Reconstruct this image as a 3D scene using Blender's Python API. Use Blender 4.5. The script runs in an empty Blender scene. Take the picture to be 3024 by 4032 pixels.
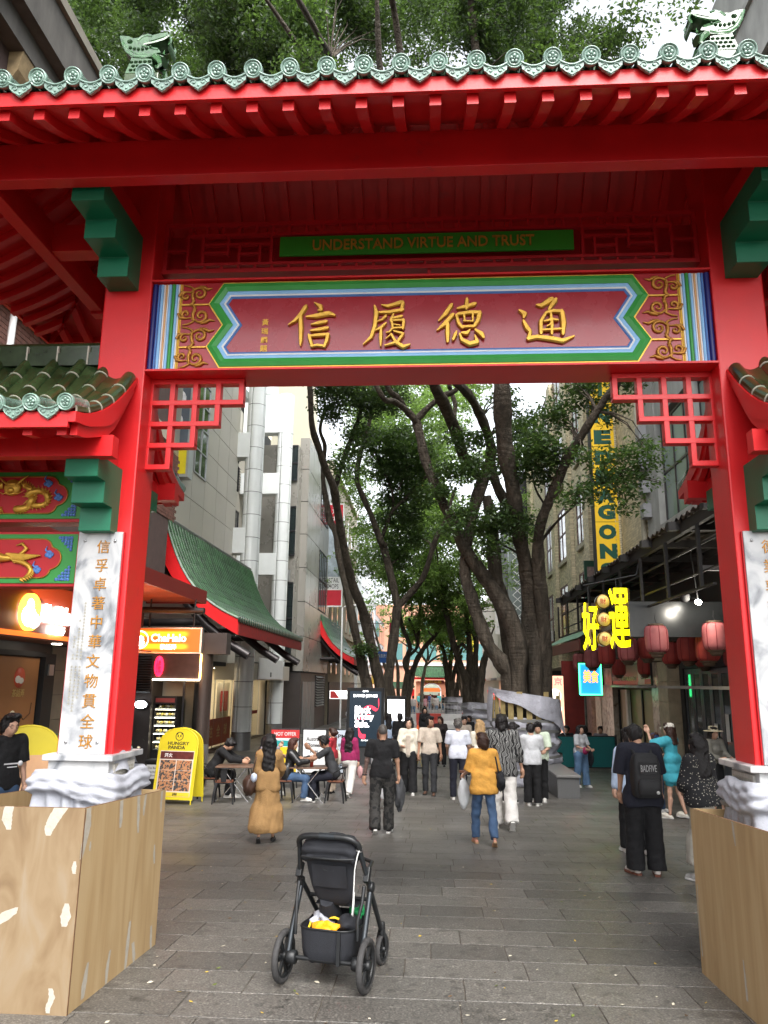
import bpy,math,random
import numpy as np
from mathutils import Vector,Matrix
random.seed(7)
RNG=np.random.default_rng(11)
SC=bpy.context.scene
COL=SC.collection
PI=math.pi
V=Vector
# ------------------------------------------------------------------ camera, sky, sun
FPX,CX,CY,CAMH=3000.0,1512.0,2016.0,2.0
def _n(v):return v/np.linalg.norm(v)
_Y=_n(np.array([188.,674.,FPX]))
_U=np.array([143.,-(FPX*FPX+188*143)/674.,FPX])
_Z=_n(_U-_Y*(_U@_Y))
_X=np.cross(_Y,_Z)
CAMR=np.array([_X,_Y,_Z])
cam=bpy.data.cameras.new('camera')
cam.sensor_fit='VERTICAL'; cam.sensor_height=36.0; cam.lens=36.0*FPX/4032.0
cam.clip_start=0.05; cam.clip_end=1500
camo=bpy.data.objects.new('camera',cam); COL.objects.link(camo)
r_,u_,b_=CAMR[:,0],-CAMR[:,1],-CAMR[:,2]
camo.matrix_world=Matrix(((r_[0],u_[0],b_[0],0),(r_[1],u_[1],b_[1],0),(r_[2],u_[2],b_[2],CAMH),(0,0,0,1)))
SC.camera=camo
W=bpy.data.worlds.new('World'); SC.world=W; W.use_nodes=True
nt=W.node_tree; nt.nodes.clear()
sky=nt.nodes.new('ShaderNodeTexSky'); sky.sky_type='NISHITA'; sky.sun_disc=False
SUN_EL,SUN_AZ=math.radians(50),math.radians(160)
sky.sun_elevation=SUN_EL; sky.sun_rotation=SUN_AZ
sky.air_density=1.0; sky.dust_density=3.0; sky.ozone_density=1.0
hsv=nt.nodes.new('ShaderNodeHueSaturation'); hsv.inputs['Saturation'].default_value=0.22
bg=nt.nodes.new('ShaderNodeBackground'); bg.inputs['Strength'].default_value=0.15
wo=nt.nodes.new('ShaderNodeOutputWorld')
nt.links.new(sky.outputs[0],hsv.inputs['Color']); nt.links.new(hsv.outputs[0],bg.inputs[0]); nt.links.new(bg.outputs[0],wo.inputs[0])
sl=bpy.data.lights.new('sun','SUN'); sl.energy=0.8; sl.angle=math.radians(40); sl.color=(1,.97,.92)
so=bpy.data.objects.new('sun',sl); COL.objects.link(so)
_d=V((math.sin(SUN_AZ)*math.cos(SUN_EL),math.cos(SUN_AZ)*math.cos(SUN_EL),math.sin(SUN_EL)))
so.rotation_euler=_d.to_track_quat('Z','Y').to_euler(); so.location=(0,0,40)
SC.view_settings.view_transform='Standard'; SC.view_settings.look='None'
SC.view_settings.exposure=2.0; SC.view_settings.gamma=1.0; SC.view_settings.use_curve_mapping=False
SC.cycles.max_bounces=8; SC.cycles.diffuse_bounces=6; SC.cycles.glossy_bounces=3
SC.cycles.transmission_bounces=4; SC.cycles.transparent_max_bounces=8
SC.cycles.use_denoising=True; SC.cycles.sample_clamp_indirect=6.0; SC.cycles.caustics_reflective=False; SC.cycles.caustics_refractive=False
def at(px,py,y):
 """the point of the plane Y = y that the photograph shows at full-size pixel (px, py)"""
 d=CAMR@np.array([(px-CX)/FPX,(py-CY)/FPX,1.0])
 d=d*(y/d[1])
 return V((d[0],d[1],d[2]+CAMH))
def gz(y):
 """height of the sloping street"""
 if y<14:return-.048*(y-6)
 if y<30:
  t=y-14
  return-.384-.048*(t-t*t/32)
 return-.768
# ------------------------------------------------------------------ materials
MATS={}
def mat(name,col,rough=.5,metal=0.,var=.12,vs=3.,bump=.0,bs=60.,coat=0.,emit=None,es=1.,spec=.5,rnd=0.,alpha=1.,trans=0.,ior=1.45,sheen=0.,attr=None,streak=None,wear=None,bd=.01):
 if name in MATS:return MATS[name]
 m=bpy.data.materials.new(name); m.use_nodes=True
 t=m.node_tree; N=t.nodes; L=t.links
 p=N['Principled BSDF']
 p.inputs['Roughness'].default_value=rough; p.inputs['Metallic'].default_value=metal
 p.inputs['Specular IOR Level'].default_value=spec
 p.inputs['Coat Weight'].default_value=coat; p.inputs['Coat Roughness'].default_value=.12
 p.inputs['Transmission Weight'].default_value=trans; p.inputs['IOR'].default_value=ior
 if sheen:p.inputs['Sheen Weight'].default_value=sheen
 c4=(*col,1)
 p.inputs['Base Color'].default_value=c4
 out=None
 if var>0 or bump>0:
  g=N.new('ShaderNodeNewGeometry')
 if var>0:
  nz=N.new('ShaderNodeTexNoise'); nz.inputs['Scale'].default_value=vs; nz.inputs['Detail'].default_value=5; nz.inputs['Roughness'].default_value=.6
  if streak:
   mp=N.new('ShaderNodeMapping'); mp.inputs['Scale'].default_value=streak
   L.new(g.outputs['Position'],mp.inputs[0]); L.new(mp.outputs[0],nz.inputs['Vector'])
  else:L.new(g.outputs['Position'],nz.inputs['Vector'])
  rp=N.new('ShaderNodeMapRange'); rp.inputs['From Min'].default_value=.25; rp.inputs['From Max'].default_value=.75
  rp.inputs['To Min'].default_value=1-var; rp.inputs['To Max'].default_value=1+var
  L.new(nz.outputs['Fac'],rp.inputs['Value'])
  val=rp.outputs[0]
  rr=N.new('ShaderNodeMapRange'); rr.inputs['To Min'].default_value=max(.02,rough-.08); rr.inputs['To Max'].default_value=min(1,rough+.1)
  L.new(nz.outputs['Fac'],rr.inputs['Value']); L.new(rr.outputs[0],p.inputs['Roughness'])
  if rnd>0:
   oi=N.new('ShaderNodeObjectInfo'); r2=N.new('ShaderNodeMapRange')
   r2.inputs['To Min'].default_value=1-rnd; r2.inputs['To Max'].default_value=1+rnd
   L.new(oi.outputs['Random'],r2.inputs['Value'])
   mm=N.new('ShaderNodeMath'); mm.operation='MULTIPLY'; L.new(val,mm.inputs[0]); L.new(r2.outputs[0],mm.inputs[1]); val=mm.outputs[0]
  if attr:
   at_=N.new('ShaderNodeAttribute'); at_.attribute_name=attr
   mm=N.new('ShaderNodeMath'); mm.operation='MULTIPLY'; L.new(val,mm.inputs[0]); L.new(at_.outputs['Fac'],mm.inputs[1]); val=mm.outputs[0]
  vm=N.new('ShaderNodeVectorMath'); vm.operation='SCALE'; vm.inputs[0].default_value=col
  L.new(val,vm.inputs['Scale']); L.new(vm.outputs[0],p.inputs['Base Color'])
  if wear:
   nw=N.new('ShaderNodeTexNoise'); nw.inputs['Scale'].default_value=5; nw.inputs['Detail'].default_value=12; nw.inputs['Roughness'].default_value=.75; L.new(g.outputs['Position'],nw.inputs['Vector'])
   rw=N.new('ShaderNodeMapRange'); rw.inputs['From Min'].default_value=.60; rw.inputs['From Max'].default_value=.72; rw.inputs['To Max'].default_value=.75; L.new(nw.outputs['Fac'],rw.inputs['Value'])
   mw=N.new('ShaderNodeMix'); mw.data_type='RGBA'; mw.inputs['B'].default_value=(*wear,1); L.new(rw.outputs[0],mw.inputs['Factor']); L.new(vm.outputs[0],mw.inputs['A']); L.new(mw.outputs['Result'],p.inputs['Base Color'])
 if bump>0:
  n2=N.new('ShaderNodeTexNoise'); n2.inputs['Scale'].default_value=bs; n2.inputs['Detail'].default_value=4
  L.new(g.outputs['Position'],n2.inputs['Vector'])
  b=N.new('ShaderNodeBump'); b.inputs['Strength'].default_value=bump; b.inputs['Distance'].default_value=bd
  L.new(n2.outputs['Fac'],b.inputs['Height']); L.new(b.outputs[0],p.inputs['Normal'])
 if emit:
  p.inputs['Emission Color'].default_value=(*emit,1); p.inputs['Emission Strength'].default_value=es
 MATS[name]=m
 return m
def ramp_mat(name,stops,rough=.5,scale=4.,detail=8,dist=0.,mapscale=(1,1,1),bump=.1,kind='noise',spec=.5,rnd=0.,coat=0.):
 """noise through a colour ramp"""
 if name in MATS:return MATS[name]
 m=bpy.data.materials.new(name); m.use_nodes=True
 t=m.node_tree; N=t.nodes; L=t.links; p=N['Principled BSDF']
 p.inputs['Roughness'].default_value=rough; p.inputs['Specular IOR Level'].default_value=spec; p.inputs['Coat Weight'].default_value=coat
 g=N.new('ShaderNodeNewGeometry'); mp=N.new('ShaderNodeMapping'); mp.inputs['Scale'].default_value=mapscale
 L.new(g.outputs['Position'],mp.inputs[0])
 if kind=='wave':
  x=N.new('ShaderNodeTexWave'); x.inputs['Scale'].default_value=scale; x.inputs['Distortion'].default_value=dist
  x.inputs['Detail'].default_value=4; x.inputs['Detail Scale'].default_value=1.5
 else:
  x=N.new('ShaderNodeTexNoise'); x.inputs['Scale'].default_value=scale; x.inputs['Detail'].default_value=detail; x.inputs['Distortion'].default_value=dist
 L.new(mp.outputs[0],x.inputs['Vector'])
 r=N.new('ShaderNodeValToRGB'); e=r.color_ramp.elements
 e[0].position,e[0].color=stops[0][0],(*stops[0][1],1); e[1].position,e[1].color=stops[-1][0],(*stops[-1][1],1)
 for s in stops[1:-1]:
  k=e.new(s[0]); k.color=(*s[1],1)
 L.new(x.outputs['Fac'],r.inputs[0])
 o=r.outputs[0]
 if rnd:
  oi=N.new('ShaderNodeObjectInfo'); r2=N.new('ShaderNodeMapRange'); r2.inputs['To Min'].default_value=1-rnd; r2.inputs['To Max'].default_value=1+rnd
  L.new(oi.outputs['Random'],r2.inputs['Value']); vm=N.new('ShaderNodeVectorMath'); vm.operation='SCALE'
  L.new(o,vm.inputs[0]); L.new(r2.outputs[0],vm.inputs['Scale']); o=vm.outputs[0]
 L.new(o,p.inputs['Base Color'])
 if bump:
  b=N.new('ShaderNodeBump'); b.inputs['Strength'].default_value=bump; b.inputs['Distance'].default_value=.006
  L.new(x.outputs['Fac'],b.inputs['Height']); L.new(b.outputs[0],p.inputs['Normal'])
 MATS[name]=m
 return m
# ------------------------------------------------------------------ mesh building
class MB:
 def __init__(s):s.v=[]; s.f=[]; s.m=[]; s.s=[]
 def add(s,vs,fs,mi=0,sm=False):
  b=len(s.v); s.v+=[tuple(x)for x in vs]
  for f in fs:s.f.append(tuple(i+b for i in f)); s.m.append(mi); s.s.append(sm)
  return s
 def box(s,x0,y0,z0,x1,y1,z1,mi=0):
  return s.add([(x0,y0,z0),(x1,y0,z0),(x1,y1,z0),(x0,y1,z0),(x0,y0,z1),(x1,y0,z1),(x1,y1,z1),(x0,y1,z1)],[(0,3,2,1),(4,5,6,7),(0,1,5,4),(1,2,6,5),(2,3,7,6),(3,0,4,7)],mi)
 def obox(s,M,sx,sy,sz,mi=0):
  c=[M@V((x*sx/2,y*sy/2,z*sz/2))for z in(-1,1)for x,y in((-1,-1),(1,-1),(1,1),(-1,1))]
  return s.add(c,[(0,3,2,1),(4,5,6,7),(0,1,5,4),(1,2,6,5),(2,3,7,6),(3,0,4,7)],mi)
 def beam(s,a,b,w,h,mi=0,up=(0,0,1)):
  a,b=V(a),V(b); d=b-a; l=d.length; y=d.normalized(); x=y.cross(V(up))
  if x.length<1e-4:x=y.cross(V((1,0,0)))
  x.normalize(); z=x.cross(y)
  M=Matrix((x,y,z)).transposed().to_4x4(); M.translation=(a+b)/2
  return s.obox(M,w,l,h,mi)
 def prism(s,pts,ax,t0,t1,mi=0,sm=False):
  """polygon pts in the plane normal to axis ax ('x': (y,z), 'y': (x,z), 'z': (x,y)), from t0 to t1 along it"""
  def P(p,t):return(t,p[0],p[1])if ax=='x' else(p[0],t,p[1])if ax=='y' else(p[0],p[1],t)
  n=len(pts)
  vs=[P(p,t0)for p in pts]+[P(p,t1)for p in pts]
  s.add(vs,[tuple(range(n)),tuple(range(2*n-1,n-1,-1))],mi)
  return s.add(vs,[(i,(i+1)%n,n+(i+1)%n,n+i)for i in range(n)],mi,sm)
 def tube(s,pts,r,n=8,mi=0,sm=True,caps=True,flat=None,up=None):
  """round bar along pts, r a number or one per point; flat=(axis, factor) squashes the section along a world axis"""
  pts=[V(p)for p in pts]; k=len(pts)
  rr=[r]*k if not hasattr(r,'__len__')else list(r)
  vs=[]; px=None
  for i,p in enumerate(pts):
   d=(pts[min(i+1,k-1)]-pts[max(i-1,0)])
   d=d.normalized()if d.length>1e-9 else V((0,0,1))
   if px is None:
    px=d.orthogonal().normalized()if up is None else(V(up)-d*d.dot(V(up))).normalized()
   px=px-d*px.dot(d)
   px=px.normalized()if px.length>1e-6 else d.orthogonal().normalized()
   py=d.cross(px)
   for j in range(n):
    a=2*PI*j/n; o=(px*math.cos(a)+py*math.sin(a))*rr[i]
    if flat:o[flat[0]]*=flat[1]
    vs.append(p+o)
  fs=[(i*n+j,i*n+(j+1)%n,(i+1)*n+(j+1)%n,(i+1)*n+j)for i in range(k-1)for j in range(n)]
  s.add(vs,fs,mi,sm)
  if caps:s.add(vs[:n],[tuple(range(n-1,-1,-1))],mi); s.add(vs[-n:],[tuple(range(n))],mi)
  return s
 def lathe(s,prof,n=16,c=(0,0,0),ax='z',mi=0,sm=True,a0=0.,a1=2*PI,cap=False):
  full=abs(a1-a0-2*PI)<1e-6; m=n if full else n+1
  vs=[]
  for r,h in prof:
   for j in range(m):
    a=a0+(a1-a0)*j/n; x,y=r*math.cos(a),r*math.sin(a)
    q=(x,y,h)if ax=='z' else(x,h,y)if ax=='y' else(h,x,y)
    vs.append((q[0]+c[0],q[1]+c[1],q[2]+c[2]))
  fs=[]
  for i in range(len(prof)-1):
   for j in range(n):
    j2=(j+1)%m
    fs.append((i*m+j,i*m+j2,(i+1)*m+j2,(i+1)*m+j))
  s.add(vs,fs,mi,sm)
  if cap:s.add(vs[:m],[tuple(range(m))],mi); s.add(vs[-m:],[tuple(range(m-1,-1,-1))],mi)
  return s
 def loft(s,rings,mi=0,sm=True,caps=True,closed=True):
  n=len(rings[0]); vs=[p for r in rings for p in r]
  m=n if closed else n-1
  s.add(vs,[(i*n+j,i*n+(j+1)%n,(i+1)*n+(j+1)%n,(i+1)*n+j)for i in range(len(rings)-1)for j in range(m)],mi,sm)
  if caps and closed:s.add(rings[0],[tuple(range(n-1,-1,-1))],mi); s.add(rings[-1],[tuple(range(n))],mi)
  return s
 def ball(s,c,r,n=8,mi=0):
  r=(r,r,r)if not hasattr(r,'__len__')else r
  rings=[]
  for i in range(n//2+1):
   th=PI*i/(n//2); rings.append([(c[0]+r[0]*math.sin(th)*math.cos(2*PI*j/n),c[1]+r[1]*math.sin(th)*math.sin(2*PI*j/n),c[2]+r[2]*math.cos(th))for j in range(n)])
  return s.loft(rings,mi,True,False)
 def sheet(s,fn,nu,nv,mi=0,sm=True):
  vs=[fn(i/nu,j/nv)for i in range(nu+1)for j in range(nv+1)]
  return s.add(vs,[(i*(nv+1)+j,(i+1)*(nv+1)+j,(i+1)*(nv+1)+j+1,i*(nv+1)+j+1)for i in range(nu)for j in range(nv)],mi,sm)
 def mesh(s,name,mats):
  m=bpy.data.meshes.new(name); m.from_pydata(s.v,[],s.f)
  for x in(mats if isinstance(mats,(list,tuple))else[mats]):m.materials.append(x)
  m.polygons.foreach_set('material_index',s.m); m.polygons.foreach_set('use_smooth',s.s)
  m.update()
  return m
 def build(s,name,mats,parent=None,bev=0,**k):
  return obj(name,s.mesh(name,mats),parent,bev,**k)
def np_mesh(name,vs,fs,mats,mi=None,smooth=False):
 """mesh from arrays of quads or triangles"""
 vs=np.asarray(vs,np.float32); fs=np.asarray(fs,np.int32); k=fs.shape[1]
 m=bpy.data.meshes.new(name)
 m.vertices.add(len(vs)); m.vertices.foreach_set('co',vs.ravel())
 m.loops.add(fs.size); m.loops.foreach_set('vertex_index',fs.ravel())
 m.polygons.add(len(fs)); m.polygons.foreach_set('loop_start',np.arange(0,fs.size,k,dtype=np.int32))
 for x in(mats if isinstance(mats,(list,tuple))else[mats]):m.materials.append(x)
 if mi is not None:m.polygons.foreach_set('material_index',np.asarray(mi,np.int32))
 m.polygons.foreach_set('use_smooth',np.full(len(fs),smooth))
 m.update(calc_edges=True)
 return m
PLOC={}
KIDS={}
def obj(name,mesh,parent=None,bev=0,loc=None,rot=None,M=None,scale=None,label=None,kind=None):
 o=bpy.data.objects.new(name,mesh); COL.objects.link(o)
 if parent is not None:
  o.parent=parent
  r=PLOC.get(parent.name)
  if r is not None:o.matrix_parent_inverse=r
  KIDS.setdefault(parent.name,[]).append(o)
 if M is not None:o.matrix_basis=M
 else:
  if loc is not None:o.location=loc
  if rot is not None:o.rotation_euler=rot
  if scale is not None:o.scale=scale
 if bev:
  b=o.modifiers.new('bevel','BEVEL'); b.width=bev; b.segments=2; b.limit_method='ANGLE'; b.angle_limit=math.radians(40)
 if label:o['label']=label
 if kind:o['kind']=kind
 return o
def tag(o,label=None,cat=None,group=None,kind=None):
 if label:o['label']=label
 if cat:o['category']=cat
 if group:o['group']=group
 if kind:o['kind']=kind
 return o
def thing(name,label,cat,loc=(0,0,0),rz=0.,group=None,local=False):
 """an Empty at the thing's base; its parts are given in world coordinates (or, local=True, in its own)"""
 o=bpy.data.objects.new(name,None); COL.objects.link(o); o.empty_display_size=.2
 o.location=loc; o.rotation_euler=(0,0,rz)
 if not local:
  PLOC[o.name]=(Matrix.Translation(loc)@Matrix.Rotation(rz,4,'Z')).inverted()
 return tag(o,label,cat,group)
def dup(root,loc,rz=0.,label=None,group=None):
 def cp(o,parent):
  c=o.copy(); COL.objects.link(c)
  if parent is not None:
   c.parent=parent
   KIDS.setdefault(parent.name,[]).append(c)
  for ch in list(KIDS.get(o.name,())):cp(ch,c)
  return c
 r=cp(root,None); r.location=loc; r.rotation_euler=(0,0,rz)
 if label:r['label']=label
 if group:r['group']=group
 return r
CUBES={}
def bar(name,x0,y0,z0,x1,y1,z1,m,parent=None,**k):
 """one straight board: a shared unit cube"""
 if m.name not in CUBES:CUBES[m.name]=MB().box(-.5,-.5,-.5,.5,.5,.5).mesh('board_'+m.name,m)
 return obj(name,CUBES[m.name],parent,M=Matrix.LocRotScale(V(((x0+x1)/2,(y0+y1)/2,(z0+z1)/2)),None,V((abs(x1-x0),abs(y1-y0),abs(z1-z0)))),**k)
TXT={}
def text_mesh(s,m,ext=.05,bold=0.,res=3,spacing=1.):
 key=(s,m.name,ext,bold)
 if key not in TXT:
  c=bpy.data.curves.new('lettering','FONT'); c.body=s; c.size=1; c.extrude=ext; c.offset=bold; c.resolution_u=res; c.space_character=spacing
  o=bpy.data.objects.new('lettering',c)
  me=bpy.data.meshes.new_from_object(o)
  bpy.data.objects.remove(o); bpy.data.curves.remove(c)
  me.materials.clear(); me.materials.append(m)
  co=np.empty(len(me.vertices)*3,np.float32); me.vertices.foreach_get('co',co); co=co.reshape(-1,3)
  lo,hi=co.min(0),co.max(0); co-=(lo+hi)/2; w,h=hi[0]-lo[0],hi[1]-lo[1]
  co[:,0]/=w; co[:,1]/=h
  me.vertices.foreach_set('co',co.ravel()); me.update()
  TXT[key]=(me,w,h)
 return TXT[key]
FACE={'-y':((1,0,0),(0,0,1),(0,-1,0)),'+x':((0,1,0),(0,0,1),(1,0,0)),'-x':((0,-1,0),(0,0,1),(-1,0,0)),'+y':((-1,0,0),(0,0,1),(0,1,0))}
def text(s,c,h,m,parent,face='-y',w=None,ext=.004,bold=0.,name='lettering',M=None,res=3):
 """lettering centred at c, h metres tall (glyph box), facing the given way"""
 me,w0,h0=text_mesh(s,m,1.,bold,res)
 if w is None:w=w0/h0*h
 if M is None:
  x,y,z=FACE[face]if isinstance(face,str)else face
  M=Matrix((V(x),V(y),V(z))).transposed().to_4x4(); M.translation=c
 return obj(name,me,parent,M=M@Matrix.Diagonal((w,h,ext,1)))
# ------------------------------------------------------------------ common materials
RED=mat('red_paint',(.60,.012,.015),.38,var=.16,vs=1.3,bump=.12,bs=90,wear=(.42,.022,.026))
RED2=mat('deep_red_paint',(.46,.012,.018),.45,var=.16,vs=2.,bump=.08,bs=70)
GREENB=mat('green_paint',(.006,.14,.07),.42,var=.10,bump=.08,bs=70)
GREENP=mat('panel_green_paint',(.035,.27,.05),.42,var=.12,vs=6,bump=.06)
SIGNG=mat('sign_green',(.03,.27,.02),.5,var=.08)
GOLD=mat('gold_leaf',(.62,.36,.055),.33,metal=.55,var=.22,vs=14,bump=.25,bs=120)
GOLDD=mat('old_gold',(.42,.19,.03),.4,metal=.45,var=.25,vs=30,bump=.2,bs=150)
NAVY=mat('navy_paint',(.008,.012,.12),.4,var=.1)
SKYB=mat('light_blue_paint',(.24,.47,.75),.45,var=.08)
MIDB=mat('mid_blue_paint',(.06,.16,.42),.45,var=.1)
WHITEP=mat('white_paint',(.75,.76,.76),.5,var=.06)
YELP=mat('yellow_paint',(.70,.42,.03),.45,var=.1)
GLAZE=mat('pale_green_glaze',(.17,.27,.22),.16,var=.45,vs=28,bump=.25,bs=70,coat=.6,rnd=.12)
TILEG=mat('green_glazed_tile',(.026,.044,.016),.22,var=.5,vs=6,bump=.10,bs=40,coat=.3,rnd=.35)
MORTAR=mat('mortar',(.42,.38,.32),.9,var=.25,vs=20)
MARBLE=ramp_mat('white_marble',[(.30,(.13,.14,.155)),(.44,(.31,.32,.335)),(.52,(.42,.425,.43)),(.64,(.47,.47,.47)),(.8,(.52,.52,.51))],.28,3.2,10,1.6,(1.2,1.2,.8),.02)
CLOUDB=mat('cloud_blue',(.10,.22,.55),.5,var=.35,vs=60,bump=.5,bs=90)
ENGR=mat('engraved_grey',(.33,.31,.25),.7,var=.3,vs=80)
STEEL=mat('steel',(.45,.45,.46),.3,metal=.9,var=.08)
X0=-.045
def gx(s,d):return X0+s*d
gate=thing('ceremonial_gate','red Chinese ceremonial gate with green tiled roofs spanning the street, gold characters on its beam','gate',(X0,5.78,0))
# pillars, slabs, plinths
bolt_me=MB().ball((0,0,0),(.012,.008,.012),8).mesh('bolt',STEEL)
for s in(-1,1):
 p=MB()
 x0,x1=sorted((gx(s,2.25),gx(s,2.645)))
 p.box(x0,5.6,.2,x1,5.96,6.6)
 pil=p.build('pillar',RED,gate,bev=.012)
 a,b=sorted((gx(s,2.297),gx(s,2.640)))
 MB().box(a,5.562,1.478,b,5.598,3.10).build('marble_slab',MARBLE,gate,bev=.003)
 slab=KIDS[gate.name][-1]
 edge=MB()
 for xx in(a-.008,b):edge.box(xx,5.575,1.478,xx+.008,5.599,3.10)
 edge.build('slab_edge_strip',RED2,slab)
 for bx in(a+.055,b-.055):
  for bz in(1.56,3.03):obj('bolt',bolt_me,slab,loc=(bx,5.558,bz))
 pl=MB(); pl.box(x0-.075,5.5,1.435,x1+.045,6.09,1.477)
 plin=pl.build('plinth_cap',MARBLE,gate,bev=.006)
 q0,q1=sorted((gx(s,2.245),gx(s,2.69)))
 MB().box(q0,5.54,-.12,q1,6.03,1.433).build('plinth',MARBLE,gate,bev=.006)
 # inscription plate on the plinth's inner side
 ip=MB(); xi=gx(s,2.245)
 ip.box(min(xi,xi-s*.02),5.6,1.22,max(xi,xi-s*.02),5.98,1.41)
 ip.build('inscription_plate',mat('stone_plate',(.42,.40,.36),.5,var=.3,vs=40),gate,bev=.004)
 ep=KIDS[gate.name][-1]
 e=MB()
 for j in range(12):
  yy=5.64+j*.027
  for k in range(6):e.box(xi-s*.0215-.001,yy,1.25+k*.023,xi-s*.0215+.001,yy+.012,1.266+k*.023)
 e.build('engraved_rows',ENGR,ep,kind='stuff')
 # outer pillar of the side bay
 y0,y1=sorted((gx(s,3.885),gx(s,4.285)))
 MB().box(y0,5.6,-.1,y1,5.96,4.3).build('pillar',RED,gate,bev=.012)
 # small engraved columns of text beside the gold characters (left slab)
 if s<0:
  e=MB()
  for cx,zt,zb in((a+.045,2.30,1.80),(a+.075,2.42,1.72),(a+.105,2.55,1.85)):
   zz=zt
   while zz>zb:
    w=.010
    e.box(cx-w,5.5606,zz,cx+w,5.5625,zz+.004); e.box(cx-w*.8,5.5606,zz+.008,cx+w*.9,5.5625,zz+.011)
    e.box(cx-.002,5.5606,zz,cx+.002,5.5625,zz+.016)
    zz-=.024 if int(zz*97)%9 else.06
  e.build('engraved_rows',ENGR,slab,kind='stuff')
  chars='信孚卓著中華文物貫全球'
 else:chars='德業敦'+'行'
 zt=3.0 if s<0 else 3.0
 cxm=(a+b)/2+(.03 if s<0 else.0)
 for i,ch in enumerate(chars):
  text(ch,(cxm,5.559,2.985-i*.142),.098,GOLDD,slab,ext=.004,bold=.0,name='carved_character')
# stepped green brackets, upper (under the big beam) and lower (under the side roofs)
def bracket(s,tiers,ztop,name='stepped_bracket',flip=False):
 m=MB(); x0,x1=sorted((gx(s,2.36),gx(s,2.605)))
 def Yf(y):return y if not flip else 11.56-y
 pts=[(Yf(5.601),tiers[0][1])]
 for y,zb in tiers:pts+=[(Yf(y),zb)]; pts+=[(Yf(y),None)]
 out=[pts[0]]; k=0
 for i,(y,zb)in enumerate(tiers):
  zt=tiers[i+1][1]if i+1<len(tiers)else ztop
  out+=[(Yf(y),zb),(Yf(y),zt)]
 out.append((Yf(5.601),ztop))
 return m.prism(out,'x',x0,x1).build(name,GREENB,gate,bev=.006)
for s in(-1,1):
 bracket(s,[(5.36,5.13),(5.085,5.30),(4.84,5.455)],5.62)
 bracket(s,[(5.47,3.09),(5.31,3.268),(5.172,3.432)],3.60)
 bracket(s,[(5.47,3.09),(5.31,3.268),(5.172,3.432)],3.60,flip=True)
# ---- main roof (hipped): height by distance from the eave
RW,RY0,RYC,RUN=4.15,4.05,5.78,1.73
def zr(d):
 u=min(max(d/RUN,0),1); return 1.40*(.35*u+.65*u*u)
def dist(x,y):return min(RW-abs(x-X0),RUN-abs(y-RYC))
def lift(x,y):
 cx,cy=max(0,abs(x-X0)-2.9)/1.25,max(0,abs(y-RYC)-.9)/.83
 return.10*(cx*cy)**1.2
m=MB()
gxs=sorted(set([X0+t for t in np.linspace(-RW,RW,61)]+[X0-RW+RUN,X0+RW-RUN])); gys=[RYC+t for t in np.linspace(-RUN,RUN,27)]
def lay(off,inset=0):
 vs=[(x,y,5.51+off+zr(dist(x,y))+lift(x,y))for x in gxs for y in gys]
 ny=len(gys)
 fs=[(i*ny+j,(i+1)*ny+j,(i+1)*ny+j+1,i*ny+j+1)for i in range(len(gxs)-1)for j in range(ny-1)]
 return vs,fs
vs,fs=lay(.185); m.add(vs,fs,0,True)
vs,fs=lay(.075); m.add(vs,fs,1,True)
roof=m.build('main_roof',[TILEG,RED],gate)
# fascia boards
for nm,args in(('fascia_board',(X0-RW,RY0,5.588,X0+RW,RY0+.03,5.69)),('fascia_board',(X0-RW,7.48,5.588,X0+RW,7.51,5.69)),('fascia_board',(X0-RW,RY0+.03,5.588,X0-RW+.03,7.48,5.69)),('fascia_board',(X0+RW-.03,RY0+.03,5.588,X0+RW,7.48,5.69))):
 bar(nm,*args,RED,roof)
# rafters, curved with the roof
PIT=.2324
def rafter_mesh(dmax):
 n=9; w=.036; ring=[]
 for i in range(n+1):
  d=.05+(dmax-.05)*i/n; z=5.51+zr(d)
  ring.append([(-w,d,z),(w,d,z),(w,d,z+.072),(-w,d,z+.072)])
 return MB().loft(ring,0,False).mesh('rafter',RED)
RM={}
def rafter(px,py,ang,dmax):
 k=round(dmax,2)
 if k not in RM:RM[k]=rafter_mesh(k)
 obj('rafter',RM[k],roof,loc=(px,py,0),rot=(0,0,ang))
nx=int(RW/PIT)
xs_r=[-.198+k*PIT for k in range(-nx,nx+2)if abs(-.198+k*PIT-X0)<RW-.12]
for x in xs_r:
 dm=min(RUN-.02,RW-abs(x-X0))
 rafter(x,RY0,0,dm); rafter(x,RYC+RUN,PI,dm)
for k in range(-6,7):
 y=RYC+k*PIT; dm=min(RUN-.02,RUN-abs(y-RYC))
 if dm>.2:rafter(X0-RW,y,-PI/2,dm); rafter(X0+RW,y,PI/2,dm)
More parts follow.
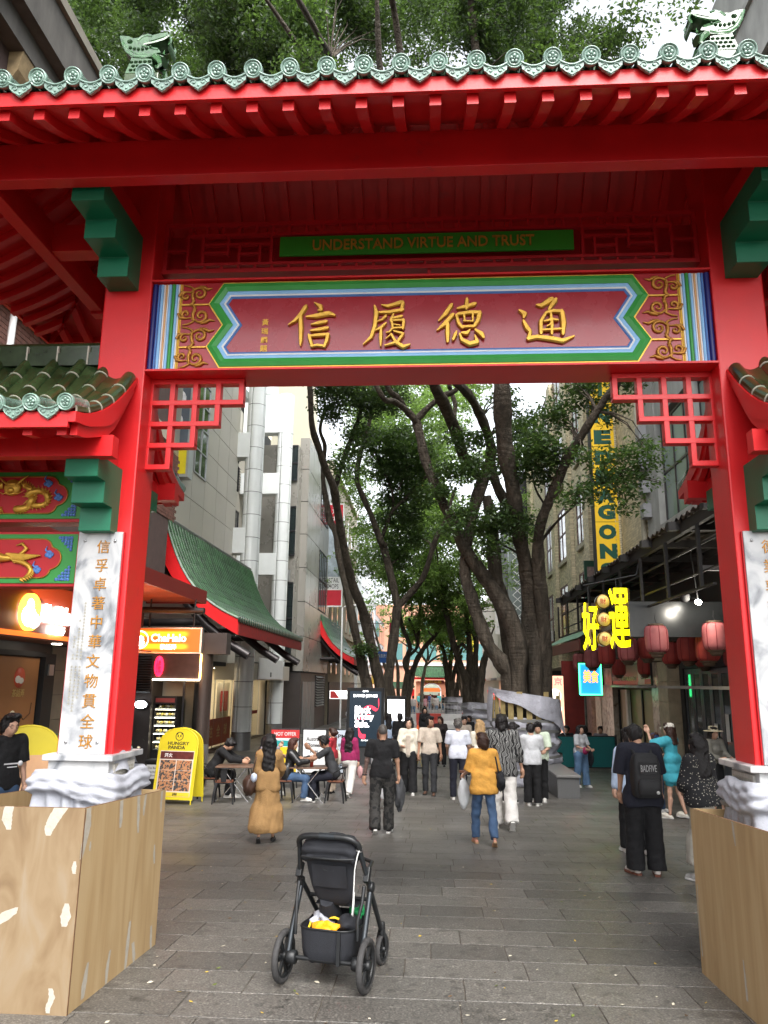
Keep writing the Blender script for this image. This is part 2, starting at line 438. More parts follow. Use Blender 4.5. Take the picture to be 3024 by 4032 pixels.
# purlins (the big beams) and hip beams
for y0,y1 in((4.70,4.81),(6.75,6.86)):MB().box(X0-3.32,y0,5.535,X0+3.32,y1,5.835).build('eave_beam',RED,gate,bev=.006)
for s in(-1,1):
 a,b=sorted((gx(s,3.2),gx(s,3.319))); MB().box(a,4.812,5.56,b,6.748,5.835).build('eave_beam',RED,gate,bev=.006)
 for sy in(-1,1):
  rg=[]
  for i in range(9):
   d=.06+1.6*i/8; z=5.47+zr(d)+.03
   c=V((gx(s,RW-d),RYC+sy*(RUN-d),z)); o=V((s*-sy,1,0)).normalized()*.06
   o=V((1,s*sy*-1,0)).normalized().cross(V((0,0,1)))*.055
   rg.append([c-o,c+o,c+o+V((0,0,.11)),c-o+V((0,0,.11))])
  MB().loft(rg,0,False).build('hip_beam',RED,roof)
 # short tie between pillar and side beam, above the bracket
 a,b=sorted((gx(s,2.646),gx(s,3.199))); MB().box(a,5.70,5.58,b,5.86,5.83).build('tie_beam',RED,gate)
 a,b=sorted((gx(s,2.40),gx(s,2.56)))
 for yy in((4.812,5.598),(5.962,6.748)):MB().box(a,yy[0],5.625,b,yy[1],5.83).build('tie_beam',RED,gate)
# round-ended cover tiles and drip tiles along the eaves
def flower_cap():
 m=MB()
 m.lathe([(.0,-.006),(.03,-.006),(.036,-.012),(.040,-.012),(.044,-.004),(.048,-.004),(.051,-.014),(.057,-.014),(.060,-.006),(.060,.02),(.050,.03),(.050,.25)],20,ax='y')
 for k in range(5):
  a=PI/2+k*2*PI/5
  m.ball((.0185*math.cos(a),-.008,.0185*math.sin(a)),(.0125,.007,.0125),8)
 m.ball((0,-.008,0),(.007,.008,.007),6)
 return m
CAP=flower_cap().mesh('tile_cap',GLAZE)
def drip_tile():
 m=MB(); f=[]
 n=12
 top=[(-.075+.15*i/n,.020-.028*math.sin(PI*i/n))for i in range(n+1)]
 bot=[(.075,.012),(.070,-.018),(.058,-.030),(.050,-.044),(.034,-.052),(.022,-.064),(.0,-.078),(-.022,-.064),(-.034,-.052),(-.050,-.044),(-.058,-.030),(-.070,-.018),(-.075,.012)]
 m.prism(top+bot[1:-1],'y',-.006,.012)
 m.tube([(x,-.008,z+.004)for x,z in top],.008,6)
 for s in(-1,1):
  cu=[]
  for i in range(12):
   a=i/11*1.9*PI; r=.021*(1-.75*i/11)
   cu.append((s*(.032+r*math.cos(a)),-.008,-.022+r*math.sin(a)))
  m.tube(cu,.0042,5)
  m.tube([(s*.06,-.008,-.026),(s*.04,-.008,-.047),(s*.018,-.008,-.058),(0,-.008,-.07)],.004,5)
 m.ball((0,-.006,-.045),(.009,.008,.009),6)
 # the trough behind
 m.sheet(lambda u,v:(-.075+.15*u,.0+.22*v,.018-.03*math.sin(PI*u)+.02*v),6,1)
 return m
DRIP=drip_tile().mesh('drip_tile',GLAZE)
for k in range(-nx-1,nx+3):
 x=-.178+k*PIT
 if abs(x-X0)<RW-.05:
  obj('tile_cap',CAP,roof,loc=(x,RY0-.045,5.752+lift(x,RY0)),rot=(.30,0,0))
  obj('tile_cap',CAP,roof,loc=(x,7.555,5.752+lift(x,RY0)),rot=(.30,0,PI))
 xm=x+PIT/2
 if abs(xm-X0)<RW-.05:
  obj('drip_tile',DRIP,roof,loc=(xm,RY0-.035,5.705+lift(xm,RY0)),rot=(.12,0,0))
  obj('drip_tile',DRIP,roof,loc=(xm,7.545,5.705+lift(xm,RY0)),rot=(.12,0,PI))
for s in(-1,1):
 for k in range(-7,8):
  y=RYC+k*PIT
  if abs(y-RYC)<RUN-.05:
   obj('tile_cap',CAP,roof,loc=(gx(s,RW+.045),y,5.752),rot=(.30,0,s*PI/2)); obj('drip_tile',DRIP,roof,loc=(gx(s,RW+.035),y+PIT/2,5.705),rot=(.12,0,s*PI/2))
# the rounded rows of cover tiles above
tr=MB()
for k in range(-nx-1,nx+3):
 x=-.178+k*PIT
 for sy in(-1,1):
  dm=min(RUN,RW-abs(x-X0))
  if dm<.3:continue
  tr.tube([(x,RYC+sy*(RUN-d),5.70+.045+zr(d)+lift(x,RYC+sy*(RUN-d)))for d in np.linspace(.15,dm,8)],.052,8)
for s in(-1,1):
 for k in range(-7,8):
  y=RYC+k*PIT; dm=RUN-abs(y-RYC)
  if dm>.3:tr.tube([(gx(s,RW-d),y,5.745+zr(d))for d in np.linspace(.15,dm,8)],.052,8)
tr.build('cover_tile_rows',TILEG,roof,kind='stuff')
rd=MB(); rd.box(X0-2.5,5.71,6.95,X0+2.5,5.85,7.12); rd.tube([(X0-2.5,5.78,7.12),(X0+2.5,5.78,7.12)],.065,10)
for s in(-1,1):rd.box(min(gx(s,2.4),gx(s,2.72)),5.705,7.0,max(gx(s,2.4),gx(s,2.72)),5.855,7.362)
for s in(-1,1):
 for sy in(-1,1):rd.tube([(gx(s,RW-d),RYC+sy*(RUN-d),5.80+zr(d)+lift(gx(s,RW-d),RYC+sy*(RUN-d)))for d in np.linspace(0,RUN,9)],.075,8)
rd.build('ridge',TILEG,roof,bev=.01)
# dragon heads at the ridge ends, open jaws towards the centre
def dragon_head():
 m=MB(); t=.075
 body=[(-.15,.0),(.13,0),(.10,.06),(.085,.14),(-.10,.17),(-.125,.08)]
 m.prism(body,'y',-t,t)
 head=[(-.23,.405),(-.20,.30),(-.165,.225),(-.10,.165),(.0,.15),(.08,.165),(.12,.20),(.165,.205),(.15,.235),(.06,.255),(-.005,.27),(.01,.30),(.06,.315),(.13,.325),(.20,.36),(.235,.385),(.21,.415),(.15,.415),(.10,.40),(.055,.39),(.0,.395),(-.05,.375),(-.10,.37),(-.15,.395)]
 m.prism(head,'y',-t*1.05,t*1.05)
 for sy in(-1,1):
  y=sy*t
  m.tube([(-.22,y,.395),(-.19,y,.30),(-.15,y,.225),(-.08,y,.175),(.02,y,.165),(.09,y,.19)],.013,6)
  m.tube([(-.20,y,.37),(-.16,y,.29),(-.12,y,.235),(-.06,y,.20),(.04,y,.195)],.008,6)
  m.tube([(.14,y,.24),(.05,y,.265),(-.01,y,.285),(.02,y,.31),(.10,y,.325),(.18,y,.35),(.235,y,.385),(.245,y*.8,.35),(.23,y*.8,.29)],.013,6)
  for i in range(6):m.ball((-.12+i*.038,y*1.1,.268-.022*math.sin(i*.62)),(.016,.012,.016),8)
  m.ball((-.13,y,.335),(.03,.02,.022),8); m.ball((-.125,y*1.15,.335),(.014,.012,.014),8)
  m.tube([(-.06,y,.345),(-.02,y,.385),(.03,y,.40),(.07,y,.385)],.013,6)
  for i in range(3):
   for j in range(5):m.ball((-.10+j*.042+(i%2)*.02,y,.03+i*.042),(.021,.010,.017),6)
  m.tube([(.185,y*.7,.20),(.19,y*.7,.255)],[.012,.003],6)
  m.tube([(.11,y,.17),(.15,y,.13),(.17,y,.08),(.14,y,.04)],[.03,.03,.02,.008],6)
  for i in range(3):m.tube([(.12+i*.022,y*.8,.085),(.125+i*.022,y*.8,.055)],[.006,.002],5)
 # upper lip: a broad curled flap, and the lower jaw
 m.sheet(lambda u,v:(.05+.19*u,(v-.5)*.17,.325+.06*u+.02*math.sin(PI*v)-.11*max(0,u-.75)*4*max(0,u-.75)),8,4)
 m.sheet(lambda u,v:(.20+.05*math.sin(PI*u*.8),(v-.5)*.17,.40-.16*u),6,4)
 m.loft([[(.12+.06*i/4+.02*math.cos(a),.07*math.sin(a),.20-.035*i/4+.045*math.cos(a)*.6)for a in np.linspace(0,2*PI,9)[:-1]]for i in range(5)],0)
 return m
DH=dragon_head().mesh('dragon_head',mat('dragon_glaze',(.055,.125,.055),.16,var=.5,vs=25,bump=.2,bs=60,coat=.6))
for s in(-1,1):obj('dragon_head',DH,gate,loc=(gx(s,2.56),5.78,7.36),rot=(0,0,0 if s<0 else PI),bev=.006)
# ---- fret lattice under the roof with the English motto
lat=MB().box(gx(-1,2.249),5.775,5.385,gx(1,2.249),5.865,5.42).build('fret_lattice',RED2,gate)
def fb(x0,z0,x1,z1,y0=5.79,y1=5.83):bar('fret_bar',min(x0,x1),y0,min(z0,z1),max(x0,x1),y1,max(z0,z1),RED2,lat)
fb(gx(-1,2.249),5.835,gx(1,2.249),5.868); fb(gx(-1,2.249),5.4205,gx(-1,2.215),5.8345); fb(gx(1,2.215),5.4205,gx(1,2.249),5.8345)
SX0,SX1=gx(-1,1.235),gx(1,1.235)
fb(gx(-1,2.05),5.737,gx(1,2.05),5.763); fb(gx(-1,2.05),5.462,gx(1,2.05),5.488)
for k in range(-14,15):
 x=X0+k*.145
 fb(x-.011,5.7635,x+.011,5.8345,5.80,5.82); fb(x-.011,5.4205,x+.011,5.4615,5.80,5.82)
for s in(-1,1):
 G=lambda d:gx(s,d)
 for a in((2.05,5.4885,2.028,5.7365),(1.30,5.4885,1.325,5.7365),(1.92,5.4885,1.895,5.7365),(1.60,5.4885,1.578,5.65),(1.70,5.56,1.678,5.7365),(1.42,5.4885,1.40,5.65)):
  fb(G(a[0]),a[1],G(a[2]),a[3],5.79,5.829)
 for a in((2.2145,5.60,2.0505,5.622),(1.8945,5.575,1.7005,5.597),(1.8945,5.652,1.7005,5.674),(1.6775,5.652,1.3255,5.674),(1.5775,5.56,1.4205,5.582)):
  fb(G(a[0]),a[1],G(a[2]),a[3],5.791,5.828)
sg=MB().box(SX0,5.768,5.525,SX1,5.79,5.705).build('motto_sign',SIGNG,gate,bev=.003)
me,w0,h0=text_mesh('UNDERSTAND VIRTUE AND TRUST',GOLDD,1.,.004,3,1.12)
text('UNDERSTAND VIRTUE AND TRUST',(X0-.02,5.764,5.615),.098,GOLD,sg,w=1.86,ext=.008,bold=.010)
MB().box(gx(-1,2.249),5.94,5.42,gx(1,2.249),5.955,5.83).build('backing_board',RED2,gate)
bar('hanging_post',X0+.02,5.80,5.205,X0+.045,5.82,5.384,RED2,gate)
# ---- the name panel
PZ0,PZ1,PL,PR=4.447,5.197,gx(-1,2.249),gx(1,2.249)
bm_=MB(); bm_.box(PL,5.632,PZ0-.008,PR,5.955,PZ1+.012); name_panel=bm_.build('name_panel',mat('panel_red',(.34,.014,.022),.32,var=.12,vs=4,coat=.2),gate,bev=.004)
MB().box(PL,5.59,PZ0-.028,PR,5.958,PZ0-.0085).build('panel_ledge',RED,name_panel,bev=.003)
MB().box(PL,5.59,PZ1+.0125,PR,5.65,PZ1+.03).build('panel_ledge',RED,name_panel,bev=.003)
H=PZ1-PZ0
def notch():
 # half outline as (distance from the left end, height fraction)
 L=[(.595,0),(.478,.25),(.60,.5),(.478,.75),(.595,1.0)]
 pts=[(PL+d,PZ0+f*H)for d,f in L]+[(PR-d,PZ0+f*H)for d,f in reversed(L)]
 return pts
def inset(pts,t):
 n=len(pts); out=[]
 for i in range(n):
  p0,p1,p2=V(pts[i-1]),V(pts[i]),V(pts[(i+1)%n])
  e1,e2=(p1-p0).normalized(),(p2-p1).normalized()
  n1,n2=V((e1.y,-e1.x)),V((e2.y,-e2.x))
  b=(n1+n2).normalized(); out.append(tuple(p1+b*(t/max(.3,b.dot(n1)))))
 return out
NP=notch()
def band(t0,t1,h0,h1,material,nm,mid=None):
 a,b=inset(NP,t0),inset(NP,t1); m=MB(); n=len(a)
 rows=[[(p[0],5.632,p[1])for p in a],[(p[0],5.632-h0,p[1])for p in a]]
 if mid is not None:c=inset(NP,(t0+t1)/2); rows.append([(p[0],5.632-mid,p[1])for p in c])
 rows+=[[(p[0],5.632-h1,p[1])for p in b],[(p[0],5.632,p[1])for p in b]]
 m.loft(rows,0,False,caps=False)
 m.build(nm,material,name_panel)
band(.0,.010,.018,.018,GOLD,'gilt_line'); band(.0105,.078,.024,.022,GREENP,'green_moulding',.036)
band(.0785,.108,.016,.012,SKYB,'blue_moulding',.018); band(.1085,.122,.014,.012,WHITEP,'white_moulding',.016); band(.1225,.140,.010,.005,MIDB,'blue_moulding',.011)
fld=inset(NP,.1405)
MB().prism(fld,'y',5.6285,5.633).build('name_field',mat('crimson_field',(.31,.014,.024),.26,var=.10,vs=5,bump=.03,coat=.25),name_panel)
# striped ends
stripes=[(.045,NAVY),(.022,MIDB),(.026,SKYB),(.014,WHITEP),(.016,mat('tan_paint',(.62,.36,.16),.45)),(.012,WHITEP),(.026,SKYB),(.030,GREENP),(.024,SKYB),(.014,WHITEP),(.014,YELP),(.012,GOLD)]
for s in(-1,1):
 d=2.248
 for w,mt in stripes:
  x=gx(s,d-w/2)
  MB().lathe([(w/2-.0008,PZ0),(w/2-.0008,PZ1)],8,(x,5.632,0),'z',0,True,PI,2*PI,False).build('moulding_stripe',mt,name_panel)
  d-=w
 de=2.248-d
 # compartments with gilt scrolls
 e0=d
 for f in(.25,.75):
  x_in=2.249-.478
  a,b=sorted((gx(s,e0),gx(s,x_in)))
  bar('gilt_line',a,5.618,PZ0+f*H-.006,b,5.6322,PZ0+f*H+.006,GOLD,name_panel)
 def spiral(m,c,r,turns,a0,sgn,rad=.009,tail=None):
  P=[]
  n=22
  for i in range(n):
   u=i/(n-1); a=a0+sgn*turns*2*PI*u; rr=r*(1-.88*u)
   P.append((c[0]+rr*math.cos(a),5.625,c[1]+rr*math.sin(a)))
  if tail:P=[(x,5.625,z)for x,z in tail]+P
  R=[rad*(.45+.75*math.sin(PI*min(1,(i+1)/len(P)*1.15)))for i in range(len(P))]
  m.tube(P,R,6)
 def leafy(cx,cz,w,h,fx,fz):
  sc=MB()
  # one branch: a big curl, a small curl and three leaves, mirrored by fx, fz
  X=lambda u:cx+fx*u*w
  Z=lambda v:cz+fz*v*h
  A=lambda a:math.atan2(math.sin(a)*fz,math.cos(a)*fx)
  spiral(sc,(X(.30),Z(.42)),.060,1.45,A(PI*1.15),fx*fz,.012,[(X(-.5),Z(.0)),(X(-.25),Z(.04)),(X(-.02),Z(.16))])
  spiral(sc,(X(-.38),Z(.52)),.038,1.2,A(-PI*.45),-fx*fz,.011,[(X(-.02),Z(.14)),(X(-.12),Z(.34))])
  for P in([(-.02,.14),(-.06,.5),(.0,.74),(.10,.80)],[(.30,.05),(.55,.12),(.72,.22),(.95,.16)],[(-.38,.3),(-.62,.34),(-.72,.55)],[(.05,.62),(-.02,.9),(-.16,.96)]):
   sc.tube([(X(a),5.624,Z(b))for a,b in P],[.006,.016,.013,.004][:len(P)],6)
  sc.build('gilt_scroll',GOLDD,name_panel)
 xc=(e0+2.249-.54)/2+.02
 # s: scrolls point inwards
 leafy(gx(s,xc+.015),PZ0+.5*H+.010,.185,.185,-s,1); leafy(gx(s,xc+.015),PZ0+.5*H-.010,.185,.185,-s,-1)
 leafy(gx(s,xc+.03),PZ0+.985*H,.165,.185,-s,-1); leafy(gx(s,xc+.03),PZ0+.015*H,.165,.185,-s,1)
# four brushed gold characters: strokes as (x, y, half width) in two drawing sheets
def sheet_pt(px,py,sh):
 f,ox,oy=((600/1659,1100,1150),(700/1659,1650,1130))[sh]
 return at(ox+px*f,oy+py*f,5.62)
BR={'信':(0,[[(290,165,26),(240,245,28),(170,320,20),(102,365,7)],[(232,265,26),(238,400,29),(235,540,22),(232,590,9)],[(388,128,9),(448,165,30),(458,205,22),(425,210,8)],[(300,280,12),(400,268,30),(540,240,33),(606,262,15)],[(350,365,8),(430,345,26),(512,330,22)],[(345,432,12),(430,417,26),(525,400,22)],[(325,480,18),(345,550,24),(360,600,18)],[(335,490,16),(430,478,24),(532,472,22)],[(532,475,24),(515,550,24),(490,605,16)],[(350,600,14),(420,588,17),(495,600,15)]]),'履':(0,[[(1118,150,9),(1180,162,22),(1330,118,28)],[(1345,125,24),(1328,212,22)],[(1090,232,17),(1200,226,25),(1342,202,22)],[(1040,165,16),(1058,230,30),(1040,380,27),(1000,500,22),(915,580,6)],[(1160,272,18),(1120,312,14),(1070,332,7)],[(1160,350,14),(1110,395,22),(1050,428,8)],[(1108,400,16),(1106,500,24),(1104,598,9)],[(1242,255,12),(1215,322,19)],[(1215,300,14),(1332,276,20)],[(1224,318,17),(1236,410,17)],[(1240,322,13),(1352,318,18)],[(1356,320,20),(1346,410,18)],[(1245,366,9),(1312,378,9)],[(1236,408,13),(1342,402,14)],[(1232,410,13),(1200,450,12),(1164,456,5)],[(1250,440,13),(1350,468,20),(1290,555,20),(1150,596,8)],[(1220,478,15),(1270,560,22),(1350,608,27),(1422,585,8)],[(1216,478,10),(1160,526,6)]]),'德':(1,[[(300,178,24),(250,252,24),(186,320,10)],[(312,268,24),(240,350,26),(170,410,9)],[(266,350,22),(266,430,25),(266,515,16)],[(446,125,20),(440,205,23)],[(358,210,12),(430,192,24),(520,165,22)],[(348,275,16),(368,345,20),(402,388,18)],[(365,262,19),(470,246,22),(560,246,24)],[(566,250,24),(548,320,25),(515,375,18)],[(398,382,15),(512,376,18)],[(418,270,13),(426,330,10)],[(500,262,13),(500,332,10)],[(415,330,9),(500,332,9)],[(350,425,8),(338,455,20),(318,500,16)],[(378,450,10),(400,505,20),(470,538,27),(542,525,24),(520,465,9)],[(398,440,12),(445,442,24),(472,415,9)],[(528,415,16),(580,448,27),(600,482,16)]]),'通':(1,[[(1098,175,12),(1140,180,26),(1230,122,30)],[(1268,130,28),(1210,218,16)],[(938,228,16),(985,258,28),(975,292,14)],[(974,328,18),(1008,390,26),(1036,425,20),(1020,490,22)],[(1020,488,24),(1100,472,24),(1250,490,27),(1340,508,25),(1442,468,9)],[(1178,255,15),(1134,330,22),(1136,438,20)],[(1180,250,17),(1250,232,20),(1325,236,22)],[(1330,240,26),(1346,340,29),(1340,445,20)],[(1226,258,13),(1236,350,21),(1236,446,15)],[(1165,332,11),(1240,312,17),(1292,320,11)],[(1150,412,13),(1320,402,13)],[(1190,378,8),(1240,352,10)]])}
for ch,(sh,strokes)in BR.items():
 m=MB()
 for si,st in enumerate(strokes):
  f=(600/1659,700/1659)[sh]*6.2/FPX
  P,R=[],[]
  for i in range(len(st)-1):
   for k in range(5):
    u=k/5; P.append(sheet_pt(st[i][0]*(1-u)+st[i+1][0]*u,st[i][1]*(1-u)+st[i+1][1]*u,sh)); R.append((st[i][2]*(1-u)+st[i+1][2]*u)*f)
  P.append(sheet_pt(*st[-1][:2],sh)); R.append(st[-1][2]*f)
  # rounded ends
  d0,d1=(P[0]-P[1]).normalized(),(P[-1]-P[-2]).normalized()
  P=[P[0]+d0*R[0]*.8]+P+[P[-1]+d1*R[-1]*.8]; R=[R[0]*.35]+R+[R[-1]*.35]
  for p in P:p.y=5.628-.0008*si
  # flat-topped section: bevelled ribbon
  rings=[]
  for i,p in enumerate(P):
   d=(P[min(i+1,len(P)-1)]-P[max(0,i-1)]).normalized(); o=V((-d.z,0,d.x))*R[i]
   h=.030
   rings.append([p+o,p+o+V((0,-h*.55,0)),p+o*.62+V((0,-h,0)),p-o*.62+V((0,-h,0)),p-o+V((0,-h*.55,0)),p-o])
  m.loft(rings,0,False)
 m.build('gilt_character',GOLD,name_panel)
for i,ch in enumerate('黃瑞麟題'):
 p=at(500+(752-i*3)*1200/1659,1000+(370+i*48)*1200/1659,5.62)
 text(ch,(p.x,5.626,p.z),.055,GOLD,name_panel,ext=.003,bold=.006,name='signature_character')
# ---- corner fretwork under the panel (stepped grid)
for s in(-1,1):
 c=.1905; w=.021
 sp=MB(); G=lambda d:gx(s,2.262-d)
 def hb(d0,d1,z):a,b=sorted((G(d0),G(d1))); sp.box(a,5.765,z-w,b,5.845,z+w)
 def vb(d,z0,z1):a,b=sorted((G(d-w),G(d+w))); sp.box(a,5.767,z0,b,5.843,z1)
 ZT=4.418
 for r in range(5):
  n=4 if r==0 else 5-r
  hb(-w*0,n*c+w,ZT-w-r*(c-.009))
 for k in range(5):
  n=4 if k==0 else 5-k
  vb(k*c+w*(.5 if k==0 else 0),ZT-2*w-n*(c-.009)+w,ZT-w)
 sp.build('corner_fretwork',RED,gate,bev=.004)
# ---- side roofs
SRY0,SRYC=4.646,5.78
def zs(u):u=min(max(u,0),1); return 3.735+.85*(.25*u+.75*u*u)
def zsb(u):
 T=[(0,3.628),(.18,3.66),(.42,3.76),(.54,3.83),(.64,3.97),(.82,4.26),(.90,4.36),(1,4.45)]
 return float(np.interp(u,[t[0]for t in T],[t[1]for t in T]))
YU=lambda u,sy:SRYC-sy*(1-u)*(SRYC-SRY0)
TL=.215
cov=MB()
ringA=[]
for yy,r in((0,.0555),(TL,.050)):ringA.append([(r*math.cos(a),yy,r*math.sin(a))for a in np.linspace(-.25,PI+.25,9)])
cov.loft(ringA,0,True,False,False)
cov.add([(q[0]*f,-.001,q[2]*f)for f in(1.0,.82)for q in[(p[0],0,p[2])for p in ringA[0]]],[(i,i+1,10+i,9+i)for i in range(8)],1)
rj=[(r*math.cos(a),y,r*math.sin(a))for y,r in((.0,.0562),(.008,.0562))for a in np.linspace(-.25,PI+.25,9)]
cov.add(rj,[(i,i+1,10+i,9+i)for i in range(8)],1,True)
COVER=cov.mesh('cover_tile',[TILEG,MORTAR])
PANM=MB().sheet(lambda u,v:(-.085+.17*u,TL*1.12*v,.012-.028*math.sin(PI*u)),6,1).add([(-.085+.17*u,0,.012-.028*math.sin(PI*u)-e)for e in(0,.014)for u in(0,.25,.5,.75,1)],[(i+5,i+6,i+1,i)for i in range(4)]).mesh('pan_tile',[TILEG])
for s in(-1,1):
 xv,xe=2.30,4.55
 m=MB()
 a,b=gx(s,xv),gx(s,xe)
 for sy in(1,-1):
  m.sheet(lambda u,v:(a+(b-a)*v,YU(u,sy),zs(u)-.02),10,1,0,False)
  m.sheet(lambda u,v:(a+(b-a)*v,YU(u,sy),zsb(u)+.06),10,1,0,False)
 sroof=m.build('side_roof',[RED],gate)
 for sy in(1,-1):
  us=np.linspace(0,1,15)
  for xa,wd in((xv,.05),(xe-.05,.05)):
   x0_,x1_=sorted((gx(s,xa),gx(s,xa+wd)))
   MB().loft([[(x0_,YU(u,sy),zsb(u)+.035),(x1_,YU(u,sy),zsb(u)+.035),(x1_,YU(u,sy),zs(u)),(x0_,YU(u,sy),zs(u))]for u in us],0,False).build('verge_board',RED,sroof)
   x0_,x1_=sorted((gx(s,xa+.02),gx(s,xa+wd+.02)))
   MB().loft([[(x0_,YU(u,sy),zsb(u)-.045),(x1_,YU(u,sy),zsb(u)-.045),(x1_,YU(u,sy),zsb(u)+.034),(x0_,YU(u,sy),zsb(u)+.034)]for u in us[1:]],0,False).build('verge_board',RED,sroof)
  ye=YU(0,sy)
  x0_,x1_=sorted((gx(s,xv+.051),gx(s,xe)))
  bar('fascia_board',x0_,ye,3.628,x1_,ye+sy*.03,3.735,RED,sroof)
  # rafter ends and the beam under the eave
  for k in range(9):
   xx=gx(s,2.42+k*.2365)
   rg=[[(xx-.033,YU(u,sy),zsb(u)-.045),(xx+.033,YU(u,sy),zsb(u)-.045),(xx+.033,YU(u,sy),zsb(u)+.05),(xx-.033,YU(u,sy),zsb(u)+.05)]for u in np.linspace(.06,.86,8)]
   MB().loft(rg,0,False).build('rafter',RED,sroof)
  yb=5.10 if sy>0 else 6.46
  x0_,x1_=sorted((gx(s,2.235),gx(s,4.4)))
  bar('eave_beam',x0_,yb,3.565,x1_,yb+.1,3.72,RED,sroof)
  x0_,x1_=sorted((gx(s,2.40),gx(s,2.56)))
  bar('tie_beam',x0_,min(yb+.101 if sy>0 else 5.961,5.599 if sy>0 else yb-.001),3.605,x1_,5.599 if sy>0 else yb-.001,3.72,RED,sroof)
  # caps and drips on the eave
  for k in range(9):
   xx=gx(s,2.363+k*.2365); rot=0 if sy>0 else PI
   obj('tile_cap',CAP,sroof,loc=(xx,ye-sy*.03,3.79),rot=(.25,0,rot))
   if k<8:obj('drip_tile',DRIP,sroof,loc=(gx(s,2.363+(k+.5)*.2365),ye-sy*.02,3.752),rot=(.12,0,rot))
   # cover and pan tiles up the slope (front slope one by one)
   n=6
   for i in range(n):
    u0,u1=.02+i/n*.97,.02+(i+1)/n*.97
    pA,pB=V((xx,YU(u0,sy),zs(u0)+.018)),V((xx,YU(u1,sy),zs(u1)+.018))
    L=(pB-pA).length; pit=math.atan2(pB.z-pA.z,abs(pB.y-pA.y))
    if k==0 and i>=5:continue
    obj('cover_tile',COVER,sroof,M=Matrix.LocRotScale(pA,(Matrix.Rotation(rot,3,'Z')@Matrix.Rotation(pit,3,'X')).to_quaternion(),V((1,L/TL,1))))
    if k<8:
     o=V((s*.2365/2,0,.004)); obj('pan_tile',PANM,sroof,M=Matrix.LocRotScale(pA+o,(Matrix.Rotation(rot,3,'Z')@Matrix.Rotation(pit,3,'X')).to_quaternion(),V((1,L/TL,1))))
 x0_,x1_=sorted((gx(s,2.648),gx(s,xe)))
 rb=MB(); rb.box(x0_,5.70,4.53,x1_,5.86,4.64); rb.box(x0_,5.725,4.641,x1_,5.835,4.70); rb.tube([(x0_,5.78,4.715),(x1_,5.78,4.715)],.045,8)
 for q in np.arange(x0_+.2,x1_,.26):rb.box(q,5.697,4.535,q+.012,5.863,4.699,1)
 rb.build('ridge',[TILEG,MORTAR],sroof)
 # carved panels of the side bay
 for zb,zt,kind in((3.245,3.63,'dragon'),(2.73,3.12,'phoenix')):
  xa,xb=sorted((gx(s,2.735),gx(s,3.884)))
  xm=(xa+xb)/2
  pb=MB(); pb.box(xa,5.765,zb-.025,xb,5.955,zt+.022)
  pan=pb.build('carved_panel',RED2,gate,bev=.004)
  MB().box(xa-(0 if s>0 else 0),5.752,zb,xb,5.7645,zt).build('green_field',GREENP,pan,bev=.002)
  # lobed field
  hw,hh,zc=.46,(zt-zb)/2-.042,(zt+zb)/2
  out=[]
  def arc(cx,cz,r,a0,a1,n=8):return[(cx+r*math.cos(a0+(a1-a0)*i/n),cz+r*math.sin(a0+(a1-a0)*i/n))for i in range(n+1)]
  rgt=[(hw-.20,-hh)]+arc(hw-.16,-hh+.075,.075,-PI/2,-.15)+arc(hw-.09,0,.085,-PI*.42,PI*.42)+arc(hw-.16,hh-.075,.075,.15,PI/2)+[(hw-.20,hh)]
  lob=[(xm+x,zc+z)for x,z in rgt]+[(xm-x,zc+z)for x,z in reversed(rgt)]
  MB().prism(lob,'y',5.742,5.7515).build('lobed_field',RED2,pan)
  MB().tube([(x,5.745,z)for x,z in lob]+[(lob[0][0],5.745,lob[0][1])],.006,5).build('gilt_line',GOLDD,pan)
  g=MB()
  if kind=='dragon':
   def coil(P,R):
    g.tube([(xm+x,5.735-.012*math.sin(i*.9),zc+z)for i,(x,z)in enumerate(P)],R,8)
   def ser(cx,cz,rx,rz,a0,a1,R0,R1,n=20):
    P=[(cx+rx*math.cos(a0+(a1-a0)*i/n),cz+rz*math.sin(a0+(a1-a0)*i/n))for i in range(n+1)]
    coil(P,[R0+(R1-R0)*i/n for i in range(n+1)])
    for i in range(0,n+1):
     a=a0+(a1-a0)*i/n; r1=1+.035/max(rx,rz)
     g.tube([(xm+cx+rx*math.cos(a),5.728,zc+cz+rz*math.sin(a)),(xm+cx+(rx+.042)*math.cos(a+.2),5.722,zc+cz+(rz+.042)*math.sin(a+.2))],[.009,.002],5)
   for f in(-1,1):
    ser(f*.22,-.03,.085,.062,PI*(.9 if f>0 else.1),PI*(-.9 if f>0 else 1.9),.030,.020)
    ser(f*.07,-.02,.11,.10,-PI*.55,PI*.45,.032,.026)if f>0 else ser(-.07,-.02,.11,.10,PI*.55,PI*1.5,.032,.026)
    for i in range(3):g.tube([(xm+f*.05,5.72,zc+.09),(xm+f*(.09+.02*i),5.715,zc+.13+.012*i)],[.010,.003],5)
    g.ball((xm+f*.035,5.718,zc+.062),(.014,.012,.012),8)
    g.tube([(xm+f*.02,5.712,zc+.02),(xm+f*.06,5.708,zc+.0),(xm+f*.11,5.712,zc+.03)],[.006,.005,.002],5)
   g.ball((xm,5.735,zc+.06),(.075,.032,.07),12); g.ball((xm,5.712,zc+.035),(.032,.022,.022),10); g.ball((xm,5.718,zc+.085),(.045,.02,.018),8)
   g.tube([(xm-.05,5.722,zc+.012),(xm,5.71,zc+.0),(xm+.05,5.722,zc+.012)],.010,6)
  else:
   g.tube([(xm-.10,5.73,zc+.12),(xm-.09,5.725,zc+.07),(xm-.08,5.722,zc+.03),(xm-.03,5.72,zc+.0),(xm+.06,5.725,zc-.005)],[.016,.018,.026,.04,.02],8)
   for i in range(5):g.tube([(xm-.10,5.728,zc+.125),(xm-.13+.018*i,5.722,zc+.155)],[.008,.003],5)
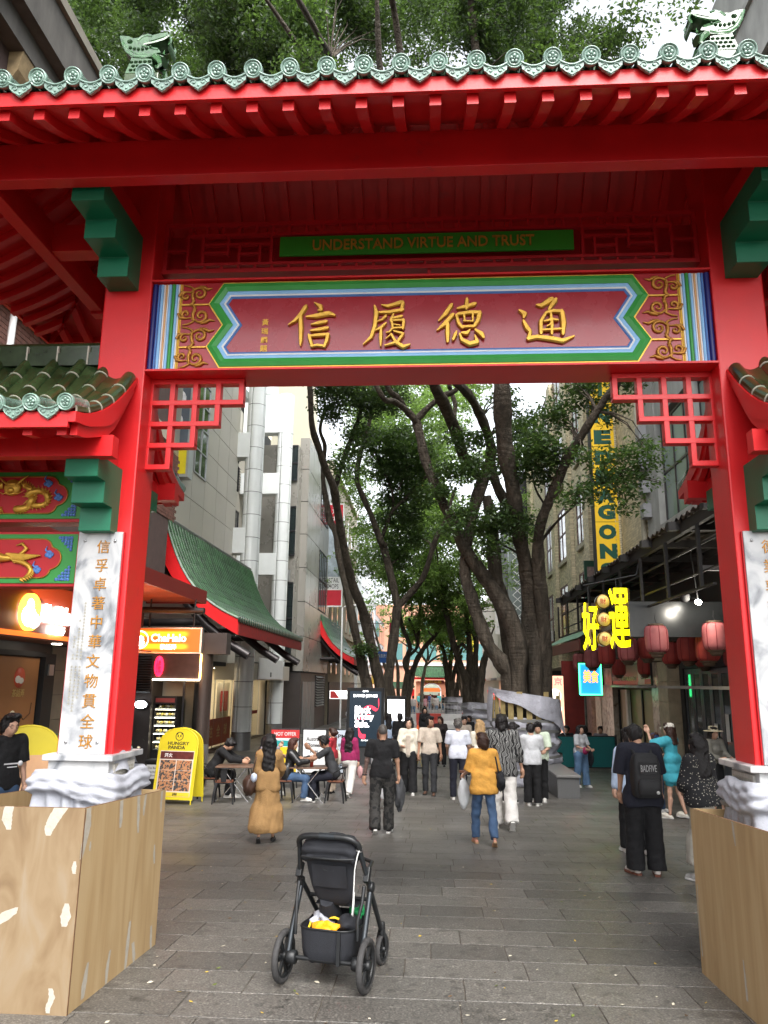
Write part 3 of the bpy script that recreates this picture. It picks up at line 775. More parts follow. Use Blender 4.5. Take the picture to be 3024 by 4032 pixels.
   for f in(-1,1):
    for i in range(12):
     u=i/11
     g.tube([(xm+f*(.02+.10*u),5.724,zc+.035-.01*u),(xm+f*(.10+.20*u),5.720,zc-.012-.03*(1-u)+.03*u)],[.012,.006],5)
    P=[(xm+f*(.05+.18*math.sin(a)),5.728,zc-.02-.11*(1-math.cos(a))*.75)for a in np.linspace(.2,PI*.8,16)]
    g.tube(P,[.02]*12+[.017,.013,.009,.004],7)
    for i,p in enumerate(P):g.tube([p,(p[0]+f*.034,5.722,p[2]-.022)],[.012,.002],5)
    g.tube([(xm+f*.12,5.73,zc+.02),(xm+f*.18,5.725,zc+.075),(xm+f*.14,5.725,zc+.115),(xm+f*.09,5.725,zc+.10)],[.014,.016,.012,.003],6)
  g.build('gilt_'+kind,GOLD,pan)
  for f in(-1,1):
   for cx,cz in((.29,.095),(.385,-.02))if kind=='dragon' else((.36,.03),(.27,-.09)):
    cl=MB()
    for i in range(4):cl.ball((xm+f*(cx+.018*math.cos(i*1.7)),5.738,zc+cz+.016*math.sin(i*1.7)),(.022,.010,.019),8)
    cl.tube([(xm+f*cx,5.736,zc+cz+.01),(xm+f*(cx-.03),5.735,zc+cz+.035),(xm+f*(cx-.02),5.735,zc+cz+.065)],[.012,.008,.003],6)
    cl.build('blue_cloud',CLOUDB,pan)
   for fz in(-1,1):
    cl=MB()
    for i in range(5):
     for j in range(5-i):
      q=(xm+f*(.525-.024*i),5.749,zc+fz*(hh+.012-.024*j))
      cl.ball(q,(.014,.009,.014),7)
    cl.build('cloud_corner',CLOUDB,pan)
# ------------------------------------------------------------------ the paved street
PAVE=ramp_mat('granite_paver',[(.30,(.034,.032,.029)),(.44,(.080,.075,.067)),(.58,(.126,.117,.104)),(.70,(.22,.206,.184))],.46,75,5,0,(1,1,1),.15,rnd=.22,spec=.5)
def paver_far():
 m=bpy.data.materials.new('granite_paver_far'); m.use_nodes=True
 N,L=m.node_tree.nodes,m.node_tree.links; p=N['Principled BSDF']; p.inputs['Roughness'].default_value=.42
 g=N.new('ShaderNodeNewGeometry'); nz=N.new('ShaderNodeTexNoise'); nz.inputs['Scale'].default_value=90; nz.inputs['Detail'].default_value=4
 a=N.new('ShaderNodeAttribute'); a.attribute_name='tone'
 L.new(g.outputs['Position'],nz.inputs['Vector'])
 mm=N.new('ShaderNodeMath'); mm.operation='MULTIPLY'; L.new(nz.outputs['Fac'],mm.inputs[0]); L.new(a.outputs['Fac'],mm.inputs[1])
 v=N.new('ShaderNodeVectorMath'); v.operation='SCALE'; v.inputs[0].default_value=(.218,.203,.180); L.new(mm.outputs[0],v.inputs['Scale']); L.new(v.outputs[0],p.inputs['Base Color'])
 n2=N.new('ShaderNodeTexNoise'); n2.inputs['Scale'].default_value=.8; n2.inputs['Detail'].default_value=3; L.new(g.outputs['Position'],n2.inputs['Vector'])
 r=N.new('ShaderNodeMapRange'); r.inputs['From Min'].default_value=.3; r.inputs['From Max'].default_value=.7; r.inputs['To Min'].default_value=.36; r.inputs['To Max'].default_value=.56
 L.new(n2.outputs['Fac'],r.inputs[0]); L.new(r.outputs[0],p.inputs['Roughness'])
 return m
def soil(m):
 N,L=m.node_tree.nodes,m.node_tree.links; p=N['Principled BSDF']; src=p.inputs['Base Color'].links[0].from_socket; g=N.new('ShaderNodeNewGeometry'); o=src
 for sc_,a,b,lo_,hi_ in((.55,.32,.68,.78,1.18),(11,.60,.70,1.,.62),(23,.66,.70,1.,1.5)):
  z=N.new('ShaderNodeTexNoise'); z.inputs['Scale'].default_value=sc_; z.inputs['Detail'].default_value=6 if sc_<1 else 1; L.new(g.outputs['Position'],z.inputs['Vector'])
  r=N.new('ShaderNodeMapRange'); r.inputs['From Min'].default_value=a; r.inputs['From Max'].default_value=b; r.inputs['To Min'].default_value=lo_; r.inputs['To Max'].default_value=hi_; L.new(z.outputs['Fac'],r.inputs['Value'])
  v=N.new('ShaderNodeVectorMath'); v.operation='SCALE'; L.new(o,v.inputs[0]); L.new(r.outputs[0],v.inputs['Scale']); o=v.outputs[0]
 L.new(o,p.inputs['Base Color'])
PAVEF=paver_far(); soil(PAVE); soil(PAVEF)
GROUT=mat('pale_joint',(.10,.085,.07),.85,var=.6,vs=9)
ys=list(np.arange(-8,34,1.0))+[40,50,60,80,100,130,160,260,500,900]
m=MB(); m.sheet(lambda u,v:((u-.5)*900 if True else 0,ys[int(round(v*(len(ys)-1)))],gz(ys[int(round(v*(len(ys)-1)))])-.012),2,len(ys)-1)
ground=m.build('ground',GROUT); tag(ground,kind='structure')
pav=MB().sheet(lambda u,v:(-8+16*u,-3+15*v,gz(-3+15*v)-.008),2,15).build('pavement',GROUT); tag(pav,kind='structure')
ROW,PAVLEN=.434,(.58,.74,.87)
PM=[]
for L_ in PAVLEN:
 mm=MB(); w,d,c=L_/2-.0035,ROW/2-.0035,.006
 mm.loft([[(-w,-d,-.02),(w,-d,-.02),(w,d,-.02),(-w,d,-.02)],[(-w,-d,-.003),(w,-d,-.003),(w,d,-.003),(-w,d,-.003)],[(-w+.003,-d+.003,0),(w-.003,-d+.003,0),(w-.003,d-.003,0),(-w+.003,d-.003,0)]],0,False,False)
 mm.add([(-w+.003,-d+.003,0),(w-.003,-d+.003,0),(w-.003,d-.003,0),(-w+.003,d-.003,0)],[(0,1,2,3)])
 PM.append(mm.mesh('paving_stone',PAVE))
rr=random.Random(5)
near,fv,ff,ft=0,[],[],[]
for r in range(-4,75):
 y=5.44+r*ROW; yc=y-ROW/2
 if yc>34:break
 sl=(gz(yc+.2)-gz(yc-.2))/.4; pit=math.atan(sl)
 xlim=3.2 if yc<9.5 else 9.5
 x=-9.0-rr.random()
 half=1.0+.62*max(yc,4)
 while x<9.0:
  k=rr.choice((0,0,1,2,2)); L_=PAVLEN[k]; xc=x+L_/2
  if yc<9.6 and yc>3.9 and abs(xc)<min(half*.72,4.6)and near<300:
   obj('paving_stone',PM[k],pav,loc=(xc,yc,gz(yc)+rr.uniform(-.001,.001)),rot=(pit,rr.uniform(-.001,.001),0)); near+=1
  elif abs(xc)<8.8:
   w,d=L_/2-.004,ROW/2-.004; z0,z1=gz(yc-d),gz(yc+d); b=len(fv); h=rr.uniform(-.0008,.0008)
   fv+=[(xc-w,yc-d,z0+h),(xc+w,yc-d,z0+h),(xc+w,yc+d,z1+h),(xc-w,yc+d,z1+h)]; ff.append((b,b+1,b+2,b+3)); ft.append(rr.uniform(.84,1.16))
  x+=L_
for y in np.arange(34,110,1.2):
 x=-8.8
 while x<8.8:
  b=len(fv); z0,z1=gz(y),gz(y+1.2)
  fv+=[(x,y,z0),(x+2.18,y,z0),(x+2.18,y+1.18,z1),(x,y+1.18,z1)]; ff.append((b,b+1,b+2,b+3)); ft.append(rr.uniform(.85,1.15)); x+=2.2
fm=np_mesh('paving_stones',fv,ff,PAVEF)
a=fm.attributes.new('tone','FLOAT','FACE'); a.data.foreach_set('value',np.array(ft,np.float32))
obj('paving_stones',fm,pav,kind='stuff')
# fallen leaves and litter
lv,lf,lm=[],[],[]
for i in range(420):
 y=4.2+14*rr.random()**1.6; x=rr.uniform(-.62,.55)*(y*.75+1)+.3
 if(x<-2.1 or x>1.85)and y<6.6:continue
 s=rr.uniform(.008,.026); a=rr.random()*2*PI; b=len(lv); z=gz(y)+.003
 for px,py,pz in((-1,0,.1),(0,-.42,.0),(1,0,.25),(0,.42,.35)):
  lv.append((x+s*(px*math.cos(a)-py*math.sin(a)),y+s*(px*math.sin(a)+py*math.cos(a)),z+s*pz*rr.random()))
 lf+=[(b,b+1,b+2),(b,b+2,b+3)]; k=rr.choice((0,0,0,1,1,2,3,3)); lm+=[k,k]
lm_=np_mesh('fallen_leaves',lv,lf,[mat('litter_pale',(.50,.46,.36),.8),mat('litter_yellow',(.42,.30,.05),.7),mat('litter_green',(.12,.16,.03),.7),mat('litter_brown',(.09,.055,.03),.8)],lm)
tag(obj('fallen_leaves',lm_),kind='stuff')
# ------------------------------------------------------------------ plywood boxes round the gate's feet
PLY=ramp_mat('plywood',[(.25,(.31,.20,.095)),(.42,(.385,.26,.125)),(.55,(.42,.295,.15)),(.75,(.46,.335,.185))],.62,1.7,10,.8,(5,5,.5),.06)  # side boards: colour lightened to stand in for light they lack
PLYG=ramp_mat('weathered_plywood',[(.25,(.135,.085,.042)),(.42,(.19,.125,.064)),(.55,(.225,.158,.088)),(.75,(.25,.20,.14))],.7,1.9,10,1.0,(3.2,3.2,1.0),.06)  # greyer weathered front board, colour also darkened to offset the strong light there
PLYE=mat('plywood_edge',(.16,.085,.04),.8,var=.35,vs=25)
PUTTY=mat('wood_filler',(.40,.365,.305),.8,var=.16,vs=18,bump=.3,bs=50)
def ply_box(s,x_in,x_out,y0,y1,zt,label):
 bx=thing('plywood_box',label,'box',((x_in+x_out)/2,(y0+y1)/2,gz(y0)))
 def top(y):return zt-.048*(y-y0)*1.15
 t=.018; a,b=sorted((x_in,x_in-t*(1 if s>0 else-1)*-1))if False else sorted((x_in,x_in+s*t))
 def side(x0,x1,name,mt):
  m=MB(); m.prism([(y0+t,gz(y0)-.01),(y1-t,gz(y1)-.01),(y1-t,top(y1-t)),(y0+t,top(y0+t))],'x',x0,x1)
  q=m.build(name,[mt],bx)
  MB().prism([(y0+t,top(y0+t)+.0004),(y1-t,top(y1-t)+.0004),(y1-t,top(y1-t)+.0016),(y0+t,top(y0+t)+.0016)],'x',x0+.0005,x1-.0005).build('panel_edge',PLYE,q)
  return q
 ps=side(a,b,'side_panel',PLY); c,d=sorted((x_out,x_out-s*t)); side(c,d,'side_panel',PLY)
 lo,hi=sorted((x_in,x_out))
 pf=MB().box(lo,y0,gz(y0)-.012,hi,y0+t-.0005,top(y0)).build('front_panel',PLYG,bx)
 bar('panel_edge',lo+.001,y0+.001,top(y0)+.0004,hi-.001,y0+t-.002,top(y0)+.0016,PLYE,pf)
 bar('panel_edge',min(x_in,x_in-s*.002),y0+.001,gz(y0),max(x_in,x_in-s*.002),y0+t-.002,top(y0)-.01,PLYE,pf)
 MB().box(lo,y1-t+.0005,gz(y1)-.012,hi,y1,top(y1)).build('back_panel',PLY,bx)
 return bx,ps,pf,top
def patch(mm,P,pos,rj):
 """an irregular smear of filler: centre line P in panel (u, z) with half widths"""
 ring=[]
 L_,R_=[],[]
 for i in range(len(P)-1):
  for k in range(6):
   u=k/6; x=P[i][0]*(1-u)+P[i+1][0]*u; z=P[i][1]*(1-u)+P[i+1][1]*u; w=P[i][2]*(1-u)+P[i+1][2]*u
   L_.append((x-w-rj.uniform(0,.006),z)); R_.append((x+w+rj.uniform(0,.006),z))
 out=L_+R_[::-1]
 m_=MB(); m_.add([pos(u,z)for u,z in out],[tuple(range(len(out)))]); m_.build('filler_patch',PUTTY,mm)
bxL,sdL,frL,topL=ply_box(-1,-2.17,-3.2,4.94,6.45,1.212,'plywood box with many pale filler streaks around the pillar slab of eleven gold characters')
rj=random.Random(3)
m=MB(); pos=lambda u,z:(-2.1688,u,z)
def onside(px,py):q=V(CAMR@np.array([(px-CX)/FPX,(py-CY)/FPX,1.])); q=q*(-2.1688/q.x); return q.y,q.z+CAMH
def sp(pts,f,wsc):return[(*onside(px*1000/1659,3000+py*1032/1712),w*wsc)for px,py,w in pts]
for P in([(583,300,18),(575,420,26),(545,560,20),(525,650,5)],[(797,250,17),(790,380,15),(785,440,5)],[(908,222,16),(903,380,14),(902,480,3)],[(955,212,13),(942,300,12),(938,360,3)],[(1060,190,12),(1053,280,12),(1050,340,5)],[(1010,540,6),(1007,610,12),(1008,675,5)],[(850,1040,10),(835,1180,18),(820,1330,12),(812,1375,6)],[(868,1180,14),(875,1260,15),(872,1320,8)],[(988,1070,10),(985,1160,13),(985,1230,8)],[(720,1230,8),(700,1350,15),(690,1470,8)],[(575,1310,8),(550,1450,22),(535,1570,10)],[(592,520,3),(588,560,7),(586,585,3)]):
 patch(sdL,sp(P,onside,.0016),pos,rj)
m=MB(); pos=lambda u,z:(u,4.9388,z)
def onfr(px,py):q=at(px*1000/1659,3000+py*1032/1712,4.9388); return q.x,q.z
for P in([(60,290,26),(45,380,30),(60,455,8)],[(400,300,44),(350,380,36),(320,440,28),(312,490,8)],[(490,650,6),(482,690,12),(485,740,4)],[(436,925,10),(428,1010,30),(415,1090,10)],[(110,950,6),(60,985,45),(10,1030,40),(-40,1070,20)],[(330,1480,10),(340,1540,16),(315,1600,14),(310,1650,8)]):
 patch(frL,[(*onfr(px,py),w*.0010)for px,py,w in P],pos,rj)
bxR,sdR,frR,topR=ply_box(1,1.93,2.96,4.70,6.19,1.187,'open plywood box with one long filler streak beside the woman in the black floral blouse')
m=MB(); pos=lambda u,z:(1.9288,u,z)
def onsr(px,py):q=V(CAMR@np.array([(px-CX)/FPX,(py-CY)/FPX,1.])); q=q*(1.9288/q.x); return q.y,q.z+CAMH
for P in([(2883,3235,9),(2890,3290,9),(2897,3340,2)],[(2926,3780,3),(2935,3860,7),(2945,3960,9)],[(2745,3480,2),(2750,3600,4),(2770,3800,5)]):
 patch(sdR,[(*onsr(px,py),w*.0016)for px,py,w in P],pos,rj)
# white sheets wrapped round the plinths
CLOTH=mat('white_sheet',(.34,.35,.39),.85,var=.12,vs=5,bump=.35,bs=34,bd=.012)
def wrap(s,label,flap):
 xc,yc=gx(s,2.467),5.785
 n=180; rings=[]
 for i in range(40):
  z=.86+.50*i/34 if i<35 else 1.36-.014*(i-34)**1.4
  rg=[]
  for j in range(n):
   a=2*PI*j/n; c,si=math.cos(a),math.sin(a); k=(abs(c)**10+abs(si)**10)**-.1
   edge=1.19+.035*math.sin(a+s)+.02*math.sin(3*a+1)
   u=min(1,max(0,(z-edge)/.025)); top=max(0,(z-1.27)/.09)
   drape=.062+.035*abs(math.sin(a*7+1.3*math.sin(a*3+s)+3*(z-1)))**1.6*(1.25-z)/.3+.012*math.sin(a*19+8*z)
   roll=.088+.020*abs(math.sin((z-edge)*46+1.4*math.sin(a+s)+.9*math.sin(2*a+1)))**.8+.014*math.sin(2*a+s)+.010*abs(math.sin(9*a+(z-1.2)*40))-.045*top**2
   f=drape*(1-u)+roll*u
   if i>=35:f=max(.004,.055-.011*(i-34))
   zz=z+(.018*math.sin(a*2+s)+.010*math.sin(a*5))*min(1,max(0,(z-1.05)*5))
   rg.append((xc+(.225+f)*k*c,yc+(.245+f)*k*si,zz))
  rings.append(rg)
 t=thing('cloth_wrap',label,'cloth',(xc,yc,.85))
 MB().loft(rings,0,True,False).build('wrapped_sheet',CLOTH,t)
 if flap:
  f=MB()
  P0=V((gx(s,2.20),5.60,1.36))
  def fl(u,v):
   y=5.56+.62*u; h=.02+.20*math.sin(PI*min(1,u*1.05))**.8
   return(gx(s,2.225)+.05*math.sin(u*5)*(1-v)+(.03+.05*v)*-s*-1*.6,y,1.34+h*v+.03*math.sin(u*8)*(1-v))
  f.sheet(fl,14,6); f.build('loose_flap',CLOTH,t)
 else:
  st=MB(); rg=[]
  for z,o in((1.175,.10),(1.20,.112),(1.215,.10)):
   rg.append([(xc+(.225+o)*((abs(math.cos(a))**5+abs(math.sin(a))**5)**-.2)*math.cos(a),yc+(.245+o)*((abs(math.cos(a))**5+abs(math.sin(a))**5)**-.2)*math.sin(a),z+.02*math.sin(a*2))for a in np.linspace(0,2*PI,49)[:-1]])
  st.loft(rg,0,True,False).build('grey_tape',mat('grey_tape',(.16,.16,.15),.5),t)
 return t
wrap(-1,'white sheet bunched with a loose flap around the marble plinth inside the streaked plywood box',True)
wrap(1,'white sheet tied with grey tape around the gate plinth next to the floral blouse',False)
# ------------------------------------------------------------------ the pushchair
BLK=mat('black_fabric',(.012,.013,.017),.82,var=.25,vs=18,bump=.35,bs=260)
BLK2=mat('black_plastic',(.010,.011,.012),.42,var=.2,vs=20,bump=.05)
FRAMEG=mat('graphite_metal',(.035,.040,.045),.34,metal=.6,var=.15,vs=15)
TYRE=mat('tyre_rubber',(.035,.034,.034),.72,var=.4,vs=30,bump=.2,bs=120)
st=thing('pushchair','black pushchair with white and yellow bags in its basket standing on the pavement','pushchair',(-.725,5.58,gz(5.58)),-.235,local=True)
st.rotation_euler=(-.045,0,-.235)
def wheel(x,y,r,w,spokes,steer=0.):
 m=MB(); k=r*.14
 m.lathe([(r*.80,-w*.38),(r*.90,-w*.5),(r*.97,-w*.36),(r,-w*.12),(r,w*.12),(r*.97,w*.36),(r*.90,w*.5),(r*.80,w*.38)],40,ax='x')
 ty=m.build('wheel',TYRE,st,loc=(x,y,r),rot=(0,0,steer))
 h=MB(); h.lathe([(r*.82,-w*.30),(r*.74,-w*.34),(r*.70,-w*.15),(r*.70,w*.15),(r*.74,w*.34),(r*.82,w*.30)],32,ax='x')
 h.lathe([(0,-w*.75),(r*.17,-w*.7),(r*.2,-w*.4),(r*.2,w*.4),(r*.17,w*.7),(0,w*.75)],16,ax='x')
 for i in range(spokes):
  a=2*PI*i/spokes
  for o in(-.09,.09):h.beam((0,r*.15*math.cos(a+o*3),r*.15*math.sin(a+o*3)),(0,r*.73*math.cos(a+o),r*.73*math.sin(a+o)),w*.35,r*.07)
 h.build('rim',BLK2,ty)
 return ty
for s in(-1,1):
 wheel(s*.295,0,.165,.045,6); wheel(s*.215,.62,.105,.04,7,-.06)
fr=MB()
for s in(-1,1):
 fr.tube([(s*.262,-.01,.15),(s*.262,.04,.30),(s*.262,.19,.60)],.019,10)
 fr.build('rear_leg',FRAMEG,st)if False else None
for s in(-1,1):
 MB().tube([(s*.262,-.02,.145),(s*.262,.03,.28),(s*.258,.17,.60)],[.019,.02,.02],10).build('rear_leg',FRAMEG,st)
 MB().tube([(s*.252,.15,.62),(s*.245,.26,.52),(s*.228,.50,.30),(s*.215,.575,.25)],.017,10).build('front_leg',FRAMEG,st)
 fk=MB(); fk.lathe([(.022,.20),(.026,.22),(.026,.275),(.022,.29)],12,(s*.215,.60,0),cap=True)
 for o in(-.03,.03):fk.tube([(s*.215+o*.5,.60,.235),(s*.215+o,.61,.17),(s*.215+o,.62,.105)],[.012,.013,.011],8)
 fk.build('fork',BLK2,st)
 MB().tube([(s*.258,.16,.585),(s*.252,.12,.66),(s*.232,.05,.79),(s*.222,.015,.86)],[.018,.018,.017,.017],10).build('push_arm',FRAMEG,st)
 j=MB(); j.lathe([(0,-.022),(.034,-.02),(.036,0),(.034,.02),(0,.022)],16,(s*.262,.165,.605),'x'); j.obox(Matrix.Translation((s*.25,.11,.69))@Matrix.Rotation(-.45,4,'X'),.04,.045,.10)
 j.build('hinge',BLK2,st,bev=.004)
 lv_=MB(); lv_.tube([(s*.225,.02,.30),(s*.222,.015,.42),(s*.238,.05,.52),(s*.24,.08,.62)],[.012,.012,.012,.014],8); lv_.build('side_tube',BLK2,st)
 hb_=MB(); hb_.lathe([(0,-.035),(.04,-.035),(.043,-.02),(.043,.03),(.03,.035),(0,.035)],18,(s*.235,0,.165),'x'); hb_.build('brake_hub',BLK2,st)
MB().tube([(-.24,0,.165),(.24,0,.165)],.014,8).build('axle',BLK2,st)
MB().tube([(-.245,.28,.50),(.245,.28,.50)],.013,8).build('cross_bar',BLK2,st)
hn=[]
for i in range(15):
 u=i/14; a=PI*u
 hn.append((-.222*math.copysign(abs(math.cos(a))**.45,math.cos(a)),.015-.062*math.sin(a)**.8,.86+.082*math.sin(a)**.7))
hd=MB().tube(hn,.0205,12).build('handle',BLK2,st)
MB().tube([(-.05,hn[7][1],hn[7][2]),(.06,hn[7][1],hn[7][2])],.0235,12).build('adjuster',FRAMEG,hd)
MB().tube([(.216,.014,.852),(.221,.013,.875)],.0225,12).build('ring',mat('dull_silver',(.5,.5,.5),.35,metal=.8),hd)
# seat shell, folded hood
seat=MB(); rings=[]
for z,y,w,d in((.465,.19,.05,.02),(.472,.18,.085,.035),(.49,.165,.112,.045),(.53,.14,.135,.052),(.60,.11,.155,.055),(.70,.08,.175,.055),(.78,.06,.188,.05),(.84,.045,.19,.045)):
 rings.append([(w*math.copysign(abs(math.cos(a))**.5,math.cos(a)),y+d*(1 if math.sin(a)>0 else.55)*math.copysign(abs(math.sin(a))**.8,math.sin(a)),z)for a in np.linspace(0,2*PI,33)[:-1]])
sb=seat.loft(rings,0).build('seat_back',BLK,st)
MB().sheet(lambda u,v:(-.125+.25*u,.012+.055*(1-v)**1.0-.004+.004*math.sin(u*9),.60+.15*v),10,6).build('back_flap',BLK,sb)
MB().prism([(-.045,.745),(-.038,.712),(.035,.712),(.045,.745)],'y',.018,.028).build('mesh_window',BLK2,sb)
MB().sheet(lambda u,v:(-.16+.32*u,.2+.30*v,.47+.03*math.sin(PI*v)-.01),6,6).build('seat_pad',BLK,st)
MB().tube([(-.19,.28,.66),(-.185,.42,.72),(-.1,.47,.73),(.1,.47,.73),(.185,.42,.72),(.19,.28,.66)],.014,8).build('bumper_bar',BLK2,st)
MB().tube([(-.05,.14,.50),(-.06,.2,.44),(-.04,.3,.36)],[.05,.07,.06],8).build('footrest',BLK,st)
hood=MB(); rings=[]
for z,w,yb_,d in((.775,.180,.020,.06),(.785,.198,-.022,.10),(.805,.206,-.034,.13),(.823,.203,-.022,.13),(.831,.206,-.036,.14),(.862,.208,-.044,.16),(.878,.203,-.030,.16),(.886,.202,-.036,.17),(.912,.190,-.02,.17),(.932,.160,.01,.15),(.940,.11,.05,.10)):
 rings.append([(w*math.copysign(abs(math.cos(a))**.45,math.cos(a)),yb_+d*.5+d*.5*math.copysign(abs(math.sin(a))**.7,math.sin(a))+.003*math.sin(a*9+z*60),z-.016*abs(math.cos(a))**2+.004*math.sin(a*7+z*90))for a in np.linspace(0,2*PI,49)[:-1]])
hood.loft(rings,0).build('folded_hood',BLK,st)
MB().tube([(-.19,-.012,.80),(-.1,-.03,.797),(0,-.034,.796),(.1,-.03,.797),(.19,-.012,.80)],.009,8).build('hood_piping',BLK2,st)
# basket
def brim(f):return[((.205-.03*f)*math.copysign(abs(math.cos(a))**.45,math.cos(a)),.20+(.235-.02*f)*math.copysign(abs(math.sin(a))**.5,math.sin(a)),0)for a in np.linspace(0,2*PI,41)[:-1]]
bk=MB(); rg=[]
for z,f,in((.352,0),(.30,.2),(.22,.5),(.165,.9),(.145,1.8)):
 rg.append([(x,y,z+(.035*max(0,(y-.2)/.23)if z>.3 else 0)+.006*math.sin(i*1.3)*(z<.34))for i,(x,y,_)in enumerate(brim(f))])
bk.loft(rg,0,True,False); bk.add(rg[-1],[tuple(range(40))])
bk.loft([[(x*.965,.2+(y-.2)*.965,z)for x,y,z in r]for r in rg[:4][::1]],0,True,False)
bsk=bk.build('basket',BLK,st)
MB().tube([(x,y,z+.003)for x,y,z in rg[0]+rg[0][:1]],.0065,6).build('rim_piping',BLK2,bsk)
MB().box(.10,-.046,.15,.123,-.030,.35).build('strap',BLK2,bsk)
WS=MB(); WS.tube([(.226,.0,.865),(.222,-.03,.83),(.20,-.012,.74),(.196,-.008,.62),(.192,-.006,.52),(.188,-.004,.46),(.196,-.004,.45),(.198,-.006,.52),(.2,-.01,.60)],.0045,6).build('white_cord',mat('white_cord',(.55,.55,.53),.8),st)
def crumple(c,r,seed,n=14,amp=.35):
 rc=np.random.default_rng(seed); ph=rc.uniform(0,6.28,(6,2)); fr_=rc.integers(2,6,(6,2))
 rings=[]
 for i in range(n+1):
  th=PI*i/n; ring=[]
  for j in range(2*n):
   p=2*PI*j/(2*n); d=1+amp*sum(math.sin(fr_[k][0]*th+ph[k][0])*math.sin(fr_[k][1]*p+ph[k][1])for k in range(6))/3
   ring.append((c[0]+r[0]*d*math.sin(th)*math.cos(p),c[1]+r[1]*d*math.sin(th)*math.sin(p),c[2]+r[2]*d*math.cos(th)))
  rings.append(ring)
 return MB().loft(rings,0,True,False)
Mst=Matrix.Translation(st.location)@st.rotation_euler.to_matrix().to_4x4()
def carried(name,label,cat,mb,mt):
 o=obj(name,mb.mesh(name,mt)); o.matrix_basis=Mst; return tag(o,label,cat)
crumple_w=crumple((-.10,.24,.36),(.075,.12,.055),4,amp=.45); carried('white_bag','crumpled white cloth bag lying in the pushchair basket','bag',crumple_w,CLOTH)
yb=crumple((-.035,.08,.325),(.105,.085,.05),9,amp=.30); yo=carried('yellow_bag','orange and yellow folded bag at the rear of the pushchair basket','bag',yb,mat('yellow_nylon',(.72,.32,.01),.45,var=.15,vs=12,bump=.15,bs=40))
MB().tube([(-.145,.06,.335),(-.155,.12,.36),(-.11,.17,.378),(.0,.185,.385),(.08,.165,.372)],.008,6).build('yellow_strap',mat('bright_yellow',(.8,.55,.03),.5),yo)
carried('green_pouch','green and white pouch poking out of the pushchair basket','pouch',crumple((.10,.36,.40),(.055,.04,.05),21,amp=.4),mat('green_nylon',(.02,.25,.08),.5,var=.5,vs=8))
carried('black_bag','black padded bag filling the side of the pushchair basket','bag',crumple((.09,.22,.35),(.08,.13,.055),31,amp=.2),BLK)
# ------------------------------------------------------------------ buildings on the left
CLAD=mat('champagne_cladding',(.50,.47,.40),.38,metal=.0,var=.08,vs=.7,bump=.0,rnd=.05,spec=.5)
CLADG=mat('grey_metal_cladding',(.30,.285,.255),.28,metal=.25,var=.10,vs=.6,rnd=.06)
JOINT=mat('dark_joint',(.03,.03,.03),.8)
WTILE=mat('white_column_tile',(.74,.77,.76),.22,var=.05,vs=2,rnd=.03,coat=.3)
GLASS=mat('dark_glass',(.015,.022,.024),.05,var=0,spec=.9,coat=.5)
GLASSC=mat('pale_glass',(.05,.075,.075),.06,var=0,spec=.9)
CLEAR=mat('clear_glass',(.9,.95,.95),.02,var=0,trans=1.,ior=1.1)
FRAMEA=mat('aluminium_frame',(.45,.46,.46),.35,metal=.7)
FRAMED=mat('dark_frame',(.025,.025,.028),.4,metal=.3)
STEELD=mat('dark_steel_tube',(.035,.03,.03),.35,metal=.5,var=.3)
BROWNM=mat('bronze_column',(.075,.055,.048),.32,metal=.5,var=.12)
CHEQ=mat('chequer_plate',(.20,.20,.20),.4,metal=.6,var=.35,vs=70,bump=.6,bs=60)
TILER=mat('tile_green',(.024,.070,.026),.34,var=.5,vs=3,bump=.1,bs=30,coat=.15,rnd=.30)
CREAM=mat('cream_interior',(.62,.56,.44),.7,var=.06)
ORANGE=mat('orange_vinyl',(.55,.10,.02),.5,var=.1)
STONEW=mat('stone_wall_tile',(.17,.145,.11),.5,var=.22,vs=2.5,rnd=.12)
CHAR=mat('charcoal_panel',(.045,.038,.036),.45,var=.15)
BLACKM=mat('black_matt',(.012,.012,.013),.6,var=.2)
def glow(name,col,s):return mat(name,col,.5,var=0,emit=col,es=s)
LAMPW=glow('lamp_white',(1,.93,.8),6.)
WARM=glow('warm_light',(1,.78,.45),5.)
lb=thing('clad_building','champagne metal clad building with two white tiled columns and recessed windows','building',(-9.5,20,0))
core=MB(); core.box(-14,9,2.6,-8.66,32.3,17); core.box(-14,32.3,3.0,-10.2,46,17)
wall=core.build('wall',JOINT,lb)
PW,PH=1.55,1.12
pm=MB().box(0,-PW/2+.012,-PH/2+.012,.055,PW/2-.012,PH/2-.012).mesh('cladding_panel',CLAD)
win=lambda y,z:26.0<y<27.7 and 9.3<z<13.1
for j in range(15):
 yc=32.3-PW/2-j*PW
 for k in range(12):
  zc=2.75+PH/2+k*PH
  if abs(yc-26.875)<.9 and 9.0<zc<13.6:continue
  obj('cladding_panel',pm,wall,loc=(-8.66,yc,zc),bev=0)
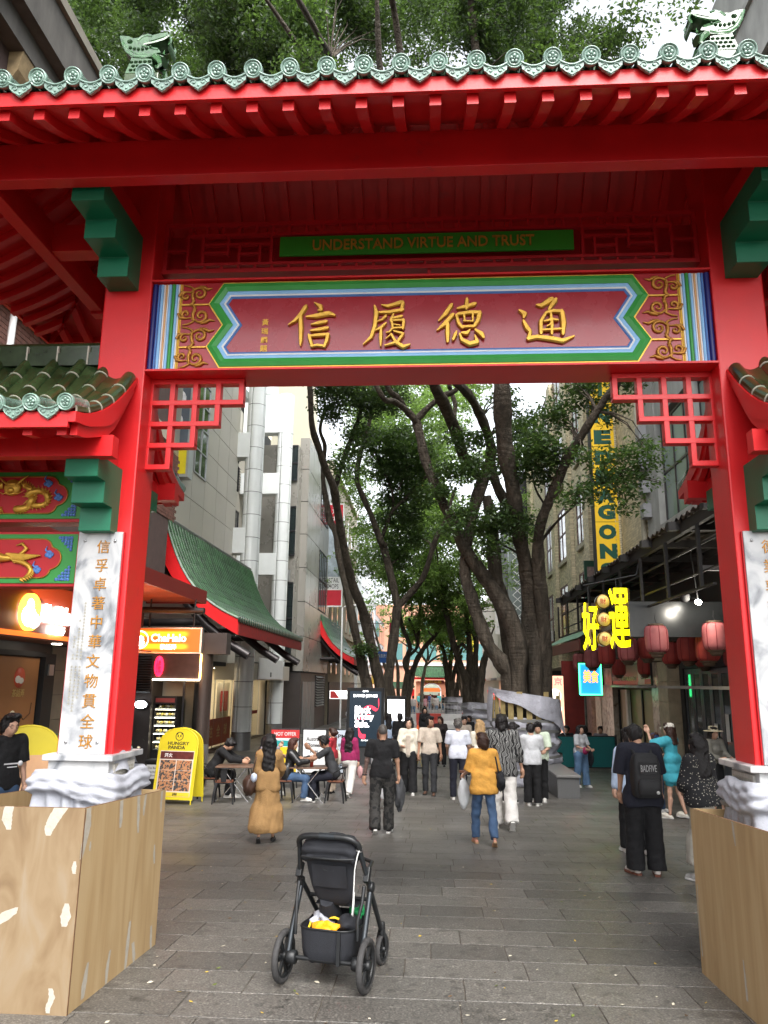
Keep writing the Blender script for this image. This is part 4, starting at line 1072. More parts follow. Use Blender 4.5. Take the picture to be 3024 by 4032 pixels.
# end face of the wall towards the recess and the recess's own cladding
pe=MB().box(-.7,-.055,-PH/2+.012,.7,0,PH/2-.012).mesh('end_panel',CLAD)
for k in range(12):
 zc=2.75+PH/2+k*PH
 for y in(33.2,35.0,36.8,38.6,40.4):
  if(zc>9.0 and zc<11.4 and 33<y<35.5)or(3.5<zc<6.5 and y<40):continue
  obj('cladding_panel',MB().box(0,-.88,-PH/2+.012,.05,.88,PH/2-.012).mesh('recess_panel',CLAD)if False else pm,wall,M=Matrix.LocRotScale(V((-10.2,y,zc)),None,V((1,1.12,1))))
def window(parent,x,y0,y1,z0,z1,ny,nz,fm=FRAMEA,gm=GLASS,face=1,t=.05,name='window'):
 """a window in a wall normal to X, looking towards +x (face=1) or -x; frame with panes"""
 d=face*.03
 fr=MB(); a,b=sorted((x,x+face*.07))
 for y in np.linspace(y0,y1,ny+1):fr.box(a,y-t/2,z0,b,y+t/2,z1)
 for z in np.linspace(z0,z1,nz+1):fr.box(a+.002,y0,z-t/2,b-.002,y1,z+t/2)
 w=fr.build(name,fm,parent)
 py,pz=(y1-y0)/ny,(z1-z0)/nz
 for i in range(ny):
  for k in range(nz):bar('pane',x+d-.008,y0+i*py+t/2,z0+k*pz+t/2,x+d+.008,y0+(i+1)*py-t/2,z0+(k+1)*pz-t/2,gm,w)
 return w
window(lb,-8.63,26.15,27.6,9.42,13.05,2,4)
window(lb,-10.12,33.6,35.8,8.55,10.9,1,1,FRAMEA,GLASSC)
window(lb,-10.12,36.6,38.4,8.6,10.6,1,2,FRAMED,GLASS)
for y0,z0 in((33.4,13.0),(36.2,13.2),(36.4,11.7)):
 lv=MB(); lv.box(-10.14,y0,z0,-10.1,y0+1.9,z0+1.3,1)
 for k in range(9):lv.obox(Matrix.Translation((-10.06,y0+.95,z0+.1+k*.14))@Matrix.Rotation(.6,4,'Y'),.12,1.86,.015)
 lv.build('louvre',[FRAMED,BLACKM],lb)
# recess interior (dark glazing between the columns), slab edges
rc=MB(); rc.box(-10.15,40.6,3,-7.4,41.9,15)
rc.build('rear_wall',CLADG,lb)
for z0,z1 in((3.4,7.2),(8.7,11.4),(12.9,14.9)):
 wv=MB(); wv.box(-8.6,40.52,z0,-7.42,40.56,z1); w=wv.build('window',GLASS,lb)
 for z in(z0,(z0+z1)/2,z1):bar('frame',-8.6,40.47,z-.04,-7.42,40.515,z+.04,FRAMED,w)
bar('vent',-8.3,40.44,7.3,-7.6,40.5,7.9,FRAMEA,lb)
# columns
shell=MB(); r=.405
def arcp(a0,a1,r,n=8):return[(r*math.cos(a0+(a1-a0)*i/n),r*math.sin(a0+(a1-a0)*i/n))for i in range(n+1)]
ptsA=arcp(.022,PI/2-.022,r); ptsB=arcp(.022,PI/2-.022,r-.012)
CT=1.02
shell.prism(ptsA+ptsB[::-1],'z',.012,CT-.012,0,True)
SH=shell.mesh('column_tile',WTILE)
CS=MB().lathe([(r+.004,0),(r+.004,.72)],20).mesh('chequer_band',CHEQ)
for cx,cy,ztop,beams in((-7.9,32.4,17,((12.86,11.72),(8.52,7.40))),(-7.85,38.9,17.2,((17.2,15.05),(12.79,11.66),(8.49,7.36)))):
 col=MB().lathe([(r-.014,-.9),(r-.014,ztop)],24,(cx,cy,0)).build('column',JOINT,lb)
 obj('chequer_band',CS,col,loc=(cx,cy,-.80))
 k=0
 while-.06+(k+1)*CT<ztop+.1:
  for q in range(4):obj('column_tile',SH,col,loc=(cx,cy,-.06+k*CT),rot=(0,0,q*PI/2-.35))
  k+=1
 for zt,zb in beams:
  MB().box(-10.1,cy-.36,zb,cx+.02,cy+.30,zt).build('tie_beam',WTILE,lb,bev=.01)
 if len(beams)==3:
  MB().lathe([(r+.02,15.05),(r+.02,17.2)],24,(cx,cy,0),cap=True).build('column_head',WTILE,lb)
  bar('soffit_beam',-10.1,cy-.3,17.3,-8.4,cy+.3,17.9,WTILE,lb)
bar('canopy_beam',-10.0,32.0,14.6,-8.35,32.9,14.95,WTILE,lb)
# bulkhead over the shops and the lit shop behind the columns
bar('bulkhead',-9.2,31.9,2.15,-7.5,41.9,3.0,WTILE,lb)if False else None
MB().box(-9.3,32.9,2.05,-7.45,40.4,2.75).build('bulkhead',CLAD,lb)
sh=MB(); sh.box(-13.5,30,-.80,-13.4,42,2.6); sh.box(-13.4,41.8,-.8,-9,41.9,2.6); sh.box(-13.4,30.0,-.8,-9.0,30.1,2.6)
sh.build('shop_wall',CREAM,lb)
MB().box(-13.4,30.1,2.6,-9.3,41.8,2.7).build('shop_ceiling',mat('dark_ceiling',(.08,.075,.07),.7),lb)
MB().box(-13.4,30.1,-.79,-9.3,41.8,-.765).build('shop_floor',mat('shop_floor',(.32,.28,.22),.3),lb)
cl=MB()
for y in(31.5,34,36.5,39):
 for x in(-10.2,-11.6):cl.lathe([(0,2.588),(.16,2.588),(.16,2.6)],12,(x,y,0))
cl.build('downlight',LAMPW,lb,kind='stuff')
al=bpy.data.lights.new('shop_light','AREA'); al.energy=130; al.color=(1,.80,.52); al.shape='RECTANGLE'; al.size=2.5; al.size_y=10
ao=bpy.data.objects.new('shop_light',al); COL.objects.link(ao); ao.location=(-11.3,36,2.55)
# interior partitions seen through the glass
for x,y0,y1,z0,z1,m_ in((-11.0,31.0,34.0,-.76,2.2,CREAM),(-10.9,33.2,34.9,.7,1.9,ORANGE),(-12.0,35.2,38.0,-.76,2.3,mat('sand_panel',(.55,.36,.17),.6)),(-10.8,38.6,41.0,-.76,1.9,CREAM),(-10.7,39.2,40.4,.5,1.5,mat('red_panel',(.45,.03,.03),.5))):
 bar('partition',x,y0,z0,x+.06,y1,z1,m_,lb)
gl=MB().box(-9.32,30.2,-.78,-9.28,30.26,2.05).build('shopfront',FRAMEA,lb)
for k in range(8):
 y0=30.27+k*1.42
 bar('pane',-9.308,y0,-.77,-9.292,y0+1.40,2.05,CLEAR,gl)
 bar('mullion',-9.325,y0+1.402,-.77,-9.28,y0+1.418,2.05,FRAMEA,gl)
bar('vinyl_band',-9.285,30.3,-.68,-9.28,35.9,.42,ORANGE,gl)
for i,ch in enumerate('利达全球'):text(ch,(-9.276,31.6+i*1.15,-.1),.5,mat('vinyl_gold',(.72,.45,.16),.5),gl,'+x',ext=.002,bold=.015)
bar('vinyl_line',-9.284,36.4,.35,-9.28,41.4,.52,mat('red_vinyl',(.5,.03,.03),.5),gl)
# painted wall strip with number over the entrance
es=MB().box(-8.6,32.0,1.62,-7.45,32.02,2.6)if False else None
en=MB().box(-7.42,33.0,2.10,-7.38,38.3,3.0).build('entrance_sign',WHITEP,lb)
text('80',(-7.375,35.4,2.3),.22,FRAMED,en,'+x'); text('Retail House',(-7.375,36.2,2.68),.26,mat('sign_bronze',(.25,.15,.08),.5),en,'+x')if False else None
# ---- grey clad second block with its long side to the street
gb=thing('grey_building','dark grey panelled building behind the white columns with shiny side windows','building',(-8,46,0))
g0=MB(); g0.box(-10,42.0,2.5,-7.03,51.8,15.1); gw=g0.build('wall',JOINT,gb)
p2=MB().box(0,-.80,-.93,.03,.80,.93).mesh('cladding_panel',CLADG)
for j in range(6):
 for k in range(7):
  y,z=42.82+j*1.64,3.5+k*1.9
  if j in(3,4)and k in(2,3,5):continue
  obj('cladding_panel',p2,gw,loc=(-7.03,y,z))
for z0 in(6.4,8.3,12.1):window(gb,-7.03,46.96,50.1,z0,z0+1.82,4,1,FRAMED,GLASSC,t=.03)
for k in range(7):bar('corner_panel',-7.55,41.93,2.57+k*1.9,-7.03,41.99,4.43+k*1.9,CLADG,gw)
MB().box(-10,42,-.8,-7.1,51.8,2.49).build('ground_storey',CHAR,gb)
for k in range(3):bar('grey_door',-7.09,42.6+k*1.5,-.78,-7.05,43.9+k*1.5,2.0,mat('grey_door',(.16,.16,.16),.4,var=.05),gb)
lv=MB(); lv.box(-7.09,47.2,.5,-7.05,50.4,2.4,1)
for k in range(12):lv.obox(Matrix.Translation((-7.0,48.8,.6+k*.155))@Matrix.Rotation(.6,4,'Y'),.14,3.1,.02)
lv.build('louvre',[FRAMEA,BLACKM],gb)
# ---- farther facades on the left
def facade(name,label,cat,x,y0,y1,z1,wm,wins,gm=GLASS,fm=FRAMEA,depth=6,extra=None):
 b=thing(name,label,cat,(x-depth/2,(y0+y1)/2,-.8))
 m=MB().box(x-depth,y0,-.8,x,y1,z1); w=m.build('wall',wm,b)
 ny,zs_,ww,wh=wins
 for k in range(ny):
  yc=y0+(k+.5)*(y1-y0)/ny
  for z in zs_:
   f=MB(); f.box(x+.003,yc-ww/2-.08,z-.1,x+.10,yc+ww/2+.08,z-.02); f.box(x+.003,yc-ww/2-.08,z,x+.05,yc-ww/2,z+wh); f.box(x+.003,yc+ww/2,z,x+.05,yc+ww/2+.08,z+wh)
   q=f.build('window',fm,b); bar('pane',x+.004,yc-ww/2,z,x+.02,yc+ww/2,z+wh,gm,q)
 return b
BEIGE=mat('beige_render',(.40,.35,.27),.8,var=.12,vs=1.2)
PALE=mat('pale_render',(.62,.64,.66),.75,var=.08,vs=1)
bb=facade('beige_building','beige rendered building with tall narrow windows behind the red banner','building',-7.0,52.2,70,17.5,BEIGE,(6,(2.6,6.0,9.4,12.8),1.1,2.3),fm=BEIGE)
for z in(5.4,8.8,12.2,16.9):bar('string_course',-6.99,52.3,z,-6.8,69.9,z+.25,BEIGE,bb)
bar('shop_front',-6.99,52.4,-.78,-6.9,69.5,2.0,CHAR,bb)
facade('white_building','narrow white building with pale green glass far along the left side','building',-6.9,70.3,92,18.5,PALE,(5,(3.5,7.5,11.5,15),2.4,2.6),gm=GLASSC,fm=PALE)
gt=thing('glass_tower','grey mullioned office block at the far end on the left','building',(-9,105,0))
MB().box(-12,92.5,-.8,-6.8,125,16).build('wall',mat('tower_grey',(.42,.45,.48),.4,var=.1),gt)
for k in range(9):
 for z in range(5):
  bar('window',-6.795,93+k*3.5,.8+z*3.1,-6.75,96.1+k*3.5,3.3+z*3.1,GLASS,gt)
tw=thing('cream_tower','tall cream block rising behind the white columns','building',(-14,60,0))
MB().box(-22,47,-.8,-10.4,66,28).build('wall',mat('cream_render',(.60,.55,.42),.8,var=.06),tw)
# ---- green tiled canopies
def prof(T,u):
 us=np.linspace(0,1,len(T)); return V((float(np.interp(u,us,[t[0]for t in T])),0,float(np.interp(u,us,[t[1]for t in T]))))
TOP=[(-7.70,6.55),(-7.53,6.02),(-7.31,5.50),(-7.07,5.03),(-6.78,4.62),(-6.35,4.22),(-5.91,3.93),(-5.40,3.70)]
BOT=[(-7.95,6.45),(-7.93,5.78),(-7.64,5.30),(-7.39,4.90),(-6.95,4.37),(-6.39,3.86),(-5.92,3.55),(-5.40,3.26)]
def canopy(label,y0,y1,T,B,pitch,nseg,dx=0,dz=0,k=1.,cap=300,loc=None):
 c=thing('tiled_canopy',label,'canopy',(T[0][0]+dx,(y0+y1)/2,T[-1][1]+dz))
 T=[(dx+x*k,dz+z*k)for x,z in T]; B=[(dx+x*k,dz+z*k)for x,z in B]
 m=MB(); us=np.linspace(0,1,15)
 for fs in(T,B):m.sheet(lambda u,v:(prof(fs,v).x,y0+(y1-y0)*u,prof(fs,v).z-(.02 if fs is T else 0)),1,14)
 deck=m.build('deck',RED2,c)
 for y in(y0,y1):
  MB().loft([[(prof(B,u).x,y-.04,prof(B,u).z),(prof(B,u).x,y+.04,prof(B,u).z),(prof(T,u).x,y+.04,prof(T,u).z+.01),(prof(T,u).x,y-.04,prof(T,u).z+.01)]for u in us],0,False).build('verge_board',RED,c)
 bar('fascia_board',T[-1][0]-.02,y0+.041,B[-1][1],T[-1][0]+.02,y1-.041,T[-1][1],mat('weathered_red',(.24,.015,.015),.6,var=.35,vs=7),c)
 # tiles
 n=int((y1-y0)/pitch); pts=[prof(T,i/nseg)for i in range(nseg+1)]
 L0=.36; ring=[]
 tm=MB(); R=pitch*.33
 for yy,r in((0,R),(L0,R*.88)):ring.append([(yy,r*math.cos(a),r*math.sin(a)+.01)for a in np.linspace(0,PI,7)])
 tm.loft(ring,0,True,False,False); tm.add([(0,R*math.cos(a)*f,R*math.sin(a)*f+.01)for f in(1,.6)for a in np.linspace(0,PI,7)],[(i,i+1,i+8,i+7)for i in range(6)],1)
 TM=tm.mesh('cover_tile',[TILER,mat('pale_mortar',(.36,.38,.33),.9,var=.2)])
 cnt=0; rest=MB()
 for j in range(n+1):
  y=y0+.02+j*(y1-y0-.04)/n
  for i in range(nseg):
   a,b=pts[i+1],pts[i]; d=b-a; ang=math.atan2(d.z,-d.x)
   M=Matrix.LocRotScale(V((a.x,y,a.z)),(Matrix.Rotation(PI,3,'Z')@Matrix.Rotation(-ang,3,'Y')).to_quaternion(),V((d.length/L0,1,1)))
   if cnt<cap:obj('cover_tile',TM,c,M=M); cnt+=1
   else:
    rest.add([M@V(v)for v in tm.v],tm.f[:-6],0,True); rest.add([M@V(v)for v in tm.v[-14:]],[(i,i+1,i+8,i+7)for i in range(6)],1)
 # pan channels as a shallow corrugated sheet
 rest.sheet(lambda u,v:(prof(T,v).x,y0+.02+(y1-y0-.04)*u,prof(T,v).z+.004+.012*((v*nseg)%1<.15)),n*2,nseg*2)
 rest.build('tile_courses',[TILER,MATS['pale_mortar']],c,kind='stuff')
 fr_=MB()
 for j in range(n+1):
  y=y0+.02+j*(y1-y0-.04)/n; e=T[-1]
  fr_.lathe([(0,.02),(R*1.05,.02),(R*1.1,-.02),(R,-.03)],10,(e[0]+.03,y,e[1]+.02),'x')
  if j<n:fr_.prism([(y+pitch*.2,e[1]-.01),(y+pitch*.8,e[1]-.01),(y+pitch*.7,e[1]-.07),(y+pitch*.5,e[1]-.12),(y+pitch*.3,e[1]-.07)],'x',e[0]+.022,e[0]+.04)
 fr_.build('eave_tiles',mat('dark_tile_ends',(.04,.075,.05),.3,var=.4,coat=.3),c,kind='stuff')
 rg=MB(); rg.box(T[0][0]-.10,y0,T[0][1]-.02,T[0][0]+.05,y1,T[0][1]+.07); rg.tube([(T[0][0]-.02,y0-.03,T[0][1]+.09),(T[0][0]-.02,y1,T[0][1]+.09)],.07,10)
 rg.build('ridge',mat('ridge_grey',(.09,.095,.085),.4,var=.3),c)
 # curved steel tubes that carry it
 for y in(y0+.35*1,(y0+y1)/2-.8,y1-2.0):
  tb=MB(); P=[(dx+x*k,y,dz+z*k)for x,z in((-7.9,5.35),(-7.5,4.75),(-6.9,4.05),(-6.4,3.55),(-5.7,3.02),(-5.15,2.70))]
  tb.tube(P,.13*max(k,.8),12); tb.build('support_tube',STEELD,c)
  MB().tube([(dx-8.6*k if k==1 else-7.0,y,P[1][2]+.25),(P[1][0]+.1,y,P[1][2]+.1)],.09,10).build('strut',STEELD,c)
  MB().tube([(dx-8.6*k if k==1 else-7.0,y,P[2][2]-.45),(P[3][0],y,P[3][2]+.1)],.11,10).build('strut',STEELD,c)
 return c
canopy('large green tiled canopy with red edge boards above the cafe tables',21.2,31.8,TOP,BOT,.283,10)
canopy('small green tiled canopy beside the red and white vertical banner',48.2,58.5,TOP,BOT,.34,7,dx=.55+0*1,dz=-.2,cap=200)
# ---- the drinks shop by the gate: orange lit soffit, fascia, stone wall, poster door
ch=thing('drinks_shop','small drinks shop with orange lit soffit, stone tiled wall and dark folding door','shop',(-7.5,13,gz(13)))
CORAL=mat('orange_soffit',(.36,.07,.025),.45,var=.1)
MAROON=mat('maroon_timber',(.17,.016,.014),.45,var=.15)
MB().box(-9.5,7.5,-.6,-6.62,17.0,4.3).build('wall',CHAR,ch)
bar('fascia',-6.61,7.6,2.60,-6.50,17.0,3.55,mat('brown_fascia',(.13,.035,.022),.5,var=.1),ch)
bar('fascia_glow_strip',-6.499,8.2,2.61,-6.485,16.9,2.74,mat('orange_panel',(.62,.14,.03),.5,emit=(1,.2,.03),es=.35),ch)
tw_=.62
tmesh=MB().box(0,-.305,-.205,.018,.305,.205).mesh('stone_tile',STONEW)
for j in range(6):
 for k in range(7):obj('stone_tile',tmesh,ch,loc=(-6.618,13.42+j*.62,2.36-k*.42))
dr=MB(); dr.box(-6.61,12.72,-.3,-6.50,13.08,2.42); dr.box(-6.61,10.2,2.36,-6.5,12.72,2.44); dr.build('door_frame',BLACKM,ch)
po=MB().box(-6.61,10.3,.1,-6.56,12.64,2.34).build('poster_door',mat('poster_brown',(.33,.14,.05),.5,var=.12,vs=2),ch)
# printed sundae and emblem on the poster
sd=MB(); P=lambda y,z:(-6.555,y,z)
for k,(w,z)in enumerate(((.30,.98),(.27,1.06),(.24,1.14),(.20,1.22),(.15,1.30),(.09,1.38))):sd.ball((-6.555,11.95,z+.06),(.006,w,.075),12,0)
sd.prism([(11.68,.5),(12.22,.5),(12.30,1.0),(11.60,1.0)],'x',-6.56,-6.553,1)
for k in range(30):sd.ball((-6.549,11.95+rr.uniform(-.22,.22),rr.uniform(1.05,1.38)),(.003,.016,.014),6,2)
sd.tube([P(12.0,1.34),P(12.2,1.42),P(12.3,1.36),P(12.48,1.45),P(12.5,1.62)],.008,5,2)
sd.build('printed_sundae',[mat('cream_print',(.72,.66,.50),.6),mat('tea_print',(.28,.07,.03),.6),mat('choc_print',(.12,.06,.03),.6)],po)
eb=MB(); eb.lathe([(0,-6.552),(.16,-6.552),(.16,-6.56)],24,(0,12.05,2.02),'x',0); eb.ball((-6.551,12.0,1.99),(.004,.09,.06),10,1); eb.ball((-6.551,12.1,1.97),(.004,.08,.05),10,1)
eb.build('emblem',[mat('emblem_red',(.6,.09,.04),.5),mat('emblem_white',(.8,.78,.72),.5)],po)
text('茶話弄',(-6.553,12.05,1.78),.12,mat('poster_gold',(.6,.42,.15),.5),po,'+x',ext=.002,bold=.01)
hg=MB()
for z in(.75,2.15):hg.box(-6.495,12.82,z-.09,-6.47,12.98,z+.09)
hg.build('hinge',STEEL,ch,kind='stuff')
# illuminated sign letters on the fascia
sg_=thing('lit_shop_sign','white illuminated lettering and round emblem on the dark shop fascia','sign',(-6.48,12.6,3.05))
LW=glow('sign_white',(1,.97,.92),4.5)
text('ChaHalo',(-6.46,12.86,3.08),.30,LW,sg_,'+x',w=1.02,ext=.02,bold=.03); text('茶話弄',(-6.46,12.92,2.82),.15,LW,sg_,'+x',w=.5,ext=.02,bold=.03)
em=MB(); em.lathe([(0,-6.42),(.30,-6.42),(.30,-6.485)],32,(0,11.95,3.05),'x'); em.build('round_emblem',glow('sign_amber',(1,.50,.04),1.6),sg_)
bd=MB(); bd.ball((-6.41,11.86,2.98),(.012,.22,.17),14); bd.ball((-6.41,12.02,2.92),(.012,.2,.12),12); bd.ball((-6.41,11.88,3.14),(.012,.11,.12),12); bd.build('emblem_shape',LW,sg_)
# timber canopy with slatted underside
cn=thing('timber_canopy','dark red flat canopy with slatted underside glowing orange next to the gate pillar','canopy',(-5.9,12.5,3.7))
bar('edge_board',-5.24,7.6,3.73,-5.19,17.35,4.02,MAROON,cn); bar('edge_board',-6.6,17.30,3.731,-5.241,17.35,4.019,MAROON,cn)
bar('roof_sheet',-6.6,7.6,3.97,-5.245,17.295,4.0,MAROON,cn)
slm=None
for k in range(46):bar('slat',-6.58,7.8+k*.206,3.76,-5.25,7.8+k*.206+.07,3.84,mat('slat_timber',(.38,.09,.035),.5,var=.2,vs=8,rnd=.15),cn)
al=bpy.data.lights.new('canopy_light','AREA'); al.energy=60; al.color=(1,.32,.07); al.size=.8; al.shape='RECTANGLE'; al.size_y=8
ao=bpy.data.objects.new('canopy_light',al); COL.objects.link(ao); ao.location=(-6.3,13,3.1); ao.rotation_euler=(PI-.3,0,0)
# downlight and camera near the door
dl=thing('downlight','small bright downlight in the soffit above the poster door','light',(-6.2,12.6,2.55))
MB().box(-6.499,8,2.575,-5.9,16,2.6).build('soffit',mat('soffit_brown',(.16,.05,.03),.5),ch)
MB().lathe([(0,2.56),(.075,2.56),(.085,2.574)],16,(-6.2,12.45,0)).build('lamp',LAMPW,dl)
sc_=thing('security_camera','white dome camera on the stone tiled wall','camera',(-6.5,13.75,2.4))
k_=MB(); k_.tube([(-6.59,13.75,2.45),(-6.5,13.75,2.43)],.03,8); k_.tube([(-6.52,13.75,2.44),(-6.36,13.72,2.36)],[.075,.07],12); k_.build('housing',WHITEP,sc_)
MB().ball((-6.35,13.71,2.35),.045,10).build('lens',BLACKM,sc_)
# flower stand and yellow arched board by the door
fs_=thing('flower_stand','leafy tinsel garland on an orange stand by the marble slab','plant stand',(-5.4,12.3,gz(12.3)))
fm_=MB()
for a in(-.35,.35):fm_.beam((-5.4+a,12.3,gz(12.3)),(-5.4+a*.6,12.3,1.0),.04,.04)
fm_.beam((-5.75,12.28,.55),(-5.05,12.28,.55),.04,.03); fm_.beam((-5.8,12.25,.95),(-5.0,12.25,.95),.035,.035); fm_.build('stand',mat('orange_wood',(.40,.10,.03),.5),fs_)
lv_,lf_,li_=[],[],[]
for i in range(900):
 c=V((-5.35+rr.gauss(0,.24),12.22+rr.gauss(0,.1),.97+rr.gauss(0,.10))); n_=V((rr.gauss(0,1),rr.gauss(0,1),rr.gauss(0,1))).normalized(); a=n_.orthogonal()*rr.uniform(.02,.045); b_2=n_.cross(a)*.5
 b=len(lv_); lv_+=[c-a,c+b_2,c+a,c-b_2]; lf_.append((b,b+1,b+2,b+3)); li_.append(0 if rr.random()<.86 else 1)
obj('garland',np_mesh('garland',lv_,lf_,[mat('garland_green',(.03,.09,.03),.5),mat('tinsel',(.7,.6,.4),.2,metal=.8)],li_),fs_,kind='stuff')
def arch_board(name,label,loc,rz,w,h,tex,lean=.16,col=None):
 t=thing(name,label,'sandwich board',loc,rz,local=True)
 Y_=mat('yellow_board',(.62,.50,.02),.45,var=.06)if col is None else col
 for s in(-1,1):
  fr=MB(); n=14
  arch=[(-w/2,.10),(w/2,.10)]+[(w/2*math.cos(a),h-w/2*.72+w/2*.72*math.sin(a))for a in np.linspace(0,PI,n)]
  fr.prism(arch,'y',-.012,.012)
  for x in(-w/2+.015,w/2-.015):fr.tube([(x,0,0),(x,0,.14)],.014,6)
  fr.tube([(x,-.012*0,z)for x,z in arch[2:]],.018,6)
  fr.tube([(w/2,0,.1),(w/2,0,h-w*.36)],.018,6); fr.tube([(-w/2,0,.1),(-w/2,0,h-w*.36)],.018,6)
  p=fr.build('board_panel',Y_,t,M=Matrix.Translation((0,s*.30,0))@Matrix.Rotation(s*lean,4,'X'))
  if s<0:tex(p,w,h)
 return t
def tex_blank(p,w,h):MB().prism([(-w*.4,.2),(w*.4,.2),(w*.4,h*.74),(-w*.4,h*.74)],'y',-.016,-.0125).build('faded_poster',mat('peach_poster',(.60,.34,.18),.5,var=.15),p)
arch_board('arched_board','yellow arched board with peach poster beside the poster door',(-5.95,11.4,gz(11.4)),.5,.8,1.6,tex_blank)
# kiosk corner: dark pier with oval lamp, louvre, lit fascia, cake fridge
kb=thing('snack_kiosk','charcoal snack kiosk with louvred vent and glowing fascia edge beside the bronze pillar','kiosk',(-6.5,19,gz(18.5)))
MB().box(-7.25,18.45,-.5,-6.72,19.2,2.62).build('pier',CHAR,kb)
lv=MB()
for k in range(15):lv.obox(Matrix.Translation((-6.98,18.41,1.72+k*.06))@Matrix.Rotation(-.6,4,'X'),.46,.06,.012)
lv.build('louvre',BLACKM,kb)
fp=MB().box(-6.70,18.4,2.02,-5.57,18.55,2.62).build('fascia',mat('dark_brown_fascia',(.055,.03,.03),.5,var=.3,vs=5),kb)
bar('light_strip',-6.70,18.37,2.0,-5.56,18.42,2.03,glow('led_white',(1,.86,.62),5.),kb); bar('light_strip',-5.565,18.37,2.035,-5.535,18.42,2.63,glow('led_amber',(1,.6,.18),4.),kb)
ov=MB(); ov.lathe([(0,18.33),(1,18.33),(1,18.395)],24,(0,0,0),'y'); ovm=ov.mesh('oval_sign',glow('neon_red',(1,.01,.04),1.6))
oo=obj('oval_sign',ovm,kb,M=Matrix.LocRotScale(V((-6.56,0,2.33)),None,V((.105,1,.24))))
text('小院',(-6.56,18.325,2.33),.30,BLACKM,kb,'-y',w=.12,ext=.004)
MB().box(-6.72,19.4,-.45,-5.6,19.45,2.0).build('rear_wall',CREAM,kb); MB().box(-6.715,18.5,1.99,-5.6,19.4,2.0).build('ceiling',CREAM,kb)
MB().box(-5.98,18.5,-.4,-5.93,18.53,2.0).build('glazing_post',FRAMED,kb)
bar('pane',-5.93,18.51,-.3,-5.60,18.52,1.99,CLEAR,kb)
lampo=thing('oval_wall_lamp','white oval bulkhead lamp on the charcoal pier','light',(-6.95,18.42,1.43))
q_=MB(); q_.ball((-6.95,18.40,1.43),(.15,.05,.09),14); q_.build('lens',glow('lamp_cool',(.9,.97,1),7.),lampo); q_=MB(); q_.ball((-6.93,18.43,1.42),(.18,.03,.12),14); q_.build('housing',BLACKM,lampo)
fz=thing('cake_fridge','glass fronted cake fridge with five lit shelves inside the snack kiosk','fridge',(-6.43,18.8,-.38))
f_=MB(); f_.box(-6.70,18.62,-.38,-6.15,19.2,.36); f_.box(-6.70,19.12,.36,-6.15,19.2,1.62); f_.box(-6.70,18.60,1.44,-6.15,19.12,1.62); f_.box(-6.70,18.62,.36,-6.68,19.12,1.44); f_.box(-6.17,18.62,.36,-6.15,19.12,1.44); f_.build('case',BLACKM,fz)
text('SNACKS',(-6.42,18.595,1.53),.07,WHITEP,fz,'-y',ext=.003)if False else None
bar('header',-6.66,18.592,1.48,-6.19,18.598,1.58,mat('header_red',(.25,.05,.05),.5),fz)
for k in range(6):
 z=.38+k*.19
 s_=bar('shelf',-6.67,18.66,z,-6.18,19.1,z+.012,mat('shelf_glass',(.35,.4,.4),.2),fz)
 bar('shelf_light',-6.67,18.645,z+.165,-6.18,18.66,z+.175,glow('shelf_led',(1,.92,.7),5.),fz)
 for i in range(8):
  c=crumple((-6.63+i*.058+rr.uniform(-.01,.01),18.75+rr.uniform(-.05,.08),z+.055),(.034,.06,.035),50+k*9+i,5,.25)
  obj('pastry',c.mesh('pastry',[mat('pastry_%d'%(i%3),((.75,.62,.30),(.80,.76,.60),(.62,.52,.12))[i%3],.6)]),fz)
bn=thing('litter_bin','black bin with a white notice below the cake fridge','bin',(-6.4,18.3,gz(18.3)))
b__=MB(); b__.box(-6.62,18.15,gz(18.2),-6.18,18.5,.12); b__.box(-6.65,18.12,.12,-6.15,18.53,.2); b__.build('body',BLACKM,bn,bev=.02)
nb=bar('notice',-6.60,18.135,-.22,-6.2,18.147,.09,WHITEP,bn)
for i,s_ in enumerate(('This Bin is for','Cake Hut Sweets','Customer Only')):text(s_,(-6.40,18.132,.02-i*.085),.045,FRAMED,bn,'-y',w=.32,ext=.001)
pl_=thing('bronze_pillar','round bronze clad pillar behind the yellow restaurant board','pillar',(-5.58,18.9,gz(18.9)))
MB().lathe([(.21,-.45),(.21,2.9)],24,(-5.58,18.8,0)).build('shaft',BROWNM,pl_); MB().lathe([(.216,-.45),(.216,.52)],24,(-5.58,18.8,0)).build('chequer_band',CHEQ,pl_)
bar('beam',-7.3,18.60,2.64,-5.0,19.0,3.15,CHAR,kb)
